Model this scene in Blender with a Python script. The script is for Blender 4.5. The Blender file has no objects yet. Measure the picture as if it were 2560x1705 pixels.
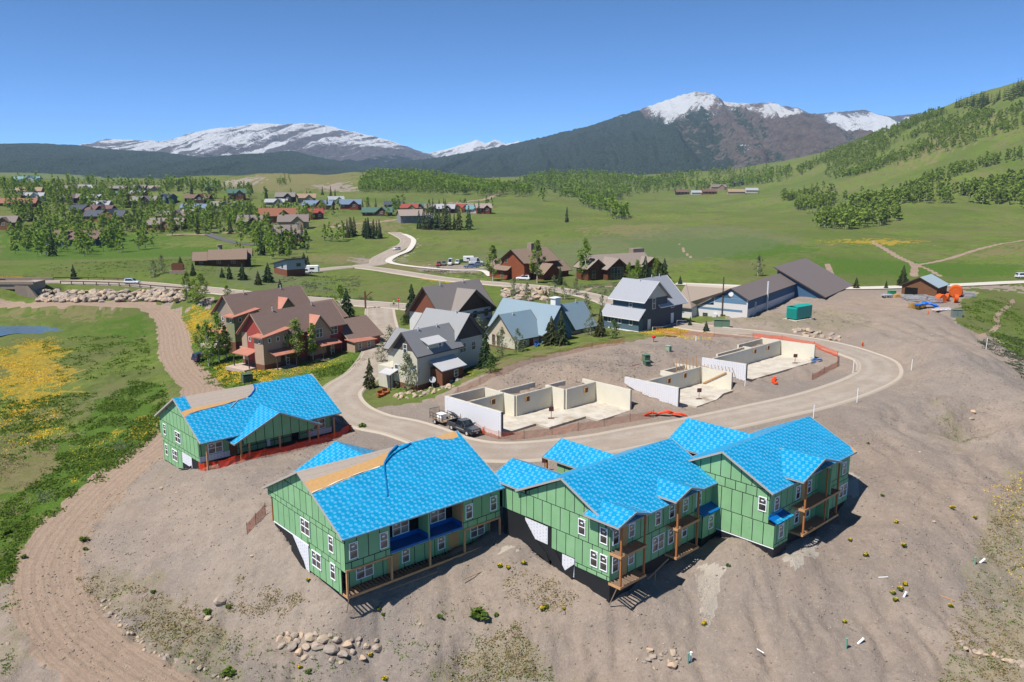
import bpy, bmesh, math, random
import numpy as np
from mathutils import Vector, Matrix
random.seed(7); rng = np.random.default_rng(7)
R_ = math.radians
sc = bpy.context.scene
COL = sc.collection

# ---------------------------------------------------------------- camera, sky, sun, exposure
FPX, CX, CY, HZ, CAMZ = 2040.0, 1280.0, 852.5, 443.0, 40.0      # photograph measured at 2560 px wide
TH = math.atan((CY - HZ) / FPX); CT, ST = math.cos(TH), math.sin(TH)
cd = bpy.data.cameras.new('camera'); cam = bpy.data.objects.new('camera', cd); COL.objects.link(cam)
cam.location = (0, 0, CAMZ); cam.rotation_euler = (math.pi / 2 - TH, 0, 0)
cd.sensor_width = 36; cd.lens = 36 * FPX / 2560; cd.clip_start = 0.5; cd.clip_end = 60000
sc.camera = cam
SUN = Vector((-0.425, -0.297, 0.855)).normalized()                     # towards the sun
wd = bpy.data.worlds.new('World'); sc.world = wd; wd.use_nodes = True
nt = wd.node_tree; nt.nodes.clear()
sky = nt.nodes.new('ShaderNodeTexSky'); sky.sky_type = 'NISHITA'; sky.sun_disc = False
sky.sun_elevation = math.asin(SUN.z); sky.sun_rotation = math.atan2(SUN.x, SUN.y)
sky.altitude = 4500; sky.air_density = 0.42; sky.dust_density = 0.3; sky.ozone_density = 6.5
bg = nt.nodes.new('ShaderNodeBackground'); bg.inputs[1].default_value = 0.14
wo = nt.nodes.new('ShaderNodeOutputWorld')
_tn = nt.nodes.new('ShaderNodeMix'); _tn.data_type = 'RGBA'; _tn.blend_type = 'MULTIPLY'; _tn.inputs[0].default_value = 1; _tn.inputs[7].default_value = (.70, .98, 1.0, 1)
nt.links.new(sky.outputs[0], _tn.inputs[6]); nt.links.new(_tn.outputs[2], bg.inputs[0]); nt.links.new(bg.outputs[0], wo.inputs[0])
sl = bpy.data.lights.new('sun', 'SUN'); sl.energy = 4.4; sl.angle = R_(0.55); sl.color = (1.0, 0.95, 0.87)
so = bpy.data.objects.new('sun', sl); COL.objects.link(so); so.rotation_euler = (-SUN).to_track_quat('-Z', 'Y').to_euler()
so.location = (-200, -80, 340)
vs = sc.view_settings; vs.view_transform = 'Standard'; vs.look = 'None'; vs.exposure = 0.8; vs.gamma = 1; vs.use_curve_mapping = False
sc.cycles.use_denoising = True; sc.cycles.max_bounces = 6; sc.cycles.transparent_max_bounces = 16
sc.cycles.volume_bounces = 0

# ---------------------------------------------------------------- measuring: a photograph pixel to a place
def ray(x, y):
    a = (x - CX) / FPX; b = (y - CY) / FPX
    return np.array([a, CT - b * ST, -ST - b * CT])
def W(x, y, z):                     # the place at height z
    d = ray(x, y); return np.array([0, 0, CAMZ]) + d * ((z - CAMZ) / d[2])
def AT(x, y, dist):                 # the place dist metres ahead
    d = ray(x, y); return np.array([0, 0, CAMZ]) + d * (dist / d[1])

# ---------------------------------------------------------------- node helpers
class X:                            # a little algebra over math nodes
    def __init__(s, nt, sock): s.nt = nt; s.k = sock
    def op(s, o, *a, clamp=False):
        n = s.nt.nodes.new('ShaderNodeMath'); n.operation = o; n.use_clamp = clamp
        for i, v in enumerate((s,) + a):
            if isinstance(v, X): s.nt.links.new(v.k, n.inputs[i])
            else: n.inputs[i].default_value = v
        return X(s.nt, n.outputs[0])
    def __add__(s, o): return s.op('ADD', o)
    __radd__ = __add__
    def __sub__(s, o): return s.op('SUBTRACT', o)
    def __rsub__(s, o): return (s * -1) + o
    def __mul__(s, o): return s.op('MULTIPLY', o)
    __rmul__ = __mul__
    def __truediv__(s, o): return s.op('DIVIDE', o)
    def fr(s): return s.op('FRACT')
    def fl(s): return s.op('FLOOR')
    def ab(s): return s.op('ABSOLUTE')
    def lt(s, o): return s.op('LESS_THAN', o)
    def gt(s, o): return s.op('GREATER_THAN', o)
    def mn(s, o): return s.op('MINIMUM', o)
    def mx(s, o): return s.op('MAXIMUM', o)
    def pw(s, o): return s.op('POWER', o)
    def ss(s, a, b):                # smoothstep
        n = s.nt.nodes.new('ShaderNodeMapRange'); n.interpolation_type = 'SMOOTHSTEP'
        s.nt.links.new(s.k, n.inputs[0])
        for i, v in ((1, a), (2, b)): n.inputs[i].default_value = v
        return X(s.nt, n.outputs[0])
class G:                            # a material under construction
    def __init__(s, name, rough=.8, spec=.25):
        s.m = bpy.data.materials.new(name); s.m.use_nodes = True; s.nt = s.m.node_tree
        s.b = s.nt.nodes['Principled BSDF']; s.b.inputs['Roughness'].default_value = rough
        s.b.inputs['Specular IOR Level'].default_value = spec
        s.tc = s.nt.nodes.new('ShaderNodeTexCoord')
    def coord(s, which='UV', scale=None):
        k = s.tc.outputs[which]
        if scale is None: return k
        n = s.nt.nodes.new('ShaderNodeMapping'); n.inputs['Scale'].default_value = scale if hasattr(scale, '__len__') else (scale,) * 3
        s.nt.links.new(k, n.inputs[0]); return n.outputs[0]
    def xyz(s, k):
        n = s.nt.nodes.new('ShaderNodeSeparateXYZ'); s.nt.links.new(k, n.inputs[0]); return [X(s.nt, o) for o in n.outputs]
    def noise(s, scale, detail=3, rough=.6, coord='Object', stretch=None, dist=0):
        n = s.nt.nodes.new('ShaderNodeTexNoise'); n.inputs['Scale'].default_value = scale; n.inputs['Detail'].default_value = detail
        n.inputs['Roughness'].default_value = rough; n.inputs['Distortion'].default_value = dist
        s.nt.links.new(s.coord(coord, stretch), n.inputs[0]); return X(s.nt, n.outputs[0])
    def voro(s, scale, coord='Object', feat='F1'):
        n = s.nt.nodes.new('ShaderNodeTexVoronoi'); n.inputs['Scale'].default_value = scale; n.feature = feat
        s.nt.links.new(s.coord(coord), n.inputs[0]); return X(s.nt, n.outputs[0])
    def attr(s, name):
        n = s.nt.nodes.new('ShaderNodeAttribute'); n.attribute_name = name; return n
    def col(s, c):
        n = s.nt.nodes.new('ShaderNodeRGB'); n.outputs[0].default_value = (*c, 1); return n.outputs[0]
    def mix(s, f, a, b, mode='MIX'):
        n = s.nt.nodes.new('ShaderNodeMix'); n.data_type = 'RGBA'; n.blend_type = mode
        if isinstance(f, X): s.nt.links.new(f.k, n.inputs[0])
        else: n.inputs[0].default_value = f
        for i, v in ((6, a), (7, b)):
            if isinstance(v, tuple): n.inputs[i].default_value = (*v, 1)
            else: s.nt.links.new(v.k if isinstance(v, X) else v, n.inputs[i])
        return n.outputs[2]
    def base(s, k): s.nt.links.new(k, s.b.inputs['Base Color']); return s
    def bump(s, h, strength=.4, dist=.05):
        n = s.nt.nodes.new('ShaderNodeBump'); n.inputs['Strength'].default_value = strength; n.inputs['Distance'].default_value = dist
        s.nt.links.new(h.k, n.inputs['Height']); s.nt.links.new(n.outputs[0], s.b.inputs['Normal']); return s
def tint(c, k): return tuple(max(0, min(1, x * k)) for x in c)
MATS = {}
def mat(name, c, rough=.8, var=.14, vs=1.2, stripe=None, bump=0, bs=8, spec=.25, metal=0, coord='UV', fine=.06):
    """plain surface: two scales of colour variation, optional stripes (axis, period, width, darkness), optional fine relief"""
    if name in MATS: return MATS[name]
    g = G(name, rough, spec); g.b.inputs['Metallic'].default_value = metal
    k = g.mix(g.noise(vs, 4, .65, coord), tint(c, 1 - var), tint(c, 1 + var))
    if fine: k = g.mix(g.noise(vs * 14, 2, .7, coord) * fine * 4 - fine * 1.2, k, tint(c, .45))
    h = None
    if stripe:
        ax, per, wid, dk = stripe; u = g.xyz(g.coord(coord))['uv'.index(ax)]
        f = (u / per).fr(); line = f.lt(wid / per)
        k = g.mix(line * (1 - dk), k, tint(c, .35)); h = line
    g.base(k)
    if bump: g.bump(g.noise(bs, 4, .7, coord), bump, .03)
    elif h is not None: g.bump(h, .5, .02)
    MATS[name] = g.m; return g.m

# ---------------------------------------------------------------- mesh helpers
class MB:
    def __init__(s): s.v = []; s.f = []; s.m = []
    def poly(s, pts, m=0):
        i = len(s.v); s.v += [tuple(map(float, p)) for p in pts]; s.f.append(tuple(range(i, i + len(pts)))); s.m.append(m); return s
    def box(s, x0, x1, y0, y1, z0, z1, m=0):
        i = len(s.v); s.v += [(x, y, z) for z in (z0, z1) for y in (y0, y1) for x in (x0, x1)]
        for q in ((0, 2, 3, 1), (4, 5, 7, 6), (0, 1, 5, 4), (2, 6, 7, 3), (0, 4, 6, 2), (1, 3, 7, 5)): s.f.append(tuple(i + k for k in q)); s.m.append(m)
        return s
    def slab(s, pts, off, m=0, ms=None):   # polygon extruded by vector off
        pts = [np.array(p, float) for p in pts]; off = np.array(off, float); n = len(pts); i = len(s.v)
        nn = np.cross(pts[1] - pts[0], pts[2] - pts[1])
        top = [p + off for p in pts]
        if np.dot(nn, off) < 0: pts.reverse(); top.reverse()
        s.v += [tuple(p) for p in pts] + [tuple(p) for p in top]
        s.f.append(tuple(i + k for k in reversed(range(n)))); s.m.append(m); s.f.append(tuple(i + n + k for k in range(n))); s.m.append(m)
        for k in range(n):
            j = (k + 1) % n; s.f.append((i + k, i + j, i + n + j, i + n + k)); s.m.append(m if ms is None else ms)
        return s
    def beam(s, p, q, w, h, up=(0, 0, 1), m=0):
        p = Vector(p); q = Vector(q); d = (q - p).normalized(); r = d.cross(Vector(up))
        if r.length < 1e-4: r = Vector((1, 0, 0))
        r.normalize(); u = r.cross(d); i = len(s.v)
        for c in (p, q): s.v += [tuple(c + r * (a * w / 2) + u * (b * h / 2)) for a, b in ((-1, -1), (1, -1), (1, 1), (-1, 1))]
        for f in ((0, 1, 2, 3), (7, 6, 5, 4), (0, 4, 5, 1), (1, 5, 6, 2), (2, 6, 7, 3), (3, 7, 4, 0)): s.f.append(tuple(i + k for k in f)); s.m.append(m)
        return s
    def tube(s, p, q, r0, r1=None, n=8, m=0, cap=True):
        r1 = r0 if r1 is None else r1; p = Vector(p); q = Vector(q); d = (q - p).normalized()
        a = d.orthogonal().normalized(); b = d.cross(a); i = len(s.v)
        for c, r in ((p, r0), (q, r1)): s.v += [tuple(c + (a * math.cos(2 * math.pi * k / n) + b * math.sin(2 * math.pi * k / n)) * r) for k in range(n)]
        for k in range(n): j = (k + 1) % n; s.f.append((i + k, i + j, i + n + j, i + n + k)); s.m.append(m)
        if cap: s.f.append(tuple(i + k for k in reversed(range(n)))); s.f.append(tuple(i + n + k for k in range(n))); s.m += [m, m]
        return s
    def rings(s, rr, m=0, cap=True):       # loft through rings of equal length
        n = len(rr[0]); i = len(s.v)
        for r in rr: s.v += [tuple(map(float, p)) for p in r]
        for a in range(len(rr) - 1):
            for k in range(n): j = (k + 1) % n; s.f.append((i + a * n + k, i + a * n + j, i + (a + 1) * n + j, i + (a + 1) * n + k)); s.m.append(m)
        if cap: s.f.append(tuple(i + k for k in reversed(range(n)))); s.f.append(tuple(i + (len(rr) - 1) * n + k for k in range(n))); s.m += [m, m]
        return s
    def mesh(s, name, mats, smooth=False, uv=True):
        me = bpy.data.meshes.new(name); me.from_pydata(s.v, [], s.f)
        for m in (mats if isinstance(mats, (list, tuple)) else [mats]): me.materials.append(m)
        if any(s.m): me.polygons.foreach_set('material_index', s.m)
        if smooth: me.polygons.foreach_set('use_smooth', [True] * len(s.f))
        if uv: autouv(me)
        me.update(); return me
    def build(s, name, mats, parent=None, smooth=False, uv=True, **k): return put(name, s.mesh(name, mats, smooth, uv), parent, **k)
def autouv(me):
    n = len(me.loops)
    if not n: return
    ly = me.uv_layers.new(name='uv'); P = np.empty(len(me.vertices) * 3); me.vertices.foreach_get('co', P); P = P.reshape(-1, 3)
    N = np.empty(len(me.polygons) * 3); me.polygons.foreach_get('normal', N); N = N.reshape(-1, 3)
    T = np.stack([-N[:, 1], N[:, 0], np.zeros(len(N))], 1); L = np.linalg.norm(T, axis=1); T[L < .02] = (1, 0, 0); L[L < .02] = 1; T /= L[:, None]
    Bn = np.cross(N, T); li = np.empty(n, int); me.loops.foreach_get('vertex_index', li)
    cnt = np.empty(len(N), int); me.polygons.foreach_get('loop_total', cnt); pi = np.repeat(np.arange(len(N)), cnt)
    p = P[li]; uv = np.stack([(p * T[pi]).sum(1), (p * Bn[pi]).sum(1)], 1); ly.data.foreach_set('uv', uv.ravel())
def put(name, me, parent=None, loc=None, rot=None, scale=None):
    o = bpy.data.objects.new(name, me); COL.objects.link(o)
    if parent is not None: o.parent = parent
    if loc is not None: o.location = loc
    if rot is not None: o.rotation_euler = rot if hasattr(rot, '__len__') else (0, 0, rot)
    if scale is not None: o.scale = scale if hasattr(scale, '__len__') else (scale,) * 3
    return o
def tag(o, label, cat, group=None):
    o['label'] = label; o['category'] = cat
    if group: o['group'] = group
    return o
def thing(name, label, cat, loc=(0, 0, 0), rz=0, group=None, scale=None):
    return tag(put(name, None, None, loc, rz, scale), label, cat, group)
def kind(o, k): o['kind'] = k; return o
def npmesh(name, V, F, mats, uv=None, smooth=False, mi=None):
    V = np.asarray(V, np.float32); F = np.asarray(F, np.int32); me = bpy.data.meshes.new(name); k = F.shape[1]
    me.vertices.add(len(V)); me.vertices.foreach_set('co', V.ravel()); me.loops.add(F.size); me.loops.foreach_set('vertex_index', F.ravel())
    me.polygons.add(len(F)); me.polygons.foreach_set('loop_start', np.arange(0, F.size, k, dtype=np.int32))
    for m in (mats if isinstance(mats, (list, tuple)) else [mats]): me.materials.append(m)
    if mi is not None: me.polygons.foreach_set('material_index', np.asarray(mi, np.int32))
    if smooth: me.polygons.foreach_set('use_smooth', np.ones(len(F), bool))
    me.update(calc_edges=True)
    return me
def copytree(o, loc, rz, scale=None, label=None):       # a copy of a thing with its parts and sub-parts
    def cp(s, par):
        c = s.copy(); COL.objects.link(c); c.parent = par
        for ch in KIDS.get(s.name, ()): cp(ch, c)
        return c
    c = cp(o, None); c.location = loc; c.rotation_euler = (0, 0, rz)
    if scale is not None: c.scale = (scale,) * 3 if not hasattr(scale, '__len__') else scale
    if label: c['label'] = label
    return c
KIDS = {}
def remember(o):
    KIDS[o.name] = list(o.children)
    for c in o.children: remember(c)
    return o

# ---------------------------------------------------------------- numeric noise
def hash2(i, j, s):
    n = (i.astype(np.int64) * 374761393 + j.astype(np.int64) * 668265263 + s * 974634777) & 0xffffffff
    n = ((n ^ (n >> 13)) * 1274126177) & 0xffffffff
    return ((n ^ (n >> 16)) & 0xffff) / 65535.0
def vnoise(x, y, s=0):
    i = np.floor(x); j = np.floor(y); u = x - i; v = y - j; u = u * u * (3 - 2 * u); v = v * v * (3 - 2 * v)
    a, b, c, d = hash2(i, j, s), hash2(i + 1, j, s), hash2(i, j + 1, s), hash2(i + 1, j + 1, s)
    return (a * (1 - u) + b * u) * (1 - v) + (c * (1 - u) + d * u) * v
def fbm(x, y, o=4, s=0, g=.5, ridge=False):
    t = 0; a = 1; n = 0
    for k in range(o):
        q = vnoise(x, y, s + k * 17) * 2 - 1
        if ridge: q = 1 - 2 * np.abs(q)
        t = t + q * a; n += a; a *= g; x = x * 2.03 + 13.1; y = y * 2.03 + 7.7
    return t / n
def inpoly(px, py, poly):
    r = np.zeros(np.shape(px), bool); n = len(poly)
    for i in range(n):
        x0, y0 = poly[i][:2]; x1, y1 = poly[i - 1][:2]
        c = ((y0 > py) != (y1 > py)) & (px < (x1 - x0) * (py - y0) / ((y1 - y0) if y1 != y0 else 1e-9) + x0); r ^= c
    return r
def sstep(a, b, x): t = np.clip((x - a) / (b - a), 0, 1); return t * t * (3 - 2 * t)
# ---------------------------------------------------------------- the lie of the land
CP = []                                             # (photo x, photo y, height)
for s in """-300 2100 -3|1280 2300 -4|2900 2100 -3|0 1705 -2|350 1705 -1.5|640 1705 -2|900 1705 -2.5|1200 1705 -2.6|1500 1705 -2.6|1800 1705 -2.2|2050 1705 -1.8|2560 1705 -1.2
110 1480 -1|60 1400 -.9|180 1290 -.3|300 1180 .6|395 1112 1.7|440 1168 2.25|405 1150 2.1|360 1090 1.6|500 1160 4|560 1165 4.6|200 1000 1.5|0 1000 1|0 1200 0|100 1250 -.4|0 1440 -1.2|-300 1300 -.5|-500 1500 -2
60 820 3.6|150 810 3.7|200 860 3.6|350 900 3|300 950 2.4|-300 900 3|-500 760 5|300 820 4|430 850 3.9|470 930 3.6|520 985 3.9|420 790 4.5|300 757 5|0 762 5|-250 770 5|150 757 5
600 1300 3.5|500 1400 .8|400 1350 .9|300 1400 -.4|560 1500 -.5|450 1500 -.9|700 1440 1.7|650 1380 2.9|680 1325 4.6|560 1240 4.2|470 1220 3.2|700 1180 4.95|620 1140 4.8|800 1100 4.95|640 1220 4.8
856 1513 1.5|1000 1472 1.6|1110 1430 1.9|1258 1388 1.95|1280 1402 2.0|1150 1442 1.6|900 1600 -1.3|700 1560 -1|780 1640 -1.9|1100 1560 -.5|1300 1480 1.1|1300 1400 2.2|1268 1358 3.4|1380 1425 2.1|1450 1472 1.5|1525 1513 1.05|1640 1475 1.15|1750 1425 1.4|1800 1378 2.2|1850 1368 3.1|1935 1402 2.45
1700 1560 -.3|1500 1620 -1.6|1850 1500 .9|2000 1500 .7|2050 1378 1.7|2119 1300 2.0|2165 1235 4.2|2190 1330 2.6|2250 1440 1|2300 1600 -.8|2450 1450 .3|2560 1500 0|2350 1300 2.8|2560 1250 3.2|2100 1600 -.8
2200 1150 4.7|2330 1130 4.6|2420 1080 4.1|2470 1040 4.4|2540 1060 6|2560 980 7.4|2480 940 8.6|2400 890 9.6|2310 862 9.7|2300 930 8|2255 975 6.5|2200 1030 5.7|2100 1060 5.7|2380 990 6.3|2220 850 8.6|2160 820 8.6
2560 870 4.5|2700 1000 2.5|2850 1250 0|2560 800 7|2700 820 3|2480 780 9|2450 725 10.2|2530 740 9|2400 770 9.8
790 960 5|850 995 5|900 1030 5.05|960 1060 5.1|1040 1075 5.15|1130 1112 5.2|1230 1128 5.25|1350 1125 5.3|1500 1108 5.4|1620 1085 5.5|1760 1060 5.6|1900 1030 5.8|2020 1003 6|2110 976 6.15|2190 940 6.4|2190 905 6.55|2150 888 6.7|2090 868 6.85|2000 850 7|1900 836 7.2|1780 823 7.5|1700 811 7.7
1400 1010 5|1230 935 8.3|1400 905 8.7|1550 880 8.9|1700 848 8.6|1800 848 8|1480 950 7.8|1600 930 7.8|1130 965 6.6|1060 1000 5.6|1100 1000 5.6|1620 1010 5.7|1500 1060 5.3|1750 1000 5.9|1950 950 6.2|2060 930 6.3
660 925 5|890 890 5.2|700 950 4.9|560 930 4.1|500 900 4|480 800 4.7|540 850 4.6|800 900 5|840 870 5.3|600 800 6|640 740 8|900 830 5.9|930 775 6.4|860 752 6.9|985 765 6.6|760 752 7.2|940 880 5.5|950 930 5.2
1045 977 5.8|960 965 5.4|900 985 5.2|1130 940 6.6|1287 882 6.7|1200 905 7.2|1480 845 7.4|1380 850 7.3|1570 830 7.5|1660 808 7.3|1790 798 7.9|1870 770 8.2|1950 755 8.4|2000 800 8.1|2100 780 8.6|2150 800 8.6|2250 750 9.3|2300 780 9.4|2350 720 9.7|2200 715 9.5|2050 715 8.6|1750 806 6.9|1200 800 7|1350 780 7.4|1450 790 7.4|1050 800 6.6|1600 760 7.8
300 707 10.3|0 706 10.5|420 715 9.9|520 727 9.3|600 738 8.6|700 748 7.7|-300 703 10.4|250 729 8.6|120 732 8.4|380 733 8.4|100 752 5.1|300 750 5.1|440 752 5.6|480 745 6.6
300 680 10.2|100 680 10.3|440 690 10|440 655 9|550 665 8.3|700 692 8|620 705 8.6|800 700 7.4|750 672 7.4|900 690 6.6|1000 690 6.6|1150 705 7|1300 712 7|1450 705 7.4|1600 705 7.7|1720 690 7.8|1480 738 7.5|880 667 6.2|800 673 7|1010 682 6.4|1120 698 6.8|900 735 7|700 735 8
943 658 5|950 644 4|983 627 3.5|1014 610 3.6|1010 592 5|1150 668 4|1050 665 4.4|860 640 5|800 620 4|850 600 5|900 580 7|1100 640 4|1100 600 5|1200 650 5.5
160 620 1.5|0 610 2.5|300 615 2|450 612 3|-300 600 4|300 650 7|100 650 7|0 570 7|300 560 8|100 500 19|300 500 18|-200 500 20|500 520 15|500 480 27|0 470 31|200 470 29|-300 470 32|500 560 7.5|640 600 4.5|700 545 9|620 545 9|800 500 18|700 490 21|1050 540 10|1000 520 14|920 510 16|837 566 7|916 556 8.5|997 549 9.5|1120 510 15|1200 520 13
1300 560 8|1500 600 6.6|1800 600 7.6|2000 600 8|2200 620 8.2|2560 640 8.6|2560 690 9.3|2200 680 9|1900 650 8|1600 650 7.4|1700 560 9|1500 540 9|1850 540 9.5|2100 570 9|1400 620 5.5|2800 690 10|2800 640 12|1350 520 14""".replace('\n', '|').split('|'):
    a, b, c = map(float, s.split()); p = W(a, b, c); CP.append((p[0], p[1], c))
for s in """560 455 1200|600 446 1250|700 437 1300|800 435 1350|880 431 1400|960 434 1500|650 470 1050|760 465 1100|850 470 1050|520 460 1150|450 468 1150|350 463 1100|200 458 1050|0 452 950|-300 440 950|920 480 950|950 450 1150|1100 452 1250|1200 470 1150|1320 490 1000|1350 440 1700|1480 432 1900|1600 440 1900|1750 430 2000|1900 425 2000|1450 490 1250|1550 500 1200|1700 480 1400|1800 470 1500|1900 490 1150|1600 520 1000
1990 405 1900|2000 460 1300|2060 385 1700|2150 350 1550|2250 315 1450|2350 275 1350|2450 245 1280|2560 212 1220|2700 170 1150|2850 130 1100|3100 90 1000|2100 560 545|2200 540 600|2300 505 680|2450 510 690|2560 500 680|2150 500 800|2250 440 950|2400 400 950|2560 350 900|2300 360 1150|2450 310 1080|2560 270 1050|2100 440 1200|2700 420 750|2900 480 650|1950 520 900|2000 540 700|2700 560 560|2700 320 850""".replace('\n', '|').split('|'):
    p = AT(*map(float, s.split())); CP.append(tuple(p))
for x, y, z in ((-1500, 1600, 60), (-600, 1800, 10), (-300, 1900, 0), (100, 2300, 30), (500, 2600, 30), (1500, 2600, 250), (2200, 1800, 420), (-900, 2600, 0), (0, 3200, 20), (900, 3300, 40), (-2000, 3200, 60), (2600, 3300, 300), (-3000, 2000, 120), (-1600, 1000, 60), (0, 20, -5), (-120, 30, -5), (120, 30, -4)): CP.append((x, y, z))
CP = np.array(CP)
def warp(x, y): return np.stack([x / (y + 40), np.log(y + 40)], -1)
Q = warp(CP[:, 0], CP[:, 1]); EPS = .02
def krn(d2): return np.sqrt(d2 + EPS * EPS)
_A = krn(((Q[:, None] - Q[None]) ** 2).sum(-1)) + np.eye(len(Q)) * -.004
_P = np.c_[np.ones(len(Q)), Q]; _M = np.block([[_A, _P], [_P.T, np.zeros((3, 3))]])
_w = np.linalg.solve(_M, np.r_[CP[:, 2], 0, 0, 0])
def h0(x, y):
    q = warp(np.asarray(x, float).ravel(), np.asarray(y, float).ravel()); r = np.empty(len(q))
    for i in range(0, len(q), 20000):
        c = q[i:i + 20000]; d = ((c[:, None] - Q[None]) ** 2).sum(-1)
        r[i:i + 20000] = krn(d) @ _w[:-3] + _w[-3] + c @ _w[-2:]
    return r.reshape(np.shape(x))
SC = np.linspace(-.86, .86, 560)
YR = np.concatenate([np.linspace(38, 62, 40)[:-1], np.linspace(62, 130, 190)[:-1], np.linspace(130, 210, 130)[:-1], np.exp(np.linspace(math.log(210), math.log(3300), 270))])
GY = np.repeat(YR[:, None], len(SC), 1); GX = SC[None] * (GY + 40)
GZ = h0(GX, GY); NR, NC = GZ.shape
def hz(x, y):
    x = np.asarray(x, float); y = np.asarray(y, float)
    r = np.clip(np.interp(y, YR, np.arange(NR)), 0, NR - 1.001); c = np.clip((x / (y + 40) - SC[0]) / (SC[1] - SC[0]), 0, NC - 1.001)
    i = r.astype(int); j = c.astype(int); u = r - i; v = c - j
    return (GZ[i, j] * (1 - v) + GZ[i, j + 1] * v) * (1 - u) + (GZ[i + 1, j] * (1 - v) + GZ[i + 1, j + 1] * v) * u
def GP(px, py):                                     # the place on the ground
    d = ray(px, py); t = np.concatenate([np.linspace(40, 260, 900), np.linspace(260, 3200, 1800)]); p = d[None] * t[:, None]; p[:, 2] += CAMZ
    b = np.nonzero(p[:, 2] < hz(p[:, 0], p[:, 1]))[0]
    if not len(b): return p[-1]
    k = b[0]; lo, hi = t[max(k - 1, 0)], t[k]
    for _ in range(18):
        m = (lo + hi) / 2; q = d * m; q[2] += CAMZ
        if q[2] < hz(q[0], q[1]): hi = m
        else: lo = m
    q = d * hi; q[2] += CAMZ; q[2] = float(hz(q[0], q[1])); return q
def PG(s):                                          # 'x y|x y' -> world polygon
    return [GP(*map(float, a.split()[:2])) for a in s.replace('\n', '|').split('|') if a.strip()]
def spline(P, step):
    P = [np.array(p, float) for p in P]; Pe = [2 * P[0] - P[1]] + P + [2 * P[-1] - P[-2]]; out = []
    for i in range(1, len(Pe) - 2):
        a, b, c, d = Pe[i - 1:i + 3]; n = max(2, int(np.linalg.norm(c - b) / step))
        for k in range(n):
            t = k / n; out.append(.5 * (2 * b + (c - a) * t + (2 * a - 5 * b + 4 * c - d) * t * t + (3 * b - a - 3 * c + d) * t ** 3))
    out.append(P[-1]); return np.array(out)
def near(line, hw, soft):                           # distance mask of a polyline on the grid: weight and nearest height
    lo = line[:, :2].min(0) - hw - soft; hi = line[:, :2].max(0) + hw + soft
    m = (GX > lo[0]) & (GX < hi[0]) & (GY > lo[1]) & (GY < hi[1]); idx = np.nonzero(m); x = GX[idx]; y = GY[idx]
    best = np.full(len(x), 1e9); bz = np.zeros(len(x))
    for a, b in zip(line[:-1], line[1:]):
        d = b - a; L = d[0] ** 2 + d[1] ** 2 + 1e-9; t = np.clip(((x - a[0]) * d[0] + (y - a[1]) * d[1]) / L, 0, 1)
        e = np.hypot(x - a[0] - t * d[0], y - a[1] - t * d[1]); k = e < best; best[k] = e[k]; bz[k] = (a[2] + t * d[2])[k]
    return idx, best, bz
ROADS = {}
def road_line(name, s, step, z0=None):
    L = spline(PG(s), step); z = L[:, 2]
    k = np.ones(9) / 9; z = np.convolve(np.pad(z, 4, 'edge'), k, 'valid'); L[:, 2] = z; ROADS[name] = L; return L
for nm, s, st in (('loop', '950 762|951 790|956 830|950 880|915 932|868 962|846 990|870 1025|930 1052|1000 1066|1060 1085|1130 1112|1230 1128|1350 1125|1500 1108|1620 1085|1760 1060|1900 1030|2020 1003|2110 976|2180 947|2200 925|2190 903|2150 886|2090 867|2000 849|1900 835|1780 822|1700 810|1640 795', 1.5),
                  ('bridge', '-500 704|-200 706|0 708|150 705|300 707|420 715|520 725|620 734|720 744|820 752|900 758|985 764|1060 770', 2),
                  ('upper', '750 679|800 674|880 667|950 673|1010 682|1120 698|1240 709|1330 716|1400 724|1480 740|1540 760|1600 782', 2),
                  ('valley', '1690 709|1800 713|1950 719|2120 720|2250 716|2400 711|2560 705|2800 696', 3),
                  ('winding', '900 664|943 659|950 645|983 627|1012 611|1016 598|1000 588|985 580', 2)):
    road_line(nm, s, st)
HW = dict(loop=3.6, bridge=4.0, upper=3.2, valley=3.2, winding=3.6)
# lumps, wheel-turned earth, spoil heaps
site = PG("""-420 1620|0 1470|60 1405|110 1345|200 1250|290 1165|390 1092|425 1030|600 985|770 962|790 985|845 1038|960 1010|1040 1005|1110 985|1150 962|1230 932|1300 907|1400 882|1500 864|1600 852|1650 840|1720 834|1750 806|1800 800|1850 776|1960 748|2050 727|2130 714|2280 722|2330 716|2453 731|2404 750|2385 790|2391 804|2438 828|2484 840|2512 858|2560 895|2760 1010|2860 1300""") + [np.array((110, 30, 0)), np.array((-110, 30, 0))]
nx = fbm(GX / 3.1, GY / 3.1, 3, 5) * 1.3 + fbm(GX / .9, GY / .9, 2, 50) * .5; ny = fbm(GX / 3.1 + 50, GY / 3.1, 3, 9) * 1.3 + fbm(GX / .9, GY / .9 + 9, 2, 51) * .5
DIRT = inpoly(GX + nx, GY + ny, site).astype(float)
track = spline(PG('-250 768|0 765|150 759|300 759|370 766|415 790|432 830|440 880|468 930|505 970|490 1010|455 1050|405 1108|300 1183|190 1290|125 1390|122 1480|175 1580|270 1660|350 1715|470 1790'), 1.5)
idx, d, bz = near(track, 6, 3); TRK = np.zeros_like(GZ); TRK[idx] = 1 - sstep(2.9, 3.9, d + .8 * fbm(GX[idx] / 1.7, GY[idx] / 1.7, 3, 3)); TD = np.full_like(GZ, 99.); TD[idx] = d
w = np.zeros_like(GZ); w[idx] = 1 - sstep(3.5, 6, d); z2 = GZ.copy(); z2[idx] = bz; GZ = GZ * (1 - w * .8) + z2 * w * .8
rut = np.exp(-((TD - 1.0) / .35) ** 2) + np.exp(-((TD - 2.2) / .3) ** 2) * .7; GZ -= rut * .045 * TRK
nearw = np.clip(1 - (GY - 180) / 120, 0, 1)
rd = np.zeros_like(GZ)
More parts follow.
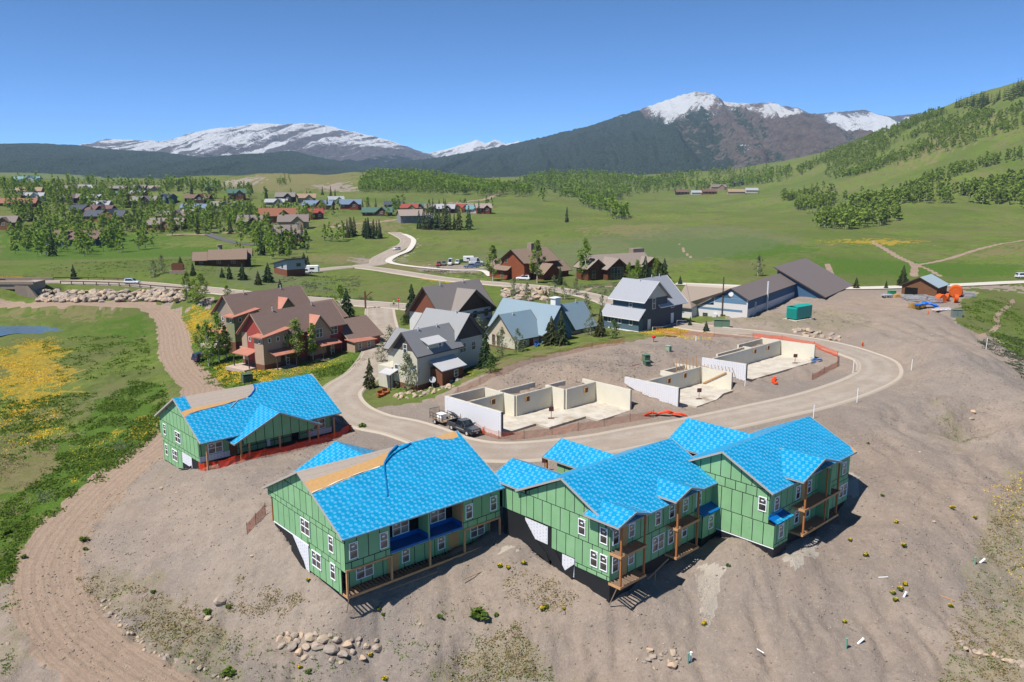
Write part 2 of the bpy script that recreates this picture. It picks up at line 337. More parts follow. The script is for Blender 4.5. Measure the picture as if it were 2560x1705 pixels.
for nm, L in ROADS.items(): i2, d2, _ = near(L, HW[nm], 4); rd[i2] = np.maximum(rd[i2], 1 - sstep(HW[nm] + .6, HW[nm] + 3, d2))
ND = nearw * (1 - rd) * (1 - .8 * TRK)
GZ += ND * DIRT * (.36 * fbm(GX / 6, GY / 6, 4, 21) + .17 * fbm(GX / 1.6, GY / 1.6, 3, 31) + .22 * np.maximum(fbm(GX / 2.4, GY / 2.4, 3, 41, ridge=True) - .35, 0) - .7 * np.clip(1.15 - np.abs(GY - 66) / 14, 0, 1) * np.maximum(fbm(GX / 2.6 + .4 * fbm(GX / 5, GY / 5, 2, 3), GY / 11, 3, 43, ridge=True) - .15, 0) - .9 * sstep(34, 60, GX) * np.maximum(fbm(GX / 5 + .5 * fbm(GX / 8, GY / 8, 2, 5), GY / 14 + GX / 30, 3, 47, ridge=True) - .1, 0))
GZ += ND * (1 - DIRT) * (.3 * fbm(GX / 9, GY / 9, 4, 61) + .1 * fbm(GX / 1.3, GY / 1.3, 2, 71))
GZ += np.clip((GY - 260) / 200, 0, 1) * (1 - rd) * np.minimum(GY / 300, 4) * (.9 * fbm(GX / 45, GY / 60, 4, 81) + 1.3 * fbm(GX / 110 + GY / 300, GY / 150, 2, 83)) * np.clip(1.6 - GY / 2500, .3, 1)
def heap(px, py, r, h, ex=1.0, rot=0.0, rough=.3):
    p = GP(px, py); dx = GX - p[0]; dy = GY - p[1]; c, s = math.cos(rot), math.sin(rot); a = (dx * c + dy * s) / ex; b = -dx * s + dy * c
    dd = np.hypot(a, b) / r; m = dd < 2.2; GZ[m] += (h * np.exp(-(dd[m] ** 2) * 1.6) * (1 + rough * fbm(GX[m] / 1.1, GY[m] / 1.1, 3, 7)))
for a in ((2110, 1215, 3.6, 1.3, 1.6, .7), (1990, 1310, 2.2, -.5, 2.5, .8), (2070, 1330, 2.6, .9, 1.8, .7), (1815, 1385, 2.6, .7, 1.5, .9), (1420, 925, 4, .9, 2, .2), (1650, 895, 2.6, 1.5, 1.6, .1), (1560, 905, 3, .7, 1.5, .2),
          (1560, 870, 4, .5, 2.5, .1), (2450, 1075, 4.0, -2.0, 1.8, .5), (2370, 1035, 2.2, .9, 3, .75), (2540, 1090, 2.5, 1.2, 2.4, .3), (2300, 885, 9, 1.1, 1.8, -.3), (1290, 1385, 1.8, .7, 2, .9), (620, 1340, 3, .5, 1.5, -.5), (2330, 1010, 2, .6, 2, 0), (2260, 1330, 3, .5, 2, .5), (1160, 1650, 1.8, -1.0, 1.4, .9), (760, 1480, 2.2, .45, 1.7, .8), (2010, 1400, 1.6, .5, 2.4, .75)): heap(*a)
for nm, L in ROADS.items():
    idx, d, bz = near(L, HW[nm], 6); w = 1 - sstep(HW[nm] + .8, HW[nm] + 6, d)
    GZ[idx] = GZ[idx] * (1 - w) + (bz - (.16 if nm in ('loop',) else .22)) * w
# ---------------------------------------------------------------- platforms cut for slabs and buildings
class Fr:                                           # a building's own frame: x along its long wall, y along its gable wall
    def __init__(s, P, phi): s.P = np.array(P, float); s.phi = phi; s.rz = math.pi / 2 - R_(phi); p = R_(phi); s.u = np.array([math.sin(p), math.cos(p), 0]); s.v = np.array([-math.cos(p), math.sin(p), 0])
    def w(s, x, y, z=0): return s.P + s.u * x + s.v * y + np.array([0, 0, z])
F1 = Fr((9.07, 69.82, 3.18), 46.5)                   # middle unfinished building
F2 = Fr((-15.0, 68.07, 5.62), 48.7); F4 = Fr((26.12, 75.83, 3.64), 46.8); F3 = Fr((-38.99, 97.0, 4.99), 47.0)
K1 = Fr(W(1040 + 868 / 4.205, 920 + 715 / 4.205, 5.2), 46.0); K2 = Fr(W(1540 + 632 / 4.06, 820 + 800 / 4.06, 5.6), 47.0); K3 = Fr(W(1540 + 1308 / 4.06, 820 + 545 / 4.06, 6.2), 46.5)
def cut(fr, rect, z, lower_only=True):
    x0, x1, y0, y1 = rect; poly = [fr.w(x0, y0), fr.w(x1, y0), fr.w(x1, y1), fr.w(x0, y1)]; m = inpoly(GX, GY, poly)
    GZ[m] = np.minimum(GZ[m], fr.P[2] + z) if lower_only else fr.P[2] + z
cut(F1, (.3, 17.2, .3, 11), -1.2); cut(F1, (.5, 6, 10, 18), 1.5); cut(F1, (9.4, 14, 11, 17), 1.5)
cut(F2, (.3, 18, 1.2, 14), -3.6); cut(F4, (.3, 17.3, 1, 11.5), -.5); cut(F4, (6, 14, 11, 18), -.2); cut(F3, (.3, 18.8, 1.7, 5.5), -.5); cut(F3, (.3, 18.8, 5.5, 12), -2.6); cut(F3, (.2, 19, -2.4, 1.9), -.62)
cut(K1, (.4, 8.5, .0, 7.95), -.32, False); cut(K1, (.4, 16.5, -3, 5.55), -.32, False); cut(K1, (.4, 23.8, -5.4, 2.85), -.32, False); cut(K2, (-.1, 15.4, -2.2, 6.75), -.32, False); cut(K3, (.1, 24.6, -1, 7.2), -.32, False)
for fr, (x0, x1, y0, y1), z in ((K1, (.6, 8.2, 8.3, 11.7), 1.7), (K1, (8.6, 15.8, 5.9, 8.6), 2.4), (K1, (16.7, 23, 3.2, 6), 2.6), (K2, (.6, 8, 7.1, 9.5), 2.1), (K2, (8.9, 14.6, 7.1, 10.5), 1.9), (K3, (.9, 14.8, 7.5, 9), 2.1), (K3, (15.7, 23.7, 7.5, 10.4), 1.8)):
    m = inpoly(GX, GY, [fr.w(x0, y0), fr.w(x1, y0), fr.w(x1, y1), fr.w(x0, y1)]); GZ[m] = fr.P[2] + z + .25 * fbm(GX[m] / 1.2, GY[m] / 1.2, 3, 5)

# ---------------------------------------------------------------- what grows or lies where
def zone(s, amp=1.0):
    q = amp * np.maximum(1, GY / 90); return inpoly(GX + nx * q, GY + ny * q, PG(s)).astype(float)
def zones(amp, *ss): return np.clip(sum(zone(s, amp) for s in ss), 0, 1)
lush = zones(3, '250 1010|330 960|400 970|420 1060|330 1140|220 1230|100 1310|40 1370|0 1400|0 1270|100 1200|180 1090', '280 800|360 790|380 830|330 860|290 840', '480 860|620 880|690 945|640 985|520 960|440 850', '1560 600|1900 590|2040 620|1900 650|1600 640', '2400 815|2560 850|2560 900|2480 845', '0 650|640 640|640 620|0 625', '780 920|900 880|960 860|930 900|800 950', '0 560|420 590|420 640|0 650', '2020 640|2560 660|2560 690|2060 690', '1020 880|1130 930|1090 960|1030 975|1000 940')
dry = zones(4, '0 1120|160 1090|210 1130|130 1200|60 1290|0 1290', '560 452|900 432|880 475|760 478|600 478', '790 560|1000 548|1000 585|900 575', '780 640|870 632|880 655|800 662', '900 655|1130 650|1140 690|930 670', '60 760|300 770|230 800|80 790', '2260 430|2560 250|2560 275|2300 350', '1490 565|1640 560|1650 590|1500 590', '2380 640|2560 600|2560 640', '1180 930|1300 890|1500 855|1650 835|1640 850|1500 872|1300 915|1190 950', '640 430|900 430|890 450|650 455')
yel = zones(3, '0 870|130 850|170 920|150 1000|60 1030|0 1040', '455 765|525 770|540 840|480 850|460 810', '520 905|700 925|690 955|560 960', '1050 690|1160 702|1150 712|1060 700', '2100 598|2280 600|2270 612|2090 610', '1640 805|1790 828|1780 848|1660 846|1610 830', '320 1060|400 1030|400 1080|330 1100')
weed = zones(3, '190 1440|330 1460|480 1500|600 1560|650 1640|600 1720|480 1720|430 1640|300 1570|220 1500', '1110 1650|1200 1570|1290 1560|1350 1640|1420 1720|1060 1720', '2420 1420|2480 1250|2560 1180|2700 1100|2700 1800|2330 1720|2400 1580', '0 1490|40 1465|60 1560|30 1700|0 1720', '1780 800|2060 770|2200 800|2100 830|1850 815', '2330 990|2480 1110|2400 1110|2340 1060')
sage = zones(4, '1150 640|1800 560|2000 600|1800 650|1300 700', '1400 720|1560 700|1640 730|1480 760', '500 650|780 690|800 740|560 720', '2440 850|2560 830|2560 950', '640 735|930 740|930 760|640 745')
DIRT = np.clip(DIRT + zones(2, '1030 672|1090 660|1200 662|1225 680|1100 682', '950 660|1020 600|1035 605|975 660', '2250 720|2560 712|2560 728|2300 730', '1850 765|2050 725|2300 715|2300 760|2100 790|1900 790', '780 465|880 455|875 480|830 478', '0 710|-300 710|-300 725|0 725', '880 640|960 650|930 662|880 655', '560 455|650 440|640 455|560 468', '250 752|560 745|560 760|250 765'), 0, 1)
grav = zones(1, '1735 1420|1805 1418|1795 1480|1780 1555|1760 1560|1745 1500', '1990 1345|2060 1360|2040 1400|1980 1412|1950 1400', '1290 1372|1268 1350|1240 1385', '2080 1190|2140 1195|2130 1240|2090 1240', '1720 660|1760 700|1740 705')
trails = np.zeros_like(GZ)
for s, hw in (('2560 600|2450 622|2350 652|2290 662', 1.2), ('2190 610|2240 640|2282 660|2285 690', 1.2), ('2535 750|2510 772|2490 795|2495 812|2470 835|2440 838', .5), ('1260 480|1200 500|1120 508|1050 512', 2.5), ('2180 602|2300 665|2350 690', .8), ('1440 735|1500 715|1560 722', .7), ('2070 660|2080 690|2076 706', 1.0), ('418 588|500 586|560 583|640 578|700 570', 2.4), ('830 568|880 560|960 553|1020 548', 3), ('1700 610|1712 630|1730 645', .5)):
    L = spline(PG(s), 4); i2, d2, _ = near(L, hw, 2); trails[i2] = np.maximum(trails[i2], 1 - sstep(hw * .7, hw * 1.3, d2))
TRK = np.maximum(TRK, trails); TRK = TRK * 1.0

pw = spline(PG('-160 812|-60 806|20 813|70 808|120 812|150 820|165 826|120 828|90 834|40 833|0 842|-60 852|-150 846') , 2); zp = float(np.median(pw[:, 2])) - .12; _pm = inpoly(GX + nx * .8, GY + ny * .5, pw); GZ[_pm] = zp - .25
def ground_material():
    g = G('ground_cover', .95, .08); a = g.attr('m1'); b = g.attr('m2'); A = g.xyz(a.outputs['Color']); B = g.xyz(b.outputs['Color'])
    fine = g.noise(9, 4, .75); mid = g.noise(.55, 5, .65); big = g.noise(.06, 4, .6); huge = g.noise(.012, 4, .6); str_ = g.noise(.5, 4, .6, stretch=(1, .25, 1))
    jit = (fine - .5) * .5 + (mid - .5) * .5
    grass = g.mix(mid.ss(.3, .7), (.078, .116, .021), (.135, .178, .038)); grass = g.mix(big.ss(.35, .68), grass, (.125, .122, .052))
    pt = g.noise(.17, 6, .78, stretch=(1, .55, 1)); grass = g.mix(pt.ss(.52, .64) * .5, grass, (.04, .062, .016)); grass = g.mix(pt.ss(.44, .34) * .4, grass, (.155, .15, .06)); grass = g.mix(huge.ss(.4, .65) * .6, grass, (.068, .102, .022)); grass = g.mix(fine.ss(.52, .75) * .55, grass, (.03, .055, .012))
    grass = g.mix((A[2] + jit * .6).ss(.35, .65) * .8, grass, g.mix(mid.ss(.35, .65), (.17, .14, .075), (.13, .13, .05)))           # dry
    grass = g.mix((B[0] + jit * .7).ss(.35, .7) * .85, grass, g.mix(fine.ss(.4, .62), (.026, .062, .010), (.10, .175, .022)))       # lush
    grass = g.mix((B[2] + jit * 1.2).ss(.3, .9) * .45, grass, g.mix(fine.ss(.4, .6), (.13, .14, .095), (.085, .10, .05)))             # sage
    grass = g.mix((X(g.nt, b.outputs['Alpha']) + (g.noise(.8, 5, .75) - .5) * 2.2 + jit * .5 - .25).ss(.35, .8) * .62, grass, (.36, .235, .03))
    dirt = g.mix(mid.ss(.3, .7), (.225, .185, .155), (.275, .226, .188)); dirt = g.mix(big.ss(.42, .62) * .7, dirt, (.185, .165, .152))
    dirt = g.mix(str_.ss(.55, .75) * .35, dirt, (.30, .235, .18)); dirt = g.mix(huge.ss(.45, .6) * .35, dirt, (.26, .19, .14))
    cl = g.noise(2.6, 5, .8); dirt = g.mix(cl.ss(.52, .64) * .42, dirt, (.15, .12, .10)); dirt = g.mix(cl.ss(.46, .36) * .38, dirt, (.345, .29, .245)); dirt = g.mix(fine.ss(.5, .72) * .5, dirt, (.135, .105, .085)); peb = g.voro(2.6); dirt = g.mix(peb.lt(.10) * .5, dirt, (.38, .33, .28))
    spk = g.noise(26, 2, .8); dirt = g.mix(spk.ss(.62, .72) * .5, dirt, (.36, .31, .26)); dirt = g.mix(spk.ss(.36, .28) * .45, dirt, (.10, .08, .065))
    dirt = g.mix((B[1] + jit * .5).ss(.4, .6), dirt, g.mix(g.noise(18, 3, .8).ss(.4, .6), (.25, .22, .185), (.40, .36, .31)))               # gravel
    wd = g.mix(fine.ss(.45, .6), (.235, .195, .12), (.12, .135, .055)); wt = (A[1] * .8 + (g.noise(.9, 4, .7) - .5) * 1.6 + jit * .5).ss(.42, .62)
    dirt = g.mix(wt * .38, dirt, wd)
    k = g.mix((A[0] + jit * .5).ss(.38, .62), grass, dirt)
    tr = g.mix(g.noise(1.3, 4, .7).ss(.3, .7), (.30, .222, .168), (.25, .182, .138)); tr = g.mix(fine.ss(.5, .75) * .4, tr, (.16, .12, .09))
    tdx = X(g.nt, g.attr('td').outputs['Fac']); wv = (tdx * 1.15 + (g.noise(.25, 3, .6) - .5) * .8); rl = ((wv.fr() - .5).ab()).ss(.30, .12); tr = g.mix(rl * .24, tr, (.15, .115, .09)); tr = g.mix(((wv * 2.3).fr() - .5).ab().ss(.4, .2) * .16, tr, (.36, .28, .215))
    k = g.mix((X(g.nt, a.outputs['Alpha']) + jit * .35).ss(.4, .62), k, tr)
    g.base(k); g.bump(fine * .7 + mid * 1.2 + spk * .3 + g.noise(2.2, 4, .7) * .8, .8, .16); return g.m
GROUND = ground_material()
V = np.stack([GX, GY, GZ], -1).reshape(-1, 3); iq = np.arange(NR * NC).reshape(NR, NC)
FQ = np.stack([iq[:-1, :-1], iq[:-1, 1:], iq[1:, 1:], iq[1:, :-1]], -1).reshape(-1, 4)
m1 = np.stack([DIRT, weed, dry, TRK], -1).reshape(-1, 4).astype(np.float32); m2 = np.stack([lush, grav, sage, yel], -1).reshape(-1, 4).astype(np.float32)
cls = np.where(TRK > .5, 2, np.where(DIRT > .5, 1, 0)).ravel()[FQ[:, 0]]
for c, nm in ((0, 'meadow_ground'), (1, 'construction_dirt_ground'), (2, 'dirt_track')):
    f = FQ[cls == c]; u, inv = np.unique(f, return_inverse=True)
    me = npmesh(nm, V[u], inv.reshape(-1, 4), GROUND, smooth=True)
    for an, dat in (('m1', m1), ('m2', m2)):
        t = me.color_attributes.new(an, 'FLOAT_COLOR', 'POINT'); t.data.foreach_set('color', dat[u].ravel())
    t = me.attributes.new('td', 'FLOAT', 'POINT'); t.data.foreach_set('value', np.minimum(TD, 9).ravel()[u].astype(np.float32))
    kind(put(nm, me), 'structure')

# ---------------------------------------------------------------- paved roads with concrete kerb pans
asphG = G('road_asphalt', .9, .15); _n = asphG.noise(.25, 5, .65); _c = asphG.mix(_n.ss(.35, .65), (.262, .220, .183), (.308, .262, .218)); _c = asphG.mix(asphG.noise(14, 3, .8).ss(.5, .75) * .4, _c, (.16, .14, .125))
_u = asphG.xyz(asphG.coord('UV')); _cr = asphG.noise(.35, 5, .75, 'UV', dist=1.5); _c = asphG.mix(((_cr - .5).ab().lt(.0045)) * .65, _c, (.07, .065, .06))
_tr = (((_u[1].ab() - 1.5).ab()).ss(.9, .2)) * .22; _c = asphG.mix(_tr, _c, (.36, .33, .295)); _c = asphG.mix(asphG.noise(.12, 5, .7).ss(.48, .64) * .55, _c, (.245, .198, .162)); _c = asphG.mix((_u[1].ab()).ss(2.0, 3.2) * .5, _c, (.25, .205, .168)); asphG.base(_c); asphG.bump(asphG.noise(20, 3, .8), .25, .03)
asph = asphG.m; pale = mat('pale_road_gravel', (.46, .43, .38), .95, .12, .3); conc = mat('kerb_concrete', (.345, .298, .248), .9, .12, .5, fine=.05)
def strip(L, offs, zo, name, m, kinds='structure', parent=None):
    T = np.gradient(L[:, :2], axis=0); T /= np.linalg.norm(T, axis=1)[:, None] + 1e-9; Nn = np.stack([T[:, 1], -T[:, 0]], 1)
    s = np.r_[0, np.cumsum(np.hypot(*np.diff(L[:, :2], axis=0).T))]; k = len(offs); n = len(L)
    Vv = np.concatenate([np.stack([L[:, 0] + Nn[:, 0] * o, L[:, 1] + Nn[:, 1] * o, L[:, 2] + z], 1)[:, None] for o, z in zip(offs, zo)], 1).reshape(-1, 3)
    i = np.arange(n * k).reshape(n, k); f = np.stack([i[:-1, :-1], i[:-1, 1:], i[1:, 1:], i[1:, :-1]], -1).reshape(-1, 4)
    me = npmesh(name, Vv, f, m); ly = me.uv_layers.new(name='uv'); uv = np.stack([np.repeat(s, k), np.tile(offs, n)], 1)[f.ravel()]; ly.data.foreach_set('uv', uv.astype(np.float32).ravel())
    if me.polygons[0].normal.z < 0: me.flip_normals()
    o = put(name, me, parent)
    if kinds: kind(o, kinds)
    return o
for nm, L in ROADS.items():
    w = HW[nm] - .5; far = nm in ('winding', 'valley')
    rdo = strip(L, [-w, -w / 2, 0, w / 2, w], [0, .03, .05, .03, 0], {'loop': 'loop_street_pavement', 'bridge': 'bridge_road_pavement', 'upper': 'upper_street_pavement', 'valley': 'valley_road_pavement', 'winding': 'winding_road_pavement'}[nm], pale if nm == 'valley' else asph)
    if nm in ('loop', 'upper', 'winding', 'bridge'):
        for sgn, side in ((-1, 'inner'), (1, 'outer')):
            o = [w, w + .42, w + .55, w + .62, w + .85]; z = [0, -.02, .09, .10, -.25]
            if sgn < 0: o = [-q for q in reversed(o)]; z = list(reversed(z))
            strip(L, o, z, 'kerb', conc, None, rdo)
wl = spline(PG('1230 692|1205 678|1130 676|1040 668|985 660|972 652|990 640|1018 628|1030 615|1034 602|1024 592|1010 586'), 2); wl[:, 2] += .35
strip(wl, [-1.5, 0, 1.5], [-.1, 0, -.1], 'footpath', mat('path_concrete', (.5, .47, .42), .9, .08, .4))
dl = spline(PG('521 586|550 597|590 607|640 614'), 3); dl[:, 2] += .4
strip(dl, [-2.6, 0, 2.6], [-.2, 0, -.2], 'driveway_road', mat('dark_asphalt', (.09, .09, .10), .9))
wt_ = G('pond_water', .15, .5); wt_.base(wt_.mix(wt_.noise(1.2, 4, .7).ss(.4, .62), (.05, .125, .25), (.06, .09, .13))); wt_.bump(wt_.noise(3, 3), .08, .05)  # blue of the reflected sky is put into the base colour
_c0 = pw[:, :2].mean(0); kind(MB().poly([(_c0[0] + (p[0] - _c0[0]) * 1.06, _c0[1] + (p[1] - _c0[1]) * 1.06, zp) for p in pw]).build('pond_water', wt_.m), 'structure')
# ---------------------------------------------------------------- far mountains
def mountain_material(name, rock, rock2, forest, strata=0):
    g = G(name, .95, .05); a = g.attr('m'); A = g.xyz(a.outputs['Color'])
    n1 = g.noise(.004, 6, .7); n2 = g.noise(.03, 5, .75); n3 = g.noise(.12, 3, .8); n4 = g.noise(.011, 5, .75, stretch=(1, .5, 1.6)); j = (n2 - .5) * 1.6 + (n1 - .5) * .5 + (n4 - .5) * 1.4
    k = g.mix(n2.ss(.42, .58), rock, rock2); k = g.mix(n4.ss(.5, .62) * .6, k, tint(rock2, .55))
    if strata: z = g.xyz(g.coord('Object'))[2]; k = g.mix(((z / strata + n1 * 3).fr().lt(.4)) * .4, k, tint(rock, .62))
    fo = g.mix(n3.ss(.3, .7), tint(forest, .3), tint(forest, 2.0)); k = g.mix((A[1] + j * 1.1).ss(.44, .54), k, fo)
    k = g.mix((A[2] + j * .6).ss(.42, .6) * .8, k, g.mix(n3.ss(.3, .7), (.05, .085, .022), (.09, .13, .04)))
    k = g.mix((A[0] + j * .8 + (n3 - .5) * .7).ss(.47, .53), k, (.84, .86, .89))
    g.base(k); g.bump(n4 * 2.2 + n2 * 1.2 + n3 * .5, 1.0, 34); return g.m
def mountain(name, sky_, D, front, back, base, m, mask, cols=420, rows=110, seed=1, amp=.16, gw=260, power=1.15, lean=0.0, rough=.012):
    S = np.array([list(map(float, s.split())) for s in sky_.split('|')]); px = np.linspace(S[0, 0], S[-1, 0], cols); py = np.interp(px, S[:, 0], S[:, 1])
    a = (px - CX) / FPX; b = (py - CY) / FPX; dy = CT - b * ST; Xr = a * D / dy; Zr = CAMZ + (-ST - b * CT) * D / dy
    sm = Zr.copy(); k = 41
    for _ in range(3): sm = np.convolve(np.pad(sm, k // 2, 'edge'), np.ones(k) / k, 'valid')
    t = np.concatenate([-np.linspace(1, 0, 14)[:-1], np.linspace(0, 1, rows) ** 1.25]); Tt, Xg = np.meshgrid(t, Xr, indexing='ij'); tp = np.clip(Tt, 0, 1)
    Y = D - np.where(Tt > 0, Tt * front, Tt * back); bl = sstep(.0, .5, np.abs(Tt)); top = Zr[None] * (1 - bl) + sm[None] * bl
    H = top - base; Xs = Xg + lean * tp * front
    gul = fbm(Xs / gw + .6 * fbm(Xg / gw / 3, Tt * 3, 2, seed + 3), Tt * 1.2, 4, seed, .5, True); det = fbm(Xg / gw * 3.1, Y / gw * 2.2, 4, seed + 9)
    Z = base + H * (1 - np.abs(Tt)) ** power + H * amp * gul * (tp * (1 - tp) * 3.2) + H * .045 * det * np.minimum(1, .15 + tp * 4)
    Z += (Zr.max() - base) * rough * fbm(Xg / gw * 9, Tt * 30, 3, seed + 20) * (np.abs(Tt) < .9)
    rel = (Z - base) / (Zr.max() - base); mk = mask(px[None] + 0 * Tt, tp, rel, gul, det, Xg, Z)
    Vv = np.stack([Xg, Y, Z], -1).reshape(-1, 3); n, c = Z.shape; i = np.arange(n * c).reshape(n, c)
    f = np.stack([i[:-1, :-1], i[1:, :-1], i[1:, 1:], i[:-1, 1:]], -1).reshape(-1, 4)
    me = npmesh(name, Vv, f, m, smooth=True); me.flip_normals() if me.polygons[len(f) // 2].normal.z < 0 else None
    at = me.color_attributes.new('m', 'FLOAT_COLOR', 'POINT'); at.data.foreach_set('color', np.stack([np.clip(np.broadcast_to(q, Z.shape), -1, 2) for q in mk] + [np.ones_like(Z)], -1).astype(np.float32).ravel())
    return kind(put(name, me), 'structure')
def mk_left(px, t, rel, gul, det, x, z):
    st = fbm(x / 130 + t * 5.0, t * 3.5, 4, 90); st2 = fbm(x / 420 + t * 2, t * 2.0, 3, 95)
    st3 = fbm(x / 60 + t * 9, t * 2.2, 4, 99); snow = .40 + .22 * sstep(.30, .6, rel + .12 * st2) + .55 * st + .35 * st2 + .65 * st3 + .2 * (t < .02) - .35 * sstep(900, 1000, px)
    return snow * sstep(.12, .26, rel + .08 * st2), sstep(.34, .16, rel + .14 * det) + .30 * sstep(880, 1060, px) + .25 * st3, 0 * rel
def mk_small(px, t, rel, gul, det, x, z): st = fbm(x / 160 + t * 4, t * 4, 4, 91); return .62 + .9 * st + .2 * (t < .05), sstep(.6, .3, rel) * 1.0, 0 * rel
def mk_forest(px, t, rel, gul, det, x, z): return 0 * rel + (.75 * (fbm(x / 200, t * 9, 3, 12) > .45) * sstep(.16, .05, t) * sstep(500, 200, px)), 0 * rel + .95 + .1 * det, sstep(.55, .95, t) * (.42 + .9 * det)
def mk_big(px, t, rel, gul, det, x, z):
    st = fbm(x / 150 + t * 7, t * 3, 4, 93); st2 = fbm(x / 500 + t * 3, t * 2, 3, 96)
    pk = sstep(1590, 1680, px) * sstep(1960, 1880, px) + .8 * sstep(1880, 1930, px)
    snow = (sstep(.62, .80, rel + .06 * st2) * .55 * pk + .75 * st * pk + .30 * st2 * pk + .1) * sstep(.55, .68, rel) + .48 * sstep(1595, 1640, px) * sstep(1760, 1700, px) * sstep(.52, .60, rel + .05 * st2) + .6 * st * sstep(1595, 1640, px) * sstep(1760, 1700, px) + .6 * (st > .52) * sstep(.25, .5, rel) * sstep(.75, .6, rel) * sstep(1700, 1800, px)
    strips = fbm(x / 75 + t * 4.5, t * .7, 3, 97)
    fo = np.where(px < 1600, 1.0, 0) * sstep(.95, .80, rel + .03 * det) + sstep(1600, 1720, px) * (.30 + .95 * strips - .25 * gul) * sstep(.86, .74, rel) + (1 - sstep(1560, 1740, px)) * sstep(.80, .62, rel) * .9
    fo = np.maximum(fo, sstep(2000, 2100, px) * (.75 + .4 * st) * sstep(.75, .6, rel))
    return snow, fo - .9 * sstep(.5, .62, fbm(x / 90, t * 5, 2, 33)) * sstep(.55, .8, t) * sstep(1450, 1650, px), sstep(.62, .95, t) * (.30 + .5 * det) * sstep(1680, 1800, px)
def mk_back(px, t, rel, gul, det, x, z): st = fbm(x / 110 + t * 3, t * 2.5, 4, 94); return .40 + .95 * st + .3 * sstep(.05, .15, t) - .35 * sstep(.05, .0, t), sstep(.55, .35, rel + .1 * det) * 1.1, 0 * rel
mm_left = mountain_material('snowy_mountain_rock', (.18, .165, .165), (.115, .11, .115), (.025, .04, .024)); mm_big = mountain_material('brown_mountain_rock', (.225, .178, .148), (.155, .132, .115), (.042, .064, .042), 38)
mm_for = mountain_material('forested_ridge', (.16, .14, .11), (.12, .10, .08), (.046, .072, .046))
mountain('distant_snowy_mountains', '1040 395|1076 381|1117 373|1148 363|1180 354|1191 349|1214 359|1239 349|1265 360|1295 353|1340 362|1450 380', 9500, 1800, 1500, 60, mm_left, mk_small, 160, 60, 41, .2, 220)
mountain('snowy_mountain', '60 400|150 385|231 364|250 354|266 348|292 349|330 350|353 352|376 350|400 354|424 359|434 357|455 344|475 333|500 327|531 322|570 318|608 315|630 310|648 308|680 309|710 312|730 309|745 308|780 309|811 313|862 325|924 338|985 355|1036 373|1097 391|1160 405', 7800, 2300, 1500, 60, mm_left, mk_left, 460, 120, 11, .17, 300, lean=.12)
mountain('forested_foothill', '-500 345|-250 350|0 361|100 358|200 364|266 372|399 379|480 390|567 398|620 396|659 388|700 380|730 376|786 391|850 402|903 411|960 418|1020 422', 5000, 2900, 1500, -40, mm_for, mk_forest, 380, 90, 15, .26, 300, 1.0)
mountain('far_peaks', '1930 258|1935 256|1949 264|1991 268|2026 285|2052 283|2113 278|2164 274|2187 284|2229 292|2281 285|2337 279|2400 270|2500 290', 7600, 1900, 1500, 60, mm_left, mk_back, 260, 90, 17, .2, 260)
mountain('brown_mountain', '840 428|923 416|1000 405|1100 392|1200 376|1300 355|1375 338|1463 317|1510 303|1561 286|1604 272|1655 254|1697 240|1711 235|1744 228|1762 230|1800 252|1828 257|1888 259|1935 256|1960 275|1991 292|2040 312|2100 340|2180 375|2300 410', 5600, 2500, 1500, -20, mm_big, mk_big, 560, 140, 23, .24, 170, lean=.1)
# the air between: a closed box of thin pale haze round the whole scene
hb = MB().box(-14000, 14000, -400, 11800, -160, 760).build('haze', [], None, uv=False); kind(hb, 'stuff')
hm = bpy.data.materials.new('haze_air'); hm.use_nodes = True; _t = hm.node_tree; _t.nodes.remove(_t.nodes['Principled BSDF']); _v = _t.nodes.new('ShaderNodeVolumePrincipled')
_v.inputs['Color'].default_value = (.50, .70, 1.0, 1); _v.inputs['Density'].default_value = 4.6e-5; _v.inputs['Anisotropy'].default_value = .0; _t.links.new(_v.outputs[0], _t.nodes['Material Output'].inputs['Volume'])
hb.data.materials.append(hm)
# ---------------------------------------------------------------- materials of the unfinished buildings
def green_sheathing():
    g = G('green_sheathing', .75, .2); n = g.noise(.7, 4, .6, 'Object'); u, v, _ = g.xyz(g.coord('UV'))
    k = g.mix(n.ss(.3, .7), (.185, .355, .175), (.215, .395, .205)); pr = ((v * 5.5).fr().lt(.45)) * (g.noise(3.5, 2, .5, 'UV', (2.2, .35, 1)).gt(.62)) * (((u / 1.22).fr() - .72).ab().lt(.05))
    k = g.mix(pr * .5, k, (.02, .05, .02)); oi = g.nt.nodes.new('ShaderNodeObjectInfo'); rr = X(g.nt, oi.outputs['Random']); k = g.mix(rr * .30, k, (.14, .29, .14)); k = g.mix(g.noise(5, 4, .7, 'UV', (1, .3, 1)).ss(.55, .75) * .2, k, (.2, .33, .19)); g.base(k); return g.m
GREEN = green_sheathing(); TAPE = mat('black_seam_tape', (.018, .02, .022), .7, .3, 3)
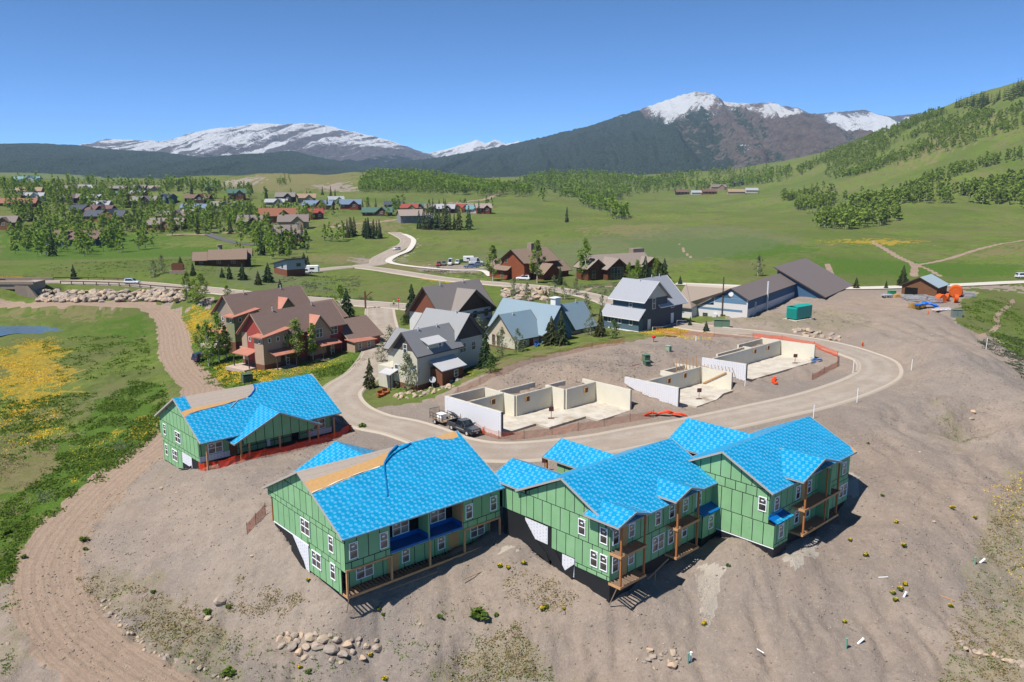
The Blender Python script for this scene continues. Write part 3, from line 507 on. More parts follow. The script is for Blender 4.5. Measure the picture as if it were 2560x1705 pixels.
def sheet_blue():
    g = G('blue_underlayment', .42, .35); u, v, _ = g.xyz(g.coord('UV')); cw, ch = .66, .76
    c = (u / cw).fl(); uu = ((u / cw).fr() - .5) * cw; half = (c * .5).fr(); vv = (((v / ch) + half).fr() - .5) * ch
    wob = g.noise(7, 2, .6, 'UV') * .5 + .72
    def blob(cx, cy, r, sx=1.): a = (uu - cx) * sx; b = vv - cy; return ((a * a + b * b).pw(.5) / r)
    tx = g.noise(13, 2, .6, 'UV', (1, 1.6, 1)).gt(.40)
    b1 = (blob(-.08, .14, .19) * wob).lt(.80); b2 = (blob(.08, -.18, .16, .8) * wob).lt(.80)
    pr = (b1.mx(b2)) * tx; n = g.noise(.5, 4, .6, 'UV'); k = g.mix(n.ss(.3, .7), (.0, .195, .385), (.002, .235, .45))
    seam = (v / 1.42).fr().lt(.016); k = g.mix(pr * .48, k, (.15, .40, .60)); lap = ((v / 1.42).fr() - .03).ab().lt(.03); k = g.mix(lap * .25, k, (.12, .38, .58)); k = g.mix(seam * .5, k, (.0, .09, .30)); g.base(k)
    g.bump(g.noise(1.1, 4, .6, 'UV') + g.noise(9, 2, .6, 'UV') * .15, .30, .10); return g.m
BLUE = sheet_blue(); BLUE2 = mat('blue_sheet_fold', (.0, .15, .36), .45, .25, 2.5); BLUEP = mat('blue_membrane', (.0, .10, .33), .45, .2, .8, bump=.2, bs=2)
OSB = mat('osb_board', (.46, .27, .11), .85, .22, 3, fine=.14); OSBG = mat('weathered_osb', (.34, .285, .24), .9, .16, 2.5, stripe=('v', .61, .03, .72), fine=.14); FASC = mat('fascia_board', (.36, .325, .29), .8, .1, 1)
LUMB = mat('timber', (.46, .25, .115), .75, .2, 2, fine=.08); LUMD = mat('weathered_timber', (.25, .175, .12), .85, .25, 2, fine=.1); BLK = mat('black_membrane', (.016, .017, .019), .55, .25, 1, bump=.35, bs=1.3); CDR = mat('cedar_post', (.33, .125, .04), .7, .15, 2)
WHT = mat('white_vinyl', (.78, .79, .80), .5, .04, 2, fine=0)
def foam_print():
    g = G('printed_foam', .8, .2); u, v, _ = g.xyz(g.coord('UV')); p = ((u / .42).fr() - .5).ab().lt(.2) * ((v / .34 + (u / .42).fl() * .5).fr() - .5).ab().lt(.27) * g.noise(9, 2, .6, 'UV').gt(.5)
    g.base(g.mix(p * .6, (.60, .60, .63), (.20, .20, .26))); return g.m
FOAM = foam_print(); ICF = mat('cream_foam_block', (.62, .585, .48), .85, .13, .45, stripe=('v', .4, .012, .75), fine=.10)
def slabmat():
    g = G('slab_concrete', .9, .15); n = g.noise(.35, 5, .7); k = g.mix(n.ss(.35, .65), (.36, .325, .275), (.47, .435, .38)); k = g.mix(g.noise(.22, 5, .75, dist=.8).ss(.54, .66) * .65, k, (.24, .17, .115)); k = g.mix(g.noise(5, 4, .8).ss(.55, .7) * .35, k, (.20, .17, .14)); g.base(k); return g.m
CONC = slabmat()
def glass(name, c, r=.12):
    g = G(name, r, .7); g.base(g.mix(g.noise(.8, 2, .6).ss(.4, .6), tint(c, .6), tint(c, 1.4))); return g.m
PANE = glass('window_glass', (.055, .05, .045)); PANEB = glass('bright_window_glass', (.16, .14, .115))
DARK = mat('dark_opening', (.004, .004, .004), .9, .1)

# ---------------------------------------------------------------- building kit (local frame of the building)
def clip(poly, cell):
    x0, x1, z0, z1 = cell
    for ax, lim, sg in ((0, x0, 1), (0, x1, -1), (1, z0, 1), (1, z1, -1)):
        out = []
        for i in range(len(poly)):
            a, b = poly[i - 1], poly[i]; ia = (a[ax] - lim) * sg >= -1e-9; ib = (b[ax] - lim) * sg >= -1e-9
            if ia != ib: t = (lim - a[ax]) / (b[ax] - a[ax]); out.append((a[0] + (b[0] - a[0]) * t, a[1] + (b[1] - a[1]) * t))
            if ib: out.append(b)
        poly = out
        if len(poly) < 3: return []
    return poly
class Pl:                                           # a wall plane: axis it runs along, offset, outward side
    def __init__(s, run, at, sgn=-1): s.run = run; s.at = at; s.sg = sgn
    def p(s, a, z, d=0): return (a, s.at + s.sg * d, z) if s.run == 'x' else (s.at + s.sg * d, a, z)
    def n(s): return (0, s.sg, 0) if s.run == 'x' else (s.sg, 0, 0)
def area(q): return abs(sum(q[i - 1][0] * q[i][1] - q[i][0] * q[i - 1][1] for i in range(len(q)))) / 2
def wall(root, pl, poly, rows, width=1.22, mats=None, name='wall', gap=.09, shift=0., thick=.02, back=.12, cell='sheathing_panel'):
    mats = mats or (TAPE, GREEN); o = MB().slab([pl.p(a, z, 0) for a, z in poly], tuple(-back * q for q in pl.n())).build(name, mats[0], root)
    a0 = min(p[0] for p in poly); a1 = max(p[0] for p in poly)
    for r in range(len(rows) - 1):
        k = a0 - width + ((shift + .5 * (r % 2)) * width) % width
        while k < a1:
            q = clip(list(poly), (max(k, a0) + gap / 2, min(k + width, a1) - gap / 2 if k + width < a1 else a1 - .01, rows[r] + gap / 2, rows[r + 1] - gap / 2))
            if len(q) >= 3 and area(q) > .06: MB().slab([pl.p(a, z, .001) for a, z in q], tuple(thick * n for n in pl.n())).build(cell, mats[1], o)
            k += width
    return o
WMESH = {}
def window(root, pl, a, z, w, h, cols=1, rows=2, frame=None, pane=None, sticker=True, d=.03, fw=.075, name='window', sub=True):
    """white framed window standing proud of its wall; each light is a pane of its own"""
    frame = frame or WHT; pane = pane or PANE; key = (round(w, 1), round(h, 1), cols, rows, frame.name, sticker, fw); ang = {('x', -1): 0, ('x', 1): math.pi, ('y', -1): -math.pi / 2, ('y', 1): math.pi / 2}[(pl.run, pl.sg)]
    w, h = round(w, 1), round(h, 1)
    if key not in WMESH:
        m = MB(); t = .07
        m.box(0, w, -t, 0, 0, fw); m.box(0, w, -t, 0, h - fw, h); m.box(0, fw, -t, 0, fw, h - fw); m.box(w - fw, w, -t, 0, fw, h - fw)
        for c in range(1, cols): x = w * c / cols; m.box(x - fw * .55, x + fw * .55, -t, 0, fw, h - fw)
        for r in range(1, rows): y = h * r / rows; m.box(fw, w - fw, -t * .9, 0, y - fw * .35, y + fw * .35)
        if sticker: m.box(w / cols * .3, w / cols * .62, -t * .42, -.02, h * .70, h * .78); m.box(w / cols * .74, w / cols * .86, -t * .42, -.02, h * .82, h * .92)
        pm = []
        for c in range(cols):
            for r in range(rows):
                q = MB(); q.box(w * c / cols + .02, w * (c + 1) / cols - .02, -.022, -.002, h * r / rows + .02, h * (r + 1) / rows - .02); pm.append(q)
        WMESH[key] = (m.mesh('window', frame), pm, {})
    me, pm, cache = WMESH[key]; o = put(name, me, root, pl.p(a if ang in (0, -math.pi / 2) and pl.run == 'x' and pl.sg < 0 or (pl.run == 'y' and pl.sg > 0) else a + w, z, d), ang)
    if sub:
        for i, q in enumerate(pm):
            kk = (i, pane.name)
            if kk not in cache: cache[kk] = q.mesh('pane', pane)
            put('pane', cache[kk], o)
    return o
def board(root, pl, a0, a1, z0, z1, m, name, d=.03, t=.02): return MB().slab([pl.p(a0, z0, d), pl.p(a1, z0, d), pl.p(a1, z1, d), pl.p(a0, z1, d)], tuple(t * n for n in pl.n())).build(name, m, root)
def gable(root, ax, a0, a1, rpos, rz, e0, z0, e1, z1, deck=None, sheet=None, polys=None, fascia=None, th=.14, name='roof', trim=.2, sheetname='underlayment', a0e=None):
    """gable roof: ridge along ax; deck slabs, optional covering sheets and fascia boards"""
    deck = deck or OSBG; P = (lambda a, r, z: (a, r, z)) if ax == 'x' else (lambda a, r, z: (r, a, z)); out = []
    for i, (e, ez) in enumerate(((e0, z0), (e1, z1))):
        if e is None: continue
        ae = a0 if a0e is None or i else a0e; c = [P(a0, rpos, rz), P(a1, rpos, rz), P(a1, e, ez), P(ae, e, ez)]
        o = MB().slab(c, (0, 0, -th)).build(name + '_slope' if name == 'roof' else name, deck, root); out.append(o)
        n = np.cross(np.subtract(c[1], c[0]), np.subtract(c[3], c[0])); n = n / np.linalg.norm(n); n = n if n[2] > 0 else -n
        pp = (polys or {}).get(i, [(a0 + .03, 0), (a1 - .03, 0), (a1 - .03, 1.01), (ae + .03, 1.01)])
        if sheet is not None and pp:
            for q, mm, off in ([(pp, sheet, .012)] if not isinstance(pp, dict) else [(v[0], v[1], v[2]) for v in pp.values()]):
                b = np.array([P(a, rpos + (e - rpos) * t, rz + (ez - rz) * t) for a, t in q]) + n * off
                MB().slab(b, n * .012).build(sheetname if mm in (BLUE, BLUEP) else 'bare_sheathing', mm, o)
        if fascia is not None:
            up = tuple(n); MB().beam(P(ae, e, ez - trim / 2 + .03), P(a1, e, ez - trim / 2 + .03), .045, trim).build('fascia_board', fascia, o)
            for a, s in ((a0, -1), (a1, 1)) if a0e is None or i else ((a1, 1),):
                d = .026 * s; MB().beam(P(a + d, rpos, rz - trim / 2 + .035), P(a + d, e, ez - trim / 2 + .035), .045, trim).build('fascia_board', fascia, o)
    return out
def deck(root, x0, x1, y0, y1, z, rim=LUMB, joist=LUMD, step=.41, h=.24):
    """open balcony framing: rim boards and every joist a piece of its own"""
    d = MB().box(x0, x1, y0 - .05, y0, z - h, z).box(x0 - .05, x0, y0 - .05, y1, z - h, z).box(x1, x1 + .05, y0 - .05, y1, z - h, z).build('balcony_frame', rim, root)
    me = MB().box(-.02, .02, 0, y1 - y0, -h + .01, 0).mesh('joist', joist); x = x0 + .3
    while x < x1 - .1: put('joist', me, d, (x, y0, z - .012)); x += step
    return d
def post(root, x, y, z0, z1, m=None, w=.17, name='post'): return MB().box(x - w / 2, x + w / 2, y - w / 2, y + w / 2, z0, z1).build(name, m or CDR, root)
def crumple(root, pts, r, n, m, name, seed=0):
    """gathered sheet: several wavering folds along a path"""
    rn = random.Random(seed); b = MB(); P = spline(pts, .35)
    for k in range(n):
        off = (rn.uniform(-1, 1) * r * 1.6, rn.uniform(-1, 1) * r * .6); ph = rn.uniform(0, 6); rr = []
        for i, p in enumerate(P):
            t = i / len(P); q = r * (.45 + .35 * math.sin(i * .9 + ph)) * (1.0 - .25 * t); cx = p[0] + off[0] * math.sin(i * .5 + ph); cy = p[1] + off[0] * math.cos(i * .4 + ph) * .6; cz = p[2] + max(.0, off[1]) + q * .35
            d = P[min(i + 1, len(P) - 1)] - P[max(i - 1, 0)]; d /= np.linalg.norm(d) + 1e-9; s = np.cross(d, (0, 0, 1)); s /= np.linalg.norm(s) + 1e-9; u = np.cross(s, d)
            rr.append([np.array((cx, cy, cz)) + (s * math.cos(g) * q * 1.3 + u * math.sin(g) * q * .7) for g in [j * math.pi / 3 for j in range(6)]])
        b.rings(rr)
    return b.build(name, m, root)
def root_at(fr, name, label, cat='building', group=None): return thing(name, label, cat, fr.P, fr.rz, group)
UNF = 'unfinished green townhouses'

# ---------------------------------------------------------------- middle unfinished building
r = root_at(F1, 'unfinished_townhouse', 'unfinished green townhouse with blue roof and two small timber balconies, stepping down the slope', group=UNF)
L = Pl('y', 0); Rr = Pl('x', 0)
MB().box(.14, 16.6, .14, 11.4, -.1, 5.2).box(.14, 5.9, 11.4, 15.9, 2.9, 5.5).box(9, 14.2, 11.5, 15.2, 2.9, 5.4).build('light_block_core', DARK, r)  # black boxes added inside the walls to block light
wall(r, L, [(0, 0), (4.35, 0), (4.35, 3.0), (0, 3.0)], [0, .45, 3.0], shift=.3); wall(r, L, [(4.35, .76), (7.46, .76), (7.46, 3.0), (4.35, 3.0)], [.76, 3.0], shift=.0)
wall(r, L, [(0, 3.0), (11.0, 3.0), (11.0, 5.75), (5.9, 8.42), (0, 5.52)], [3.0, 5.42, 8.6], shift=.2); wall(r, L, [(11.0, 2.95), (14.63, 2.95), (14.63, 5.7), (11, 5.7)], [2.95, 5.42, 5.8], shift=.7)
wall(r, Rr, [(0, 0), (16.6, 0), (16.6, 5.6), (0, 5.6)], [0, 3.0, 5.6], shift=.1)
for a0, c in ((-.75, 1.45), (8.0, 10.15)): wall(r, Pl('x', -.03), [(c - 2.2, 5.6), (c + 2.2, 5.6), (c + 2.2, 6.05), (c, 6.72), (c - 2.2, 6.05)], [5.6, 7], shift=.4)
wall(r, Pl('y', 8.9), [(11.6, 2.9), (15.2, 2.9), (15.2, 5.5), (11.6, 5.5)], [2.9, 5.5]); 
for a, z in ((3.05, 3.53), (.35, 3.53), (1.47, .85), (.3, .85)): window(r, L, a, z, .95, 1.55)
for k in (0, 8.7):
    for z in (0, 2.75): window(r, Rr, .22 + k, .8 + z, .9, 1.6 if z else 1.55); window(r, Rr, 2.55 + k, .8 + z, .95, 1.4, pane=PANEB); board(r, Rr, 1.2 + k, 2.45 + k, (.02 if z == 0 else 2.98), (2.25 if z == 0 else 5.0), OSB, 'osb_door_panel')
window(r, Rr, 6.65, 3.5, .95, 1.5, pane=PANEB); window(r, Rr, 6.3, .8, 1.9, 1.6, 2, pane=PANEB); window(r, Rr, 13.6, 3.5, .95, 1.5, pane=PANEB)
gable(r, 'x', -.45, 17.2, 5.9, 8.66, -.6, 5.52, 12.2, 5.62, OSB, BLUE, None, FASC)
gable(r, 'y', 9.0, 16.3, 2.95, 7.15, -.25, 5.74, 6.1, 5.74, OSB, BLUE, None, FASC, a0e=11.6); gable(r, 'y', 6, 17.2, 11.7, 7.2, 8.6, 5.74, 14.8, 5.74, OSB, BLUE, None, FASC)
for c in (1.45, 10.15):
    gable(r, 'y', -1.65, 2.6, c, 6.95, c - 2.4, 6.16, c + 2.4, 6.16, OSB, BLUE, None, FASC)
    for z in (.06, 3.06): deck(r, c - 1.65, c + 2.1, -1.4, -.03, z)
    for x in (-1.5, 1.95): post(r, c + x, -1.28, -.05, 5.98)
post(r, 9.0, 16.9, 2.6, 5.6); post(r, 14.4, 16.9, 2.6, 5.6)
MB().box(.03, 16.5, .03, 4.3, -3.4, -.02).box(.03, 6, 4.3, 7.5, -2.4, .74).box(.03, 6, 7.5, 14.6, -.6, 2.9).build('foundation', BLK, r)
for a0, a1, z0, z1 in ((8.0, 11.2, 1.0, 2.85), (4.4, 6.0, -1.2, .70)): board(r, L, a0, a1, z0, z1, FOAM, 'foam_form_panel', .0, .04)
board(r, L, 0, 14.6, 2.86, 2.99, WHT, 'flashing_strip', .01, .02) if False else None
MB().slab([Pl('y', 0).p(a, z, .06) for a, z in ((4.4, .2), (4.6, -2.0), (6.4, -1.2), (7.4, .7), (6.9, .74), (5.6, -.9))], (-.05, 0, 0)).build('plastic_sheet', BLK, r); MB().slab([Pl('y', 0).p(a, z, .06) for a, z in ((8.1, .0), (7.6, -.9), (11.6, .2), (12.2, 2.9), (11.4, 2.9), (9.6, .9))], (-.05, 0, 0)).build('plastic_sheet', BLK, r)
MB().beam((4.6, -.9, -1.0), (8.2, -.7, -.2), .1, .14).beam((5.8, -.9, -.75), (5.8, -.9, -2.4), .1, .1).build('safety_rail', LUMD, r); MB().tube((-.1, -1.0, -.1), (-.2, -.2, -2.1), .05).build('brace_pipe', LUMD, r)
bay = MB().box(13.9, 16.6, -.7, .1, .05, 2.7).build('bay', TAPE, r); wall(r, Pl('x', -.72), [(13.9, .05), (16.6, .05), (16.6, 2.7), (13.9, 2.7)], [.05, 2.7]); wall(r, Pl('y', 13.88), [(-.7, .05), (0, .05), (0, 2.7), (-.7, 2.7)], [.05, 2.7])
window(r, Pl('x', -.74), 14.9, .8, .95, 1.5, pane=PANEB); MB().slab([(13.4, -1.15, 2.72), (16.8, -1.15, 2.72), (16.8, .02, 3.2), (13.4, .02, 3.2)], (0, 0, .1)).build('bay_roof', BLUEP, r); MB().box(13.95, 16.6, -.68, .1, -3, .05).build('bay_foundation', BLK, r)
# ---------------------------------------------------------------- left front unfinished building
r = root_at(F2, 'unfinished_townhouse', 'unfinished green townhouse with bare strip and bunched blue sheet on its roof', group=UNF)
MB().box(.14, 18.2, 1.65, 14.4, -3.2, 2.6).box(.14, 4.7, .14, 1.9, -.4, 2.6).box(13.4, 18.2, .14, 1.9, -.4, 2.6).build('light_block_core', DARK, r)  # unseen black filling, added to keep light out of the building
wall(r, L, [(.8, -3.08), (6.95, -3.08), (6.95, -.1), (.8, -.1)], [-3.1, -.68, -.1], shift=.4); wall(r, L, [(6.95, -.4), (14.5, -.4), (14.5, 2.15), (6.95, 2.15)], [-.4, 2.15], shift=.2); wall(r, L, [(0, -.66), (.8, -.66), (.8, 2.15), (0, 2.15)], [-.68, 2.15]); wall(r, L, [(.8, -.1), (6.95, -.1), (6.95, 2.15), (.8, 2.15)], [-.1, 2.15], shift=.6)
wall(r, L, [(0, 2.15), (15.6, 2.15), (15.6, 2.95), (7.75, 6.85), (0, 2.98)], [2.15, 2.68, 4.9, 7], shift=.3)
for a0, a1 in ((0, 4.75), (13.4, 18.3)): wall(r, Rr, [(a0, -.45), (a1, -.45), (a1, 2.65), (a0, 2.65)], [-.45, .25, 2.65], shift=.5)
wall(r, Rr, [(4.75, -.45), (13.4, -.45), (13.4, -.1), (4.75, -.1)], [-.45, -.1], 2.44)
BK = Pl('x', 1.7); LW = Pl('x', 1.5)
wall(r, BK, [(4.75, -.1), (13.4, -.1), (13.4, 2.75), (4.75, 2.75)], [-.1, 2.75]); wall(r, LW, [(.8, -3.1), (18.3, -3.1), (18.3, -.5), (.8, -.5)], [-3.1, -.5], shift=.3); MB().box(9.15, 9.32, -.0, 1.7, -.1, 2.6).build('partition', GREEN, r); MB().box(13.3, 13.42, .02, 1.7, -.1, 2.6).build('partition', OSB, r); MB().box(4.7, 4.76, .02, 1.7, -.1, 2.6).build('partition', GREEN, r)
MB().box(.2, 18.2, .12, 1.6, -.4, -.12).build('soffit', LUMD, r)
for a0, a1 in ((4.8, 9.14), (9.34, 13.28)): MB().box(a0, a1, -.03, 1.69, -.1, -.06).box(a0, a1, 1.64, 1.69, -.06, .42).box(a1 - .04, a1, -.03, 1.66, -.06, .4).box(a0, a1, -.06, -.03, -.3, -.06).build('balcony_membrane', BLUEP, r)
[MB().beam((q0, -.02, -.52), (q1, -.02, -.52), .14, .2).build('header_beam', LUMB, r) for q0, q1 in ((0, 4.75), (13.4, 18.3))]
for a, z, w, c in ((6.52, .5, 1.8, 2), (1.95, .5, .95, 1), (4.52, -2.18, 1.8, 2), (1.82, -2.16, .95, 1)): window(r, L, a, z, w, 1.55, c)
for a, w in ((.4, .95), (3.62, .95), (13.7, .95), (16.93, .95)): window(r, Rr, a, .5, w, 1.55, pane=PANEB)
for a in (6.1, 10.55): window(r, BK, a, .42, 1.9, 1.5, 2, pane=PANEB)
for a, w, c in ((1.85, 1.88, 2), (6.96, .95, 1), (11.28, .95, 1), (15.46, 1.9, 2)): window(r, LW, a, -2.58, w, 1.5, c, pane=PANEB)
for a in (5.3, 6.0, 12.65): board(r, LW, a, a + (.55 if a < 6 else .6 if a < 7 else 1.3), -3.1, -.95, OSB, 'osb_door_panel')
gable(r, 'x', -.45, 18.75, 7.75, 6.98, -.45, 2.86, 15.95, 2.9, OSBG, BLUE, {0: [(-.43, .335), (3, .275), (6.2, .23), (7.4, .235), (8.3, .20), (9.2, .11), (10.2, .03), (10.8, .0), (16.4, .0), (16.9, .05), (17.5, .085), (18.0, .05), (18.3, 0), (18.72, 0), (18.72, 1.01), (-.43, 1.01)], 1: []}, FASC)
rs = [c for c in r.children if c.name.startswith('roof_slope')][0]
def onroof(a, t, k=.02): return (a, 7.75 - 8.2 * t, 6.98 - 4.12 * t + k)
MB().slab([onroof(*q) for q in ((-.43, .17), (4, .14), (8, .09), (10.4, .02), (10.1, .05), (8.2, .215), (6.2, .245), (3, .29), (-.43, .35))], (0, 0, .008)).build('bare_sheathing', OSB, rs); MB().slab([onroof(*q) for q in ((15.6, .005), (18.5, .005), (18.3, .1), (17.4, .11), (16.2, .07))], (0, 0, .008)).build('bare_sheathing', OSB, rs)
crumple(r, [onroof(10.9, .01, .1), onroof(9.6, .08, .12), onroof(8.4, .19, .12), onroof(7.9, .26, .1), onroof(7.3, .40, .08), onroof(6.6, .56, .06), onroof(6.1, .66, .05)], .085, 6, BLUE2, 'bunched_sheet', 3)
crumple(r, [onroof(12.4, .02, .05), onroof(11.0, .07, .08), onroof(9.4, .13, .08), onroof(8.4, .2, .08)], .09, 4, BLUE2, 'bunched_sheet', 5); crumple(r, [onroof(-.4, .34, .03), onroof(2.5, .285, .03), onroof(5, .25, .03), onroof(7.5, .235, .03)], .06, 2, mat('torn_edge', (.72, .68, .58), .9), 'torn_edge', 8)
gable(r, 'y', 11, 18.3, 9.5, 5.15, 3.5, 2.45, 15.5, 2.45, OSB, BLUE, None, FASC); wall(r, Pl('x', 17.9, 1), [(4, 1.6), (15, 1.6), (15, 2.5), (9.5, 5), (4, 2.5)], [1.6, 5])
dk = deck(r, .1, 18.6, -.05, 1.45, -2.98)
for x, z in ((.12, -.6), (4.85, -.5), (9.27, -.4), (13.56, -.5), (18.25, -.6)): post(r, x, .0, -3.0, z, LUMB, .18)
post(r, .3, 15.3, -1.0, 2.6); post(r, 17.9, 1.3, -3.0, -.5, LUMB, .14)
MB().box(.86, 18.2, 1.6, 7, -5.6, -3.08).box(.04, 18.2, 6.95, 14.45, -4.6, -.42).build('foundation', BLK, r); board(r, L, 6.95, 14.5, -.5, -.38, WHT, 'flashing_strip', .01, .02)
MB().slab([L.p(a, z, .03) for a, z in ((7.0, -.52), (10.2, -.52), (9.2, -1.5), (7.7, -3.1), (7.0, -3.3))], (-.03, 0, 0)).build('foam_form_panel', FOAM, r); MB().slab([L.p(a, z, .1) for a, z in ((8.1, -2.4), (7.4, -3.6), (9.2, -3.9), (10.6, -2.6), (10.3, -.6), (9.6, -1.2))], (-.06, 0, 0)).build('plastic_sheet', BLK, r)
MB().tube((.15, -.1, -3.2), (-.05, .1, -4.6), .05).tube((4.0, -.6, -3.5), (9.5, -.9, -3.35), .05).build('brace_pipe', LUMD, r)
# ---------------------------------------------------------------- right unfinished building
r = root_at(F4, 'unfinished_townhouse', 'unfinished green townhouse at the far right with wide blue roof and long two-level timber balcony', group=UNF)
m = .72; R4 = Pl('x', m)
MB().box(.14, 17.5, m + .14, 11.5, -.1, 5.6).box(6, 14, 11.5, 16.6, 2, 5).build('light_block_core', DARK, r)  # added black filling behind the walls, blocks light
wall(r, L, [(0, 0), (8.5, 0), (8.5, 2.38), (0, 2.38)], [0, 2.38], shift=.0); wall(r, L, [(m, 2.38), (11.5, 2.38), (11.5, 4.85), (m, 4.85)], [2.38, 4.85], shift=.5); wall(r, L, [(m, 4.85), (11.5, 4.85), (11.5, 5.9), (6.1, 8.5), (m, 5.75)], [4.85, 5.85, 8.6], shift=.2)
wall(r, R4, [(2.7, 0), (17.6, 0), (17.6, 2.7), (2.7, 2.7)], [0, 2.7], shift=.3); wall(r, R4, [(0, 2.7), (17.6, 2.7), (17.6, 5.75), (0, 5.75)], [2.7, 3.3, 5.75], shift=.3)
MB().box(0, 2.7, .12, m + .1, .05, 2.6).build('bay', TAPE, r); wall(r, Pl('x', .0), [(0, 0), (2.7, 0), (2.7, 2.6), (0, 2.6)], [0, .35, 2.6], .9); wall(r, Pl('y', 2.72, 1), [(0, 0), (m, 0), (m, 2.6), (0, 2.6)], [0, 2.6])
MB().slab([(-.2, -.35, 2.66), (2.95, -.35, 2.66), (2.95, m, 3.05), (-.2, m, 3.05)], (0, 0, .09)).build('bay_roof', BLUEP, r); MB().slab([(-.2, m - .05, 3.1), (2.3, m - .05, 3.1), (2.4, m - .05, 3.6), (2.0, m - .05, 3.5), (-.2, m - .05, 3.35)], (0, -.03, 0)).slab([(-.25, -.4, 2.78), (3.0, -.4, 2.78), (2.95, -.05, 2.9), (1.5, .1, 2.96), (-.2, -.0, 2.93)], (0, 0, .02), 0).build('bay_roof_sheet', BLUE, r)
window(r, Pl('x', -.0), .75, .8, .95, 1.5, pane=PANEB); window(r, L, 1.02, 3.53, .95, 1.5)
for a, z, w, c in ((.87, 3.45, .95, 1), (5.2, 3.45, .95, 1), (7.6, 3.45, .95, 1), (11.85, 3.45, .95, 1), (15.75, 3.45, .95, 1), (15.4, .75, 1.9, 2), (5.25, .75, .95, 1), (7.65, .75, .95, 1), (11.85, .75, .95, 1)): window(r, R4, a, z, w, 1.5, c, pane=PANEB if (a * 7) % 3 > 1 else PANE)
for z in (.05, 2.85): board(r, R4, 6.4, 7.5, z, z + 2.0, OSB, 'osb_door_panel'); board(r, R4, 10.8, 11.7, z, z + 2.0, OSB, 'osb_door_panel')
wall(r, Pl('x', m - .03), [(3.6, 5.75), (11.8, 5.75), (11.8, 6.2), (7.7, 7.5), (3.6, 6.2)], [5.75, 7.6])
gable(r, 'x', -.45, 18.0, 6.1, 8.72, m - .55, 5.84, 12.2, 5.7, OSB, BLUE, {0: [(-.42, 0), (17.97, 0), (17.97, .86), (17.2, 1.01), (-.42, 1.01)]}, FASC); gable(r, 'y', 6.5, 17.5, 9.8, 7.7, 5.2, 5.5, 14.4, 5.5, OSB, BLUE, None, FASC); gable(r, 'y', m - 1.7, 3.9, 7.7, 7.75, 3.4, 6.38, 12.0, 6.38, OSB, BLUE, None, FASC)
MB().box(10.1, 10.26, m - 1.4, m, -.1, 5.9).build('partition', GREEN, r)
for z in (.35, 3.05): deck(r, 4.4, 12.25, m - 1.5, m - .03, z)
for x in (4.75, 9.3, 12.0): post(r, x, m - 1.35, .1, 6.2)
MB().box(.04, 2.66, .04, m, -2.6, -.02).box(.04, 17.5, m + .04, 9, -2.6, -.02).build('foundation', BLK, r); board(r, L, 0, 8.5, -.1, .0, WHT, 'flashing_strip', .005, .012)
MB().tube((17.7, .9, -.2), (20.3, .3, -.9), .07).build('drain_pipe', WHT, r)
# ---------------------------------------------------------------- left back unfinished building
r = root_at(F3, 'unfinished_townhouse', 'unfinished green townhouse behind red netting with wide front porch gable and half bare grey roof', group=UNF)
MB().box(.14, 18.6, .14, 12.2, -.1, 2.8).box(.14, 18.6, 5.9, 12.2, -2.9, 0).build('light_block_core', DARK, r)  # added unseen black boxes that stop light passing through
wall(r, L, [(5.7, -2.72), (12.4, -2.72), (12.4, .5), (5.7, .5)], [-2.72, .0, .5], shift=.3); wall(r, L, [(0, 0), (5.7, 0), (5.7, .5), (0, .5)], [0, .5]); wall(r, L, [(0, .5), (12.9, .5), (12.9, 2.9), (0, 2.9)], [.5, 2.9], shift=.2); wall(r, L, [(-.2, 2.9), (12.9, 2.9), (12.9, 3.45), (6.15, 6.95), (-.2, 3.65)], [2.9, 4.9, 7], shift=.6)
wall(r, Rr, [(0, .75), (18.7, .75), (18.7, 2.9), (0, 2.9)], [.75, 2.9], shift=.2); wall(r, Rr, [(4, 0), (15, 0), (15, .75), (4, .75)], [0, .75]); board(r, Rr, 0, 4, 0, .75, FOAM, 'foam_form_panel', .0, .03); board(r, Rr, 15, 18.7, 0, .75, FOAM, 'foam_form_panel', .0, .03); board(r, L, 2.6, 5.7, -1.4, .0, FOAM, 'foam_form_panel', .0, .03)
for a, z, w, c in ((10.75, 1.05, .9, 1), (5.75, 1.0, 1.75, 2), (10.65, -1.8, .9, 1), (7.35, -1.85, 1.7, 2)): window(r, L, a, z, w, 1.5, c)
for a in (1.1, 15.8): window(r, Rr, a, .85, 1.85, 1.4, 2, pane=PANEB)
board(r, Rr, 12.6, 13.6, .05, 2.0, DARK, 'door_opening', .03, .01); board(r, Rr, 9.0, 9.45, .1, 2.0, WHT, 'wrapped_door'); board(r, Rr, 3.9, 4.9, .1, 1.9, mat('brown_board', (.16, .07, .035)), 'door')
gable(r, 'x', -.45, 19.4, 6.15, 7.18, -1.7, 3.05, 13.4, 3.35, OSBG, BLUE, {0: [(-.42, .0), (1.1, 0), (1.0, .27), (-.42, .30), (-.42, .44), (.5, .38), (2, .36), (6, .33), (8.6, .28), (10.2, .16), (10.6, .10), (10.4, .0), (19.1, 0), (19.37, .12), (19.37, 1.01), (-.42, 1.01)], 1: []}, FASC)
rs = [c for c in r.children if c.name.startswith('roof_slope')][0]
def onr(a, t, k=.03): return (a, 6.15 - 7.85 * t, 7.18 - 4.13 * t + k)
crumple(r, [onr(10.5, .03, .06), onr(10.3, .13, .07), onr(9.6, .2, .07), onr(8.6, .27, .06)], .12, 3, BLUEP, 'bunched_sheet', 4); crumple(r, [onr(8.3, .28), onr(5, .335), onr(2, .36), onr(.2, .40)], .05, 2, BLUEP, 'bunched_sheet', 6); MB().tube(onr(6.1, .31, .06), onr(7.1, .30, .06), .06).tube(onr(7.1, .30, .06), onr(5.6, .43, .06), .06).build('loose_batten', FASC, rs)
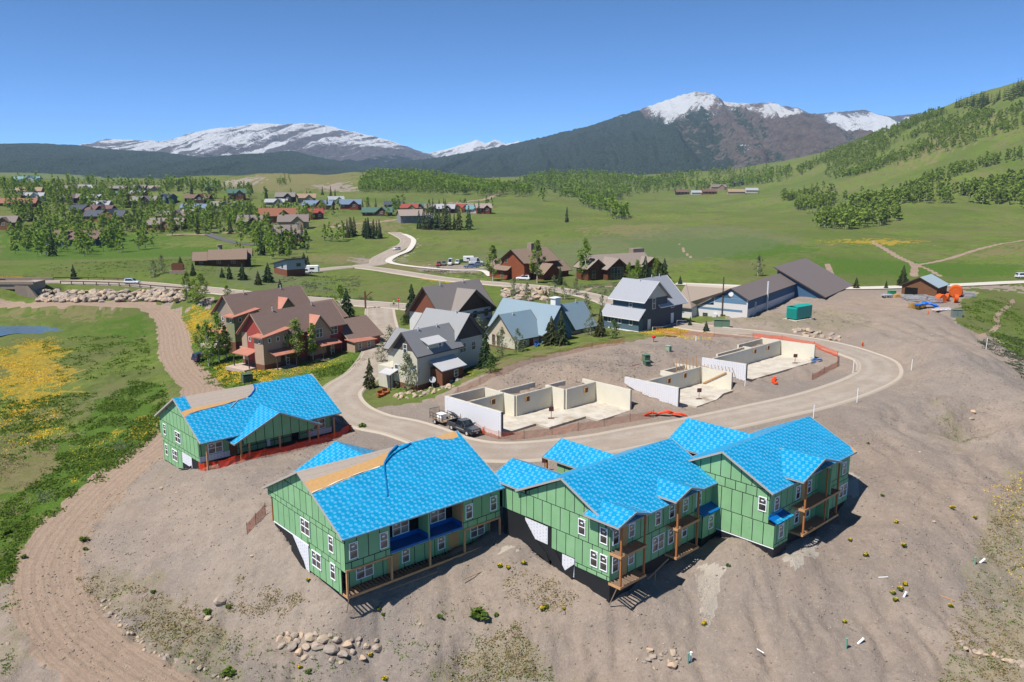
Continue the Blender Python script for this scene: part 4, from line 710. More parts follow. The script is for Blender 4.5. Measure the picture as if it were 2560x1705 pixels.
MB().slab([onr(*q, .015) for q in ((-.42, .31), (1, .28), (8.4, .265), (6, .32), (2, .35), (.4, .37), (-.42, .43))], (0, 0, .008)).build('bare_sheathing', OSB, rs)
gable(r, 'y', -3.0, 4.2, 9.55, 5.25, 3.3, 2.4, 15.6, 2.4, OSB, BLUE, None, FASC); wall(r, Pl('x', -2.6), [(4.6, 1.95), (14.6, 1.95), (14.6, 2.7), (9.55, 5.05), (4.6, 2.7)], [1.95, 5.2], shift=.4)
for x, y in ((.4, -1.4), (4.3, -2.5), (5.4, -2.5), (9.6, -2.5), (13.9, -2.5), (15.2, -2.5), (18.3, -1.4)): post(r, x, y, -.9, 2.55, LUMB, .19)
post(r, .3, 12.9, -2.9, 2.9); MB().box(.04, 18.6, .04, 5.7, -3.0, -.02).box(.04, 18.6, 5.7, 12.3, -4.5, -2.72).build('foundation', BLK, r); MB().box(2, 17.8, -2.7, -.02, -1.0, -.55).build('porch_slab', CONC, r); crumple(r, [(-.2, 2.6, -1.3), (-.3, 4, -1.9), (-.35, 5.6, -2.2)], .2, 3, BLK, 'plastic_sheet', 2)
# ---------------------------------------------------------------- finished houses
def siding(n, c): return mat('siding_' + n, c, .8, .07, .6, stripe=('v', .15, .02, .72))
def batten(n, c): return mat('batten_' + n, c, .85, .09, .6, stripe=('u', .35, .05, .78))
def seam(n, c): return mat('metal_roof_' + n, c, .42, .06, .4, stripe=('u', .42, .05, .66), spec=.5, fine=.02)
def shingle(n, c): return mat('shingles_' + n, c, .95, .13, 1.2, stripe=('v', .22, .03, .72), fine=.12)
TRIMW = mat('white_trim', (.68, .68, .66), .6, .05); TRIMD = mat('dark_trim', (.07, .05, .04), .7); TRIMT = mat('tan_trim', (.36, .26, .18), .8); VENT = mat('vent_metal', (.55, .55, .55), .35, .1, spec=.6)
STONE = mat('stone_base', (.24, .19, .15), .95, .3, 1.5, bump=.5, bs=3); BRICKB = mat('brown_wainscot', (.15, .065, .04), .85, .15, 1, stripe=('u', .3, .03, .7))
GLS = glass('house_glass', (.05, .06, .065), .06)
def block(root, x0, x1, y0, y1, z0, ze, ax, rz, wm, rm, oh=.5, gm=None, fm=None, th=.16, roofname='roof', rpos=None, trim=.18):
    """walls with gable ends and a pitched roof"""
    m = MB().box(x0, x1, y0, y1, z0, ze); g = m if gm is None else MB()
    rp = rpos if rpos is not None else ((y0 + y1) / 2 if ax == 'x' else (x0 + x1) / 2)
    if ax == 'x':
        for x in (x0, x1): g.slab([(x, y0, ze), (x, y1, ze), (x, rp, rz - .1)], (.12 if x == x0 else -.12, 0, 0))
        s = (rz - ze) / (rp - y0); s2 = (rz - ze) / (y1 - rp); e = (y0 - oh, ze - oh * s, y1 + oh, ze - oh * s2)
        gable(root, 'x', x0 - oh, x1 + oh, rp, rz + .12, e[0], e[1] + .12, e[2], e[3] + .12, rm, None, None, fm, th, roofname, trim)
    else:
        for y in (y0, y1): g.slab([(x0, y, ze), (x1, y, ze), (rp, y, rz - .1)], (0, .12 if y == y0 else -.12, 0))
        s = (rz - ze) / (rp - x0); s2 = (rz - ze) / (x1 - rp); e = (x0 - oh, ze - oh * s, x1 + oh, ze - oh * s2)
        gable(root, 'y', y0 - oh, y1 + oh, rp, rz + .12, e[0], e[1] + .12, e[2], e[3] + .12, rm, None, None, fm, th, roofname, trim)
    if gm is not None:
        for k in (0, 1): h = MB(); h.v = g.v[k * 6:k * 6 + 6]; h.f = [tuple(q - k * 6 for q in f) for f in g.f[k * 5:k * 5 + 5]]; h.m = [0] * 5; h.build('gable_wall', gm, root)
    return m.build('wall', wm, root)
def shedroof(root, pts, m, th=.14, name='lean_to_roof', fm=None): return MB().slab(pts, (0, 0, -th), 0, None if fm is None else 1).build(name, [m] if fm is None else [m, fm], root)
def vents(root, *ps):
    for x, y, z in ps: MB().tube((x, y, z - .3), (x, y, z + .55), .09, n=8).tube((x, y, z + .5), (x, y, z + .62), .14, n=8).build('roof_vent', VENT, root)
def win(root, pl, a, z, w, h, c=1, rws=2, fr=None, **k): return window(root, pl, a, z, w, h, c, rws, fr or TRIMW, GLS, False, .02, .09, **k)
MPX = Pl('x', 0); MPY = Pl('y', 0)
def townhouse(P, phi, name, label, A, B, C, rs):
    """two-storey townhouse row: steep brown roof, sheet-metal gables, shed-roofed bays and porches"""
    fr = Fr(P, phi); r = thing(name, label, 'house', fr.P, fr.rz, 'brown roofed townhouses'); base = BRICKB; rb = shingle('brown', (.185, .128, .108)); rust = rs
    block(r, 1.1, 20, .6, 7.9, -.5, 6.2, 'x', 10.0, A, rb, .55, None, TRIMT, rpos=4.2); MB().box(1.05, 20.05, .55, 7.95, -1.5, .9).build('base', base, r)
    shedroof(r, [(.3, 4.15, 10.2), (1.9, 4.15, 10.2), (1.9, 8.6, 6.0), (.3, 8.6, 6.0)], rust, .2, 'gable_roof_cap'); board(r, Pl('y', 1.1), 6.2, 7.85, .9, 6.2, B, 'corner_siding', .0, .05)
    MB().slab([(0, 0, -1), (0, 2.7, -1), (0, 2.7, 6.2), (0, 0, 6.2)], (.1, 0, 0)).slab([(0, 0, -1), (5.7, 0, -1), (5.7, 0, 6.9), (0, 0, 6.2)], (0, .1, 0)).slab([(5.6, .1, -1), (5.7, .1, -1), (5.7, 2.7, -1), (5.6, 2.7, -1)], (0, 0, 7.8)).build('bay_wall', B, r)
    MB().box(-.04, 5.74, -.04, 2.6, -1.5, .9).build('base', base, r); shedroof(r, [(-.7, -.6, 6.15), (6.1, -.6, 7.15), (6.1, 3.0, 7.15), (-.7, 3.0, 6.15)], rust, .2)
    block(r, 10.6, 15.9, -.2, 4, -.5, 5.3, 'y', 8.4, B, rust, .35, B, TRIMT); MB().box(10.56, 15.94, -.24, 2, -1.5, .8).build('base', base, r)
    block(r, 20.0, 28.5, -1.4, 7.2, -1.2, 2.7, 'x', 6.0, C, rb, .5, None, TRIMT, rpos=3.2); MB().box(19.2, 24.8, -3.6, -1.3, -1.5, 2.4).build('entry_wall', B, r); shedroof(r, [(18.8, -4, 2.6), (25.2, -4, 2.35), (25.2, -1.0, 2.6), (18.8, -1.0, 2.9)], rust); MB().box(19.15, 24.85, -3.65, -1.3, -2, .2).build('base', base, r)
    for x0 in (.9, 11.9):
        shedroof(r, [(x0, -2.3, 2.75), (x0 + 5.2, -2.3, 2.75), (x0 + 5.2, .0, 3.5), (x0, .0, 3.5)], rust, .16, 'porch_roof', ); MB().box(x0 - .2, x0 + 5.2, -2.5, -.1, -.35, .0).build('porch_deck', mat('deck_board', (.42, .33, .27), .85, .15, 1, stripe=('u', .15, .02, .6)), r)
        for q in (.3, 4.9): post(r, x0 + q, -2.2, 0, 2.7, TRIMD, .16)
        board(r, Pl('x', 0 if x0 < 5 else -.2), x0 + 2.8, x0 + 3.7, .05, 2.1, TRIMD, 'door', .02, .04); win(r, Pl('x', 0 if x0 < 5 else -.2), x0 + 4.0, .1, .8, 2.0, 1, 3)
    shedroof(r, [(-1.4, 2.9, 2.6), (1.2, 2.9, 3.3), (1.2, 7.7, 3.3), (-1.4, 7.7, 2.6)], rust, .16, 'porch_roof'); MB().box(-2.6, 1.1, 2.6, 8.4, -.6, .05).build('porch_deck', mat('deck_board', (.42, .33, .27)), r); post(r, -1.2, 7.5, 0, 2.6, TRIMD, .16); post(r, -1.2, 3.0, 0, 2.6, TRIMD, .16)
    for a in (1.0, 2.9, 4.6): win(r, MPX, a, 4.9, .7, .9, 1, 1)
    win(r, MPY, .8, 4.8, .6, .9, 1, 1); win(r, Pl('y', 1.1), 5.0, 4.6, .7, .9, 1, 1); win(r, Pl('x', .6), 6.3, 3.9, 1.9, 1.7, 2, 2); win(r, Pl('x', -.2), 12.2, 4.1, 1.7, 1.8, 2, 2); win(r, Pl('x', .6), 16.6, 4.0, 1.9, 1.7, 2, 2); win(r, Pl('x', -3.6), 20.1, .9, .9, 1.3); win(r, Pl('x', -3.6), 22.6, .9, .9, 1.3); win(r, Pl('y', 1.1), 3.2, .3, .9, 2.0, 1, 1)
    vents(r, (5.5, 4.0, 10.1), (15, 4.0, 10.1), (20.8, 3.0, 6.1), (22, 3.0, 6.1))
    return r
RUST = mat('rusty_roof_metal', (.36, .15, .105), .55, .3, .5, stripe=('u', .4, .03, .7), spec=.4)
HP1 = W(662.4, 925, 5.0); townhouse(HP1, 36, 'townhouse', 'red and tan townhouse row with brown shingle roof and rusty metal gable caps', siding('red', (.30, .055, .045)), batten('tan', (.37, .265, .19)), siding('red', (.30, .055, .045)), RUST)
_f = Fr((0, 0, 0), 36); HP2 = W(556.3, 737.2, 16.4) - _f.w(.6, 4.2, 10.2); townhouse(HP2, 36, 'townhouse', 'green and taupe townhouse row partly hidden behind the red one', siding('taupe', (.30, .235, .185)), batten('sage', (.20, .21, .11)), siding('taupe', (.30, .235, .185)), RUST)
# grey two-storey house with ribbed grey roof
fr = Fr(W(940 + 440 / 4.205, 680 + 1250 / 4.205, 5.8), 38); r = thing('grey_house', 'cream house with grey metal roof, brown lean-to and shed dormer above boulder bank', 'house', fr.P, fr.rz)
CRM = siding('cream', (.50, .47, .38)); GMR = seam('grey', (.185, .185, .19)); DKG = batten('dark', (.075, .06, .055)); BRW = batten('brown', (.16, .065, .035))
block(r, 0, 10, 0, 5.6, -1, 6.4, 'x', 9.4, CRM, GMR, .7, DKG, TRIMD); block(r, 9.4, 17.6, 1, 10, -1, 6.6, 'y', 10.9, CRM, seam('grey2', (.22, .225, .23)), .8, DKG, TRIMD); block(r, 3, 8.4, 5.6, 10, -.5, 5.8, 'y', 8.4, CRM, GMR, .6, DKG, TRIMD)
MB().box(3.0, 8.2, -2.7, .05, -1.5, 3.3).build('lean_to_wall', BRW, r); shedroof(r, [(2.6, -3.1, 3.25), (8.7, -3.1, 3.25), (8.7, .0, 4.7), (2.6, .0, 4.7)], seam('silver', (.42, .42, .43))); MB().box(2.7, 6.3, -.0, 1.6, 5.8, 7.5).build('dormer_wall', CRM, r); shedroof(r, [(2.3, -.5, 7.35), (6.7, -.5, 7.35), (6.7, 2.4, 8.5), (2.3, 2.4, 8.5)], seam('silver', (.42, .42, .43)), .12, 'dormer_roof')
MB().box(-.03, 10.05, -.03, 5.63, -2, .9).build('base', BRICKB, r); MB().box(9.35, 17.6, .95, 9, -2, .7).build('base', BRICKB, r)
shedroof(r, [(-1.9, 4.4, 2.4), (.1, 4.4, 3.0), (.1, 7.2, 3.0), (-1.9, 7.2, 2.4)], seam('silver', (.42, .42, .43)), .12, 'porch_roof'); post(r, -1.7, 4.6, -.5, 2.4, TRIMD, .2); MB().box(-.3, 3, 5.65, 9, -.5, 3.2).build('garage_wall', CRM, r)
win(r, MPY, 2.2, 5.9, .95, 1.6); win(r, MPY, 4.3, 2.2, .9, 1.6); win(r, Pl('x', 0), 5.0, 6.1, .8, 1.1, 1, 2); win(r, Pl('x', -2.7), 5.8, 1.6, 1.0, 1.2, 1, 2); win(r, Pl('x', 1), 11.4, 4.2, 1.7, 1.7, 2); win(r, Pl('x', 1), 11.2, 1.0, 1.1, 1.4, 1); win(r, Pl('x', 1), 14.5, 4.2, 1.2, 1.6)
vents(r, (3.0, 2.6, 9.3), (7.5, 2.6, 9.3), (13.2, 3.2, 10.7))
t = MB(); 
for k in range(5): pass
t.tube((2.2, -1.2, -1), (2.2, -1.2, 1.6), .05).tube((1.95, -1.5, 1.75), (2.1, -1.35, 1.6), .55, .1, 14); t.build('satellite_dish', mat('dish_grey', (.35, .36, .38), .5), r)
# brown-roofed house behind
fr = Fr(W(940 + 1225 / 4.205, 680 + 590 / 4.205, 6.8), 38); r = thing('gabled_house', 'white house with taupe metal roof and wide dark timber gable', 'house', fr.P, fr.rz)
TPR = seam('taupe', (.20, .175, .16)); WSD = siding('white', (.55, .55, .54)); DTB = batten('dark_timber', (.07, .042, .028))
block(r, -16.4, 0, 0, 9.6, -1, 5.0, 'x', 10.6, WSD, TPR, .8, batten('redbrown', (.17, .06, .035)), TRIMD); block(r, -13.6, -1.2, -.5, 4.5, -1, 5.2, 'y', 9.5, WSD, TPR, 1.1, DTB, TRIMD)
for a in (-13, -9.8, -7.2, -3.4): win(r, Pl('x', -.5), a, 3.3, 1.25, 1.5, 2, 2, TRIMD)
win(r, Pl('y', -16.4), 3, 3.0, 1.0, 1.6, 1, 2, TRIMT); vents(r, (-12, 4.6, 10.6), (-4.6, 4.6, 10.6)); shedroof(r, [(-3, -3.2, 1.6), (2.5, -3.2, 1.6), (2.5, -.4, 2.8), (-3, -.4, 2.8)], TPR, .14, 'porch_roof')
# blue-roofed cottage row
fr = Fr(W(940 + 1460 / 4.205, 680 + 850 / 4.205, 6.2), 45); r = thing('blue_roofed_house', 'cream and blue cottage row with pale blue metal roofs and big chimney box', 'house', fr.P, fr.rz)
BLR = seam('pale_blue', (.165, .235, .285)); BLS = batten('blue', (.085, .165, .215))
block(r, 0, 8, 0, 8, -1, 2.9, 'x', 7.1, CRM, BLR, .5, siding('sand', (.46, .40, .31)), TRIMD); block(r, 7, 15, -1.6, 14, -1, 3.3, 'y', 8.2, BLS, BLR, .6, BLS, TRIMD); block(r, 14, 25.5, 1.2, 8.2, -1, 2.7, 'x', 7.0, siding('sand', (.46, .40, .31)), BLR, .7, None, TRIMD)
MB().box(-.04, 7, -.04, 8.04, -2, .7).build('base', BRICKB, r); MB().box(14, 25.54, 1.16, 8, -2, .7).build('base', BRICKB, r)
board(r, MPX, 4.1, 5.1, .05, 2.4, mat('red_door', (.22, .04, .02), .6), 'door', .02, .05); win(r, MPX, 1.6, .9, 1.3, 1.4, 1, 2, BRICKB); win(r, Pl('y', 0), 4.2, .9, .8, 2.0, 1, 3, BRICKB); win(r, Pl('y', 0), 5.6, .9, .8, 2.0, 1, 3, BRICKB); win(r, Pl('x', -1.6), 8.4, .5, 1.6, 2.0, 2, 2, TRIMD); board(r, Pl('x', 1.2), 17, 18, .05, 2.3, mat('red_door', (.22, .04, .02)), 'door', .02, .05); win(r, Pl('x', 1.2), 21, 1.0, 1.3, 1.3)
MB().box(16.2, 17.8, 4.0, 5.4, 6.0, 8.6).box(16.0, 18.0, 3.8, 5.6, 8.6, 8.8).build('chimney_box', TRIMW, r); vents(r, (3, 3.6, 6.9), (11, 1.6, 8.2), (23.5, 4.6, 7.0)); MB().box(13.2, 26, -1.5, 1.1, -1.0, -.1).build('terrace', mat('deck_board', (.42, .33, .27)), r)
for k in range(7): MB().box(14.5 + k * 1.6, 16.0 + k * 1.6, -1.62, -1.52, -.1, .8).build('fence_board_panel', BRICKB, r)
# dark blue house with white trim
fr = Fr(W(1480 + 390 / 3.364, 620 + 710 / 3.364, 7.4), 45); r = thing('dark_blue_house', 'two-storey dark blue house with white trim and grey cross-gabled roof', 'house', fr.P, fr.rz)
DBS = siding('dark_blue', (.075, .125, .16)); DGS = siding('slate', (.075, .085, .10)); GYR = seam('light_grey', (.27, .28, .31))
block(r, 1.8, 11, -.5 + .5, 8.2, -1, 6.9, 'y', 10.4, DGS, GYR, .9, siding('buff', (.52, .50, .43)), TRIMW) if False else None
block(r, 1.6, 10.4, 0, 8.2, -1, 6.9, 'y', 10.4, DGS, GYR, .8, siding('buff', (.50, .48, .42)), TRIMW); block(r, 8, 17, .3, 8, -1, 5.4, 'x', 10.3, DGS, GYR, .9, None, TRIMW, rpos=5.5)
MB().box(1.52, 1.6, 0, 8.2, 3.0, 6.8).build('side_siding', DBS, r); MB().box(0, 1.7, .0, 9.6, -1.5, 2.9).build('porch_wall', DBS, r); shedroof(r, [(-.7, -.6, 2.75), (1.7, -.6, 5.0), (1.7, 10.2, 5.0), (-.7, 10.2, 2.75)], GYR, .16, 'porch_roof', TRIMW); MB().box(-.03, 17.03, -.03, 8, -1.6, -.05).build('base', mat('grey_base', (.30, .30, .30)), r); MB().box(-.05, 17.05, -.05, 8.2, -.05, .2).build('water_table_trim', TRIMW, r)
win(r, Pl('y', 1.52), 2.9, 4.9, .95, 1.7); [win(r, Pl('y', 0), a, 1.3, .95, 1.2, 1, 1) for a in (1.6, 4.6, 7.4)]; win(r, MPX, 4.7, 4.5, 1.2, 2.4, 1, 2); win(r, Pl('x', .3), 12.3, 3.9, 1.3, 1.2, 1, 1)
for x, z in ((3.2, .1), (12.4, .4)): board(r, Pl('x', 0 if x < 8 else .3), x, x + 1.1, z, z + 2.3, TRIMW, 'door', .02, .05); MB().box(x - .6, x + 2.4, -1.8, -.05, z - .6, z - .05).box(x + 2.4, x + 3.3, -1.8, -.05, z - .9, z - .4).build('stair_landing', mat('deck_board', (.42, .33, .27)), r); MB().beam((x - .6, -1.8, z + .95), (x + 3.2, -1.8, z + .5), .07, .09).beam((x - .6, -1.8, z - .5), (x - .6, -1.8, z + .95), .09, .09).build('handrail', TRIMW, r)
for x, y, z in ((3, 4, 10.0), (12, 5.5, 10.3), (15, 5.5, 10.3)): vents(r, (x + 2.5 if x < 5 else x, y, z))
# long blue and white community building with tan metal roofs
fr = Fr(W(1480 + 1303 / 3.364, 620 + 600 / 3.364, 7.6), 35); r = thing('community_building', 'long blue and white community building with brown metal roofs and tall shed-roofed hall', 'building', fr.P, fr.rz)
BTR = mat('flat_seam_brown', (.155, .125, .11), .5, .05, .3, stripe=('u', .9, .04, .78), spec=.4); CBW = mat('pale_render', (.56, .54, .53), .85, .05, .4); CBB = mat('blue_cladding', (.10, .19, .29), .7, .06, .5); CBD = mat('deep_blue_cladding', (.045, .105, .19), .7, .08, .5)
block(r, 0, 39, 0, 8.2, -2, 4.6, 'x', 6.9, CBW, BTR, .45, CBB, TRIMD); MB().box(-.02, -.0 + .0, .3, 7.9, 3.4, 4.58).build('blue_band', CBB, r); board(r, MPY, 1.2, 12.3, 1.5, 2.0, CBB, 'blue_band', .01, .02); board(r, MPX, 0, 38, 2.3, 4.5, CBD, 'blue_band', .01, .02)
MB().box(0, 8, 8.2, 12.2, -3, 2.6).build('wall', CBW, r); MB().box(-3.2, 9, 12.3, 16.6, -3, 2.2).build('wall', CBW, r); board(r, Pl('y', -3.2), 14.2, 16.5, .6, 1.1, CBB, 'blue_band', .01, .02)
shedroof(r, [(3.6, 16.9, 6.75), (3.6, 4.1, 6.95), (-.4, 4.1, 6.95), (-.4, 12.2, 2.35), (-3.7, 12.2, 2.0), (-3.7, 16.9, 2.0)], seam('tan', (.235, .19, .155)), .2, 'side_roof'); shedroof(r, [(3.6, 16.9, 6.75), (3.6, 8, 6.75), (9.6, 8, 2.2), (9.6, 16.9, 2.2)], seam('tan', (.235, .19, .155)), .2, 'side_roof'); MB().slab([(-3.2, 16.55, 2.0), (9, 16.55, 2.0), (3.6, 16.55, 6.5)], (0, -.1, 0)).build('gable_wall', CBW, r)
MB().slab([(0, 4.1, 4.5), (0, 12.2, 2), (0, 12.2, 2.2), (0, 4.1, 6.6)], (.2, 0, 0)).build('gable_wall', CBB, r)
for a in (9.6, 5.2): win(r, MPY, a, -.6, 1.2, 1.2, 1, 1, TRIMD)
MB().tube((0, 7.6, 0.2), (-.9, 7.6, .2), .55, n=14).build('exhaust_fan', VENT, r); MB().tube((0, 4.1, 5.6), (-.08, 4.1, 5.6), .6, n=18).build('round_vent', TRIMW, r); MB().tube((12.6, -.5, 0), (12.6, -.5, 7.6), .22, n=12).build('flue_pipe', VENT, r); MB().beam((-.15, 6.0, -1), (-.15, 6.0, 9.5), .05, .3).build('mast', TRIMD, r); win(r, MPX, 5, 1.7, .9, 1.7, 1, 1, TRIMW)
f2 = Fr(W(1480 + 1945 / 3.364, 620 + 440 / 3.364, 8.2), 35); o = np.array(f2.P) - fr.P; ox, oy, oz = o @ fr.u, o @ fr.v, o[2]
MB().slab([(ox, oy, oz - 1.5), (ox, oy + 12.5, oz - 1.5), (ox, oy + 12.5, oz + 7.6), (ox, oy, oz + 1.2)], (28.5, 0, 0)).build('hall_wall', CBD, r); shedroof(r, [(ox - .8, oy - .8, oz + .95), (ox + 29.5, oy - .8, oz + .95), (ox + 29.5, oy + 13.3, oz + 8.1), (ox - .8, oy + 13.3, oz + 8.1)], BTR, .3, 'hall_roof', TRIMD); board(r, Pl('x', oy), ox, ox + 28.5, oz - .6, oz + 1.0, CBW, 'white_wall_band', .01, .03)
for k in range(6): board(r, Pl('x', oy), ox + 2 + k * 4.4, ox + 4 + k * 4.4, oz - .4, oz + .9, TRIMD, 'window_opening', .04, .02)
# timber shed with blue-grey metal roof
fr = Fr(W(2120 + 1180 / 5.352, 660 + 440 / 5.352, 9.5), 42); r = thing('timber_shed', 'weathered brown plank shed with pale blue metal roof and open doorway', 'shed', fr.P, fr.rz)
PLK = mat('old_planks', (.155, .075, .038), .9, .3, .8, stripe=('u', .22, .03, .5), fine=.1); block(r, 0, 9.5, 0, 8.6, -.6, 2.5, 'x', 4.7, PLK, seam('shed', (.30, .37, .40)), .5, None, TRIMD); board(r, MPY, 4.6, 7.8, -.2, 1.9, DARK, 'doorway', .01, .03)
# log lodges along the upper street
def lodge(P, phi, name, label, blocks, roofm, wm, extra=None):
    fr = Fr(P, phi); r = thing(name, label, 'house', fr.P, fr.rz)
    for (x0, x1, y0, y1, ze, ax, rz) in blocks: block(r, x0, x1, y0, y1, -1.2, ze, ax, rz, wm, roofm, .9, None, TRIMD)
    for (pl, a, z, w, h, c) in extra or []: win(r, pl, a, z, w, h, c, 2, TRIMT)
    return r
SHK = shingle('cedar', (.20, .145, .11)); SHG = shingle('grey_cedar', (.23, .19, .165)); LOG = mat('log_wall', (.115, .046, .022), .85, .2, .6, stripe=('v', .3, .05, .6)); LOGR = mat('red_log_wall', (.21, .06, .025), .85, .15, .6, stripe=('v', .3, .05, .6))
l1 = lodge(W(1343, 702, 7.0), 47, 'timber_lodge', 'large red-brown timber lodge with cedar roof between two leafy trees', [(-2, 13, 4, 15, 6.0, 'x', 9.6), (-3, 4, 11, 20, 3.2, 'y', 5.6), (2, 9, -1, 6, 2.6, 'y', 5.2), (10, 17, 2, 9, 2.6, 'x', 5.2)], SHK, LOGR, [(Pl('y', -2), 12, 5.0, 1.3, 2.2, 1), (Pl('y', -3), 13, 0, 1.2, 1.8, 1)]); MB().box(5, 7, 8, 10, 8, 11.4).build('chimney', STONE, l1)
l2 = lodge(W(1495, 703, 7.3), 62, 'log_lodge', 'log lodge with tall arched gable windows and square stone chimney', [(0, 23, 3, 12, 4.6, 'x', 7.6), (3, 10.5, -1, 8, 4.2, 'y', 7.0), (-2.5, 4, 2, 9, 4.4, 'y', 6.8), (18, 25, 0, 8, 4.2, 'y', 6.6)], SHG, LOG, [(Pl('x', -1), 4.2, .3, 5.0, 4.0, 4), (Pl('x', 2), -1, .6, 1.4, 2.6, 1), (Pl('x', 0), 20, .4, 3.4, 3.0, 3)]); MB().box(19.5, 24, 8, 10.6, 5, 9.0).build('chimney', STONE, l2); MB().box(3, 11, -1.3, -1.0, -1.2, .2).build('stone_plinth', STONE, l2)
l3 = lodge(W(525, 666, 8.4), 76, 'cedar_lodge', 'low brown cedar lodge with round stone chimney beside the entrance sign', [(.2, 12, 0, 7.5, 2.9, 'x', 5.6), (-5.2, .2, .6, 6.4, 2.7, 'x', 4.9), (8, 13.6, 4, 10, 3.2, 'x', 5.6)], SHK, LOG, [(Pl('x', 0), 2.4, .8, 1.4, 1.3, 2), (Pl('x', 0), 7.4, .8, 1.4, 1.3, 2), (Pl('x', .6), -3.6, .8, 1.2, 1.2, 2)]); MB().tube((3.4, 5, 4), (3.4, 5, 7.2), .8, n=12).tube((3.4, 5, 7.2), (3.4, 5, 7.4), 1.2, n=12).build('chimney', STONE, l3)
fr = Fr(W(718, 690, 8.0), 52); r = thing('modern_house', 'modern grey house with steep dark blue shed roof above parked pickup', 'house', fr.P, fr.rz)
MB().slab([(0, 0, 2.0), (0, 11, 2.0), (0, 11, 3.4), (0, 0, 5.4)], (6.4, 0, 0)).build('wall', mat('pale_grey_cladding', (.36, .38, .40), .7, .06, .5, stripe=('v', .3, .03, .8)), r); MB().box(0, 6.4, .0, 11, -2.2, 2.0).build('lower_wall', batten('redbrown', (.17, .06, .035)), r); shedroof(r, [(-.9, -.9, 5.7), (7.2, -.9, 5.7), (7.2, 12.5, 3.1), (-.9, 12.5, 3.1)], seam('navy', (.030, .045, .075)), .3, 'roof'); win(r, MPX, 3.4, 2.9, 1.5, 1.1, 2, 1, TRIMD); win(r, MPY, 3, 2.4, 1.2, 1.0, 2, 1, TRIMD)
# ---------------------------------------------------------------- foundations under construction
def foundation(fr, label, slab, walls, bucks, H=3.2, outer=()):
    r = thing('foundation', label, 'foundation', fr.P, fr.rz, 'insulated concrete foundations')
    MB().slab([(x, y, -.3) for x, y in slab], (0, 0, .3)).build('slab', CONC, r)
    for i, (x0, y0, x1, y1, h0, h1) in enumerate(walls):
        t = .17; m = MB()
        if abs(x1 - x0) > abs(y1 - y0): m.slab([(x0, y0 - t, -.6), (x1, y0 - t, -.6), (x1, y0 - t, h1), (x0, y0 - t, h0)], (0, 2 * t, 0)); c = MB().slab([(x0 + .05, y0 - .08, h0 + .004), (x1 - .05, y0 - .08, h1 + .004), (x1 - .05, y0 + .08, h1 + .004), (x0 + .05, y0 + .08, h0 + .004)], (0, 0, .03))
        else: m.slab([(x0 - t, y0, -.6), (x0 - t, y1, -.6), (x0 - t, y1, h1), (x0 - t, y0, h0)], (2 * t, 0, 0)); c = MB().slab([(x0 - .08, y0 + .05, h0 + .004), (x0 - .08, y1 - .05, h1 + .004), (x0 + .08, y1 - .05, h1 + .004), (x0 + .08, y0 + .05, h0 + .004)], (0, 0, .03))
        w = m.build('foundation_wall', ICF, r); c.build('concrete_core', CONC, w)
        if i in outer: MB().slab([(x0 - t - .004, y0, -.6), (x0 - t - .004, y1, -.6), (x0 - t - .004, y1, h1 - .03), (x0 - t - .004, y0, h0 - .03)], (-.02, 0, 0)).build('printed_foam_face', FOAM, w); MB().box(x0 - t - .02, x0 + t + .02, y0 - .06, y0 - .001, -.4, h0).build('end_form', mat('grey_form', (.13, .12, .12), .8), w)
    for x, y, z in bucks:
        o = MB().box(x, x + .75, y - .2, y + .05, z, z + .06).box(x, x + .75, y - .2, y + .05, z + .75, z + .81).box(x, x + .06, y - .2, y + .05, z + .06, z + .75).box(x + .69, x + .75, y - .2, y + .05, z + .06, z + .75).build('window_buck', OSB, r); MB().box(x + .06, x + .69, y - .178, y - .172, z + .06, z + .75).build('buck_opening', mat('brown_board', (.16, .07, .035)), o)
    return r
rK1 = foundation(K1, 'cream foam-block foundation with three stepped cells next to the parked pickup', [(.9, .4), (7.9, .5), (7.9, -2.1), (15.8, -2.1), (15.8, -4.8), (23.3, -4.8), (23.3, 2.4), (16.2, 2.4), (16.2, 5.1), (8.2, 5.1), (8.2, 7.5), (.9, 7.5)],
           [(.75, .1, .75, 12.2, 3.25, 3.2), (.95, 7.6, 8.2, 7.6, 3.15, 3.15), (8.2, 5.2, 8.2, 8.9, 3.15, 3.15), (8.4, 5.2, 16.1, 5.2, 3.15, 3.15), (16.2, 2.6, 16.2, 6.4, 3.15, 3.15), (16.4, 2.5, 23.2, 2.5, 3.15, 3.15), (23.4, -4.5, 23.4, 5.2, 3.15, 3.15), (.95, 12.1, 8.4, 12.1, 3.15, 3.15), (8.4, 8.9, 8.4, 12, 3.1, 3.1), (8.6, 9.0, 16.2, 9.0, 3.15, 3.15), (16.2, 6.5, 20.5, 6.5, 3.1, 3.1)], [(5.4, 7.44, 1.9), (10.2, 5.04, 1.9), (20.4, 2.34, 1.9)], outer=(0,))
rK2 = foundation(K2, 'middle foam-block foundation with timber stakes along its back wall', [(.3, .2), (2.2, .0), (2.2, -1.8), (8, -1.6), (11.8, -.3), (14.9, -.3), (14.9, 6.2), (.3, 6.2)],
           [(.2, .1, .2, 10.6, 2.95, 2.8), (.4, 6.35, 14.9, 6.35, 2.85, 2.85), (15.1, .2, 15.1, 6.6, 2.85, 2.85), (8.4, 6.6, 8.4, 9.5, 2.7, 2.7), (8.4, 9.6, 14.9, 11.4, 2.6, 2.6), (15.1, 6.8, 15.1, 11.5, 2.7, 2.5)], [(5.4, 6.19, 1.6), (9.8, 6.19, 1.75)], outer=(0,))
for k in range(7): MB().beam((9 + k * .95, 6.9, 2.2), (9.1 + k * .95, 7.2, 4.6), .09, .09).build('timber_stake', LUMB, rK2)
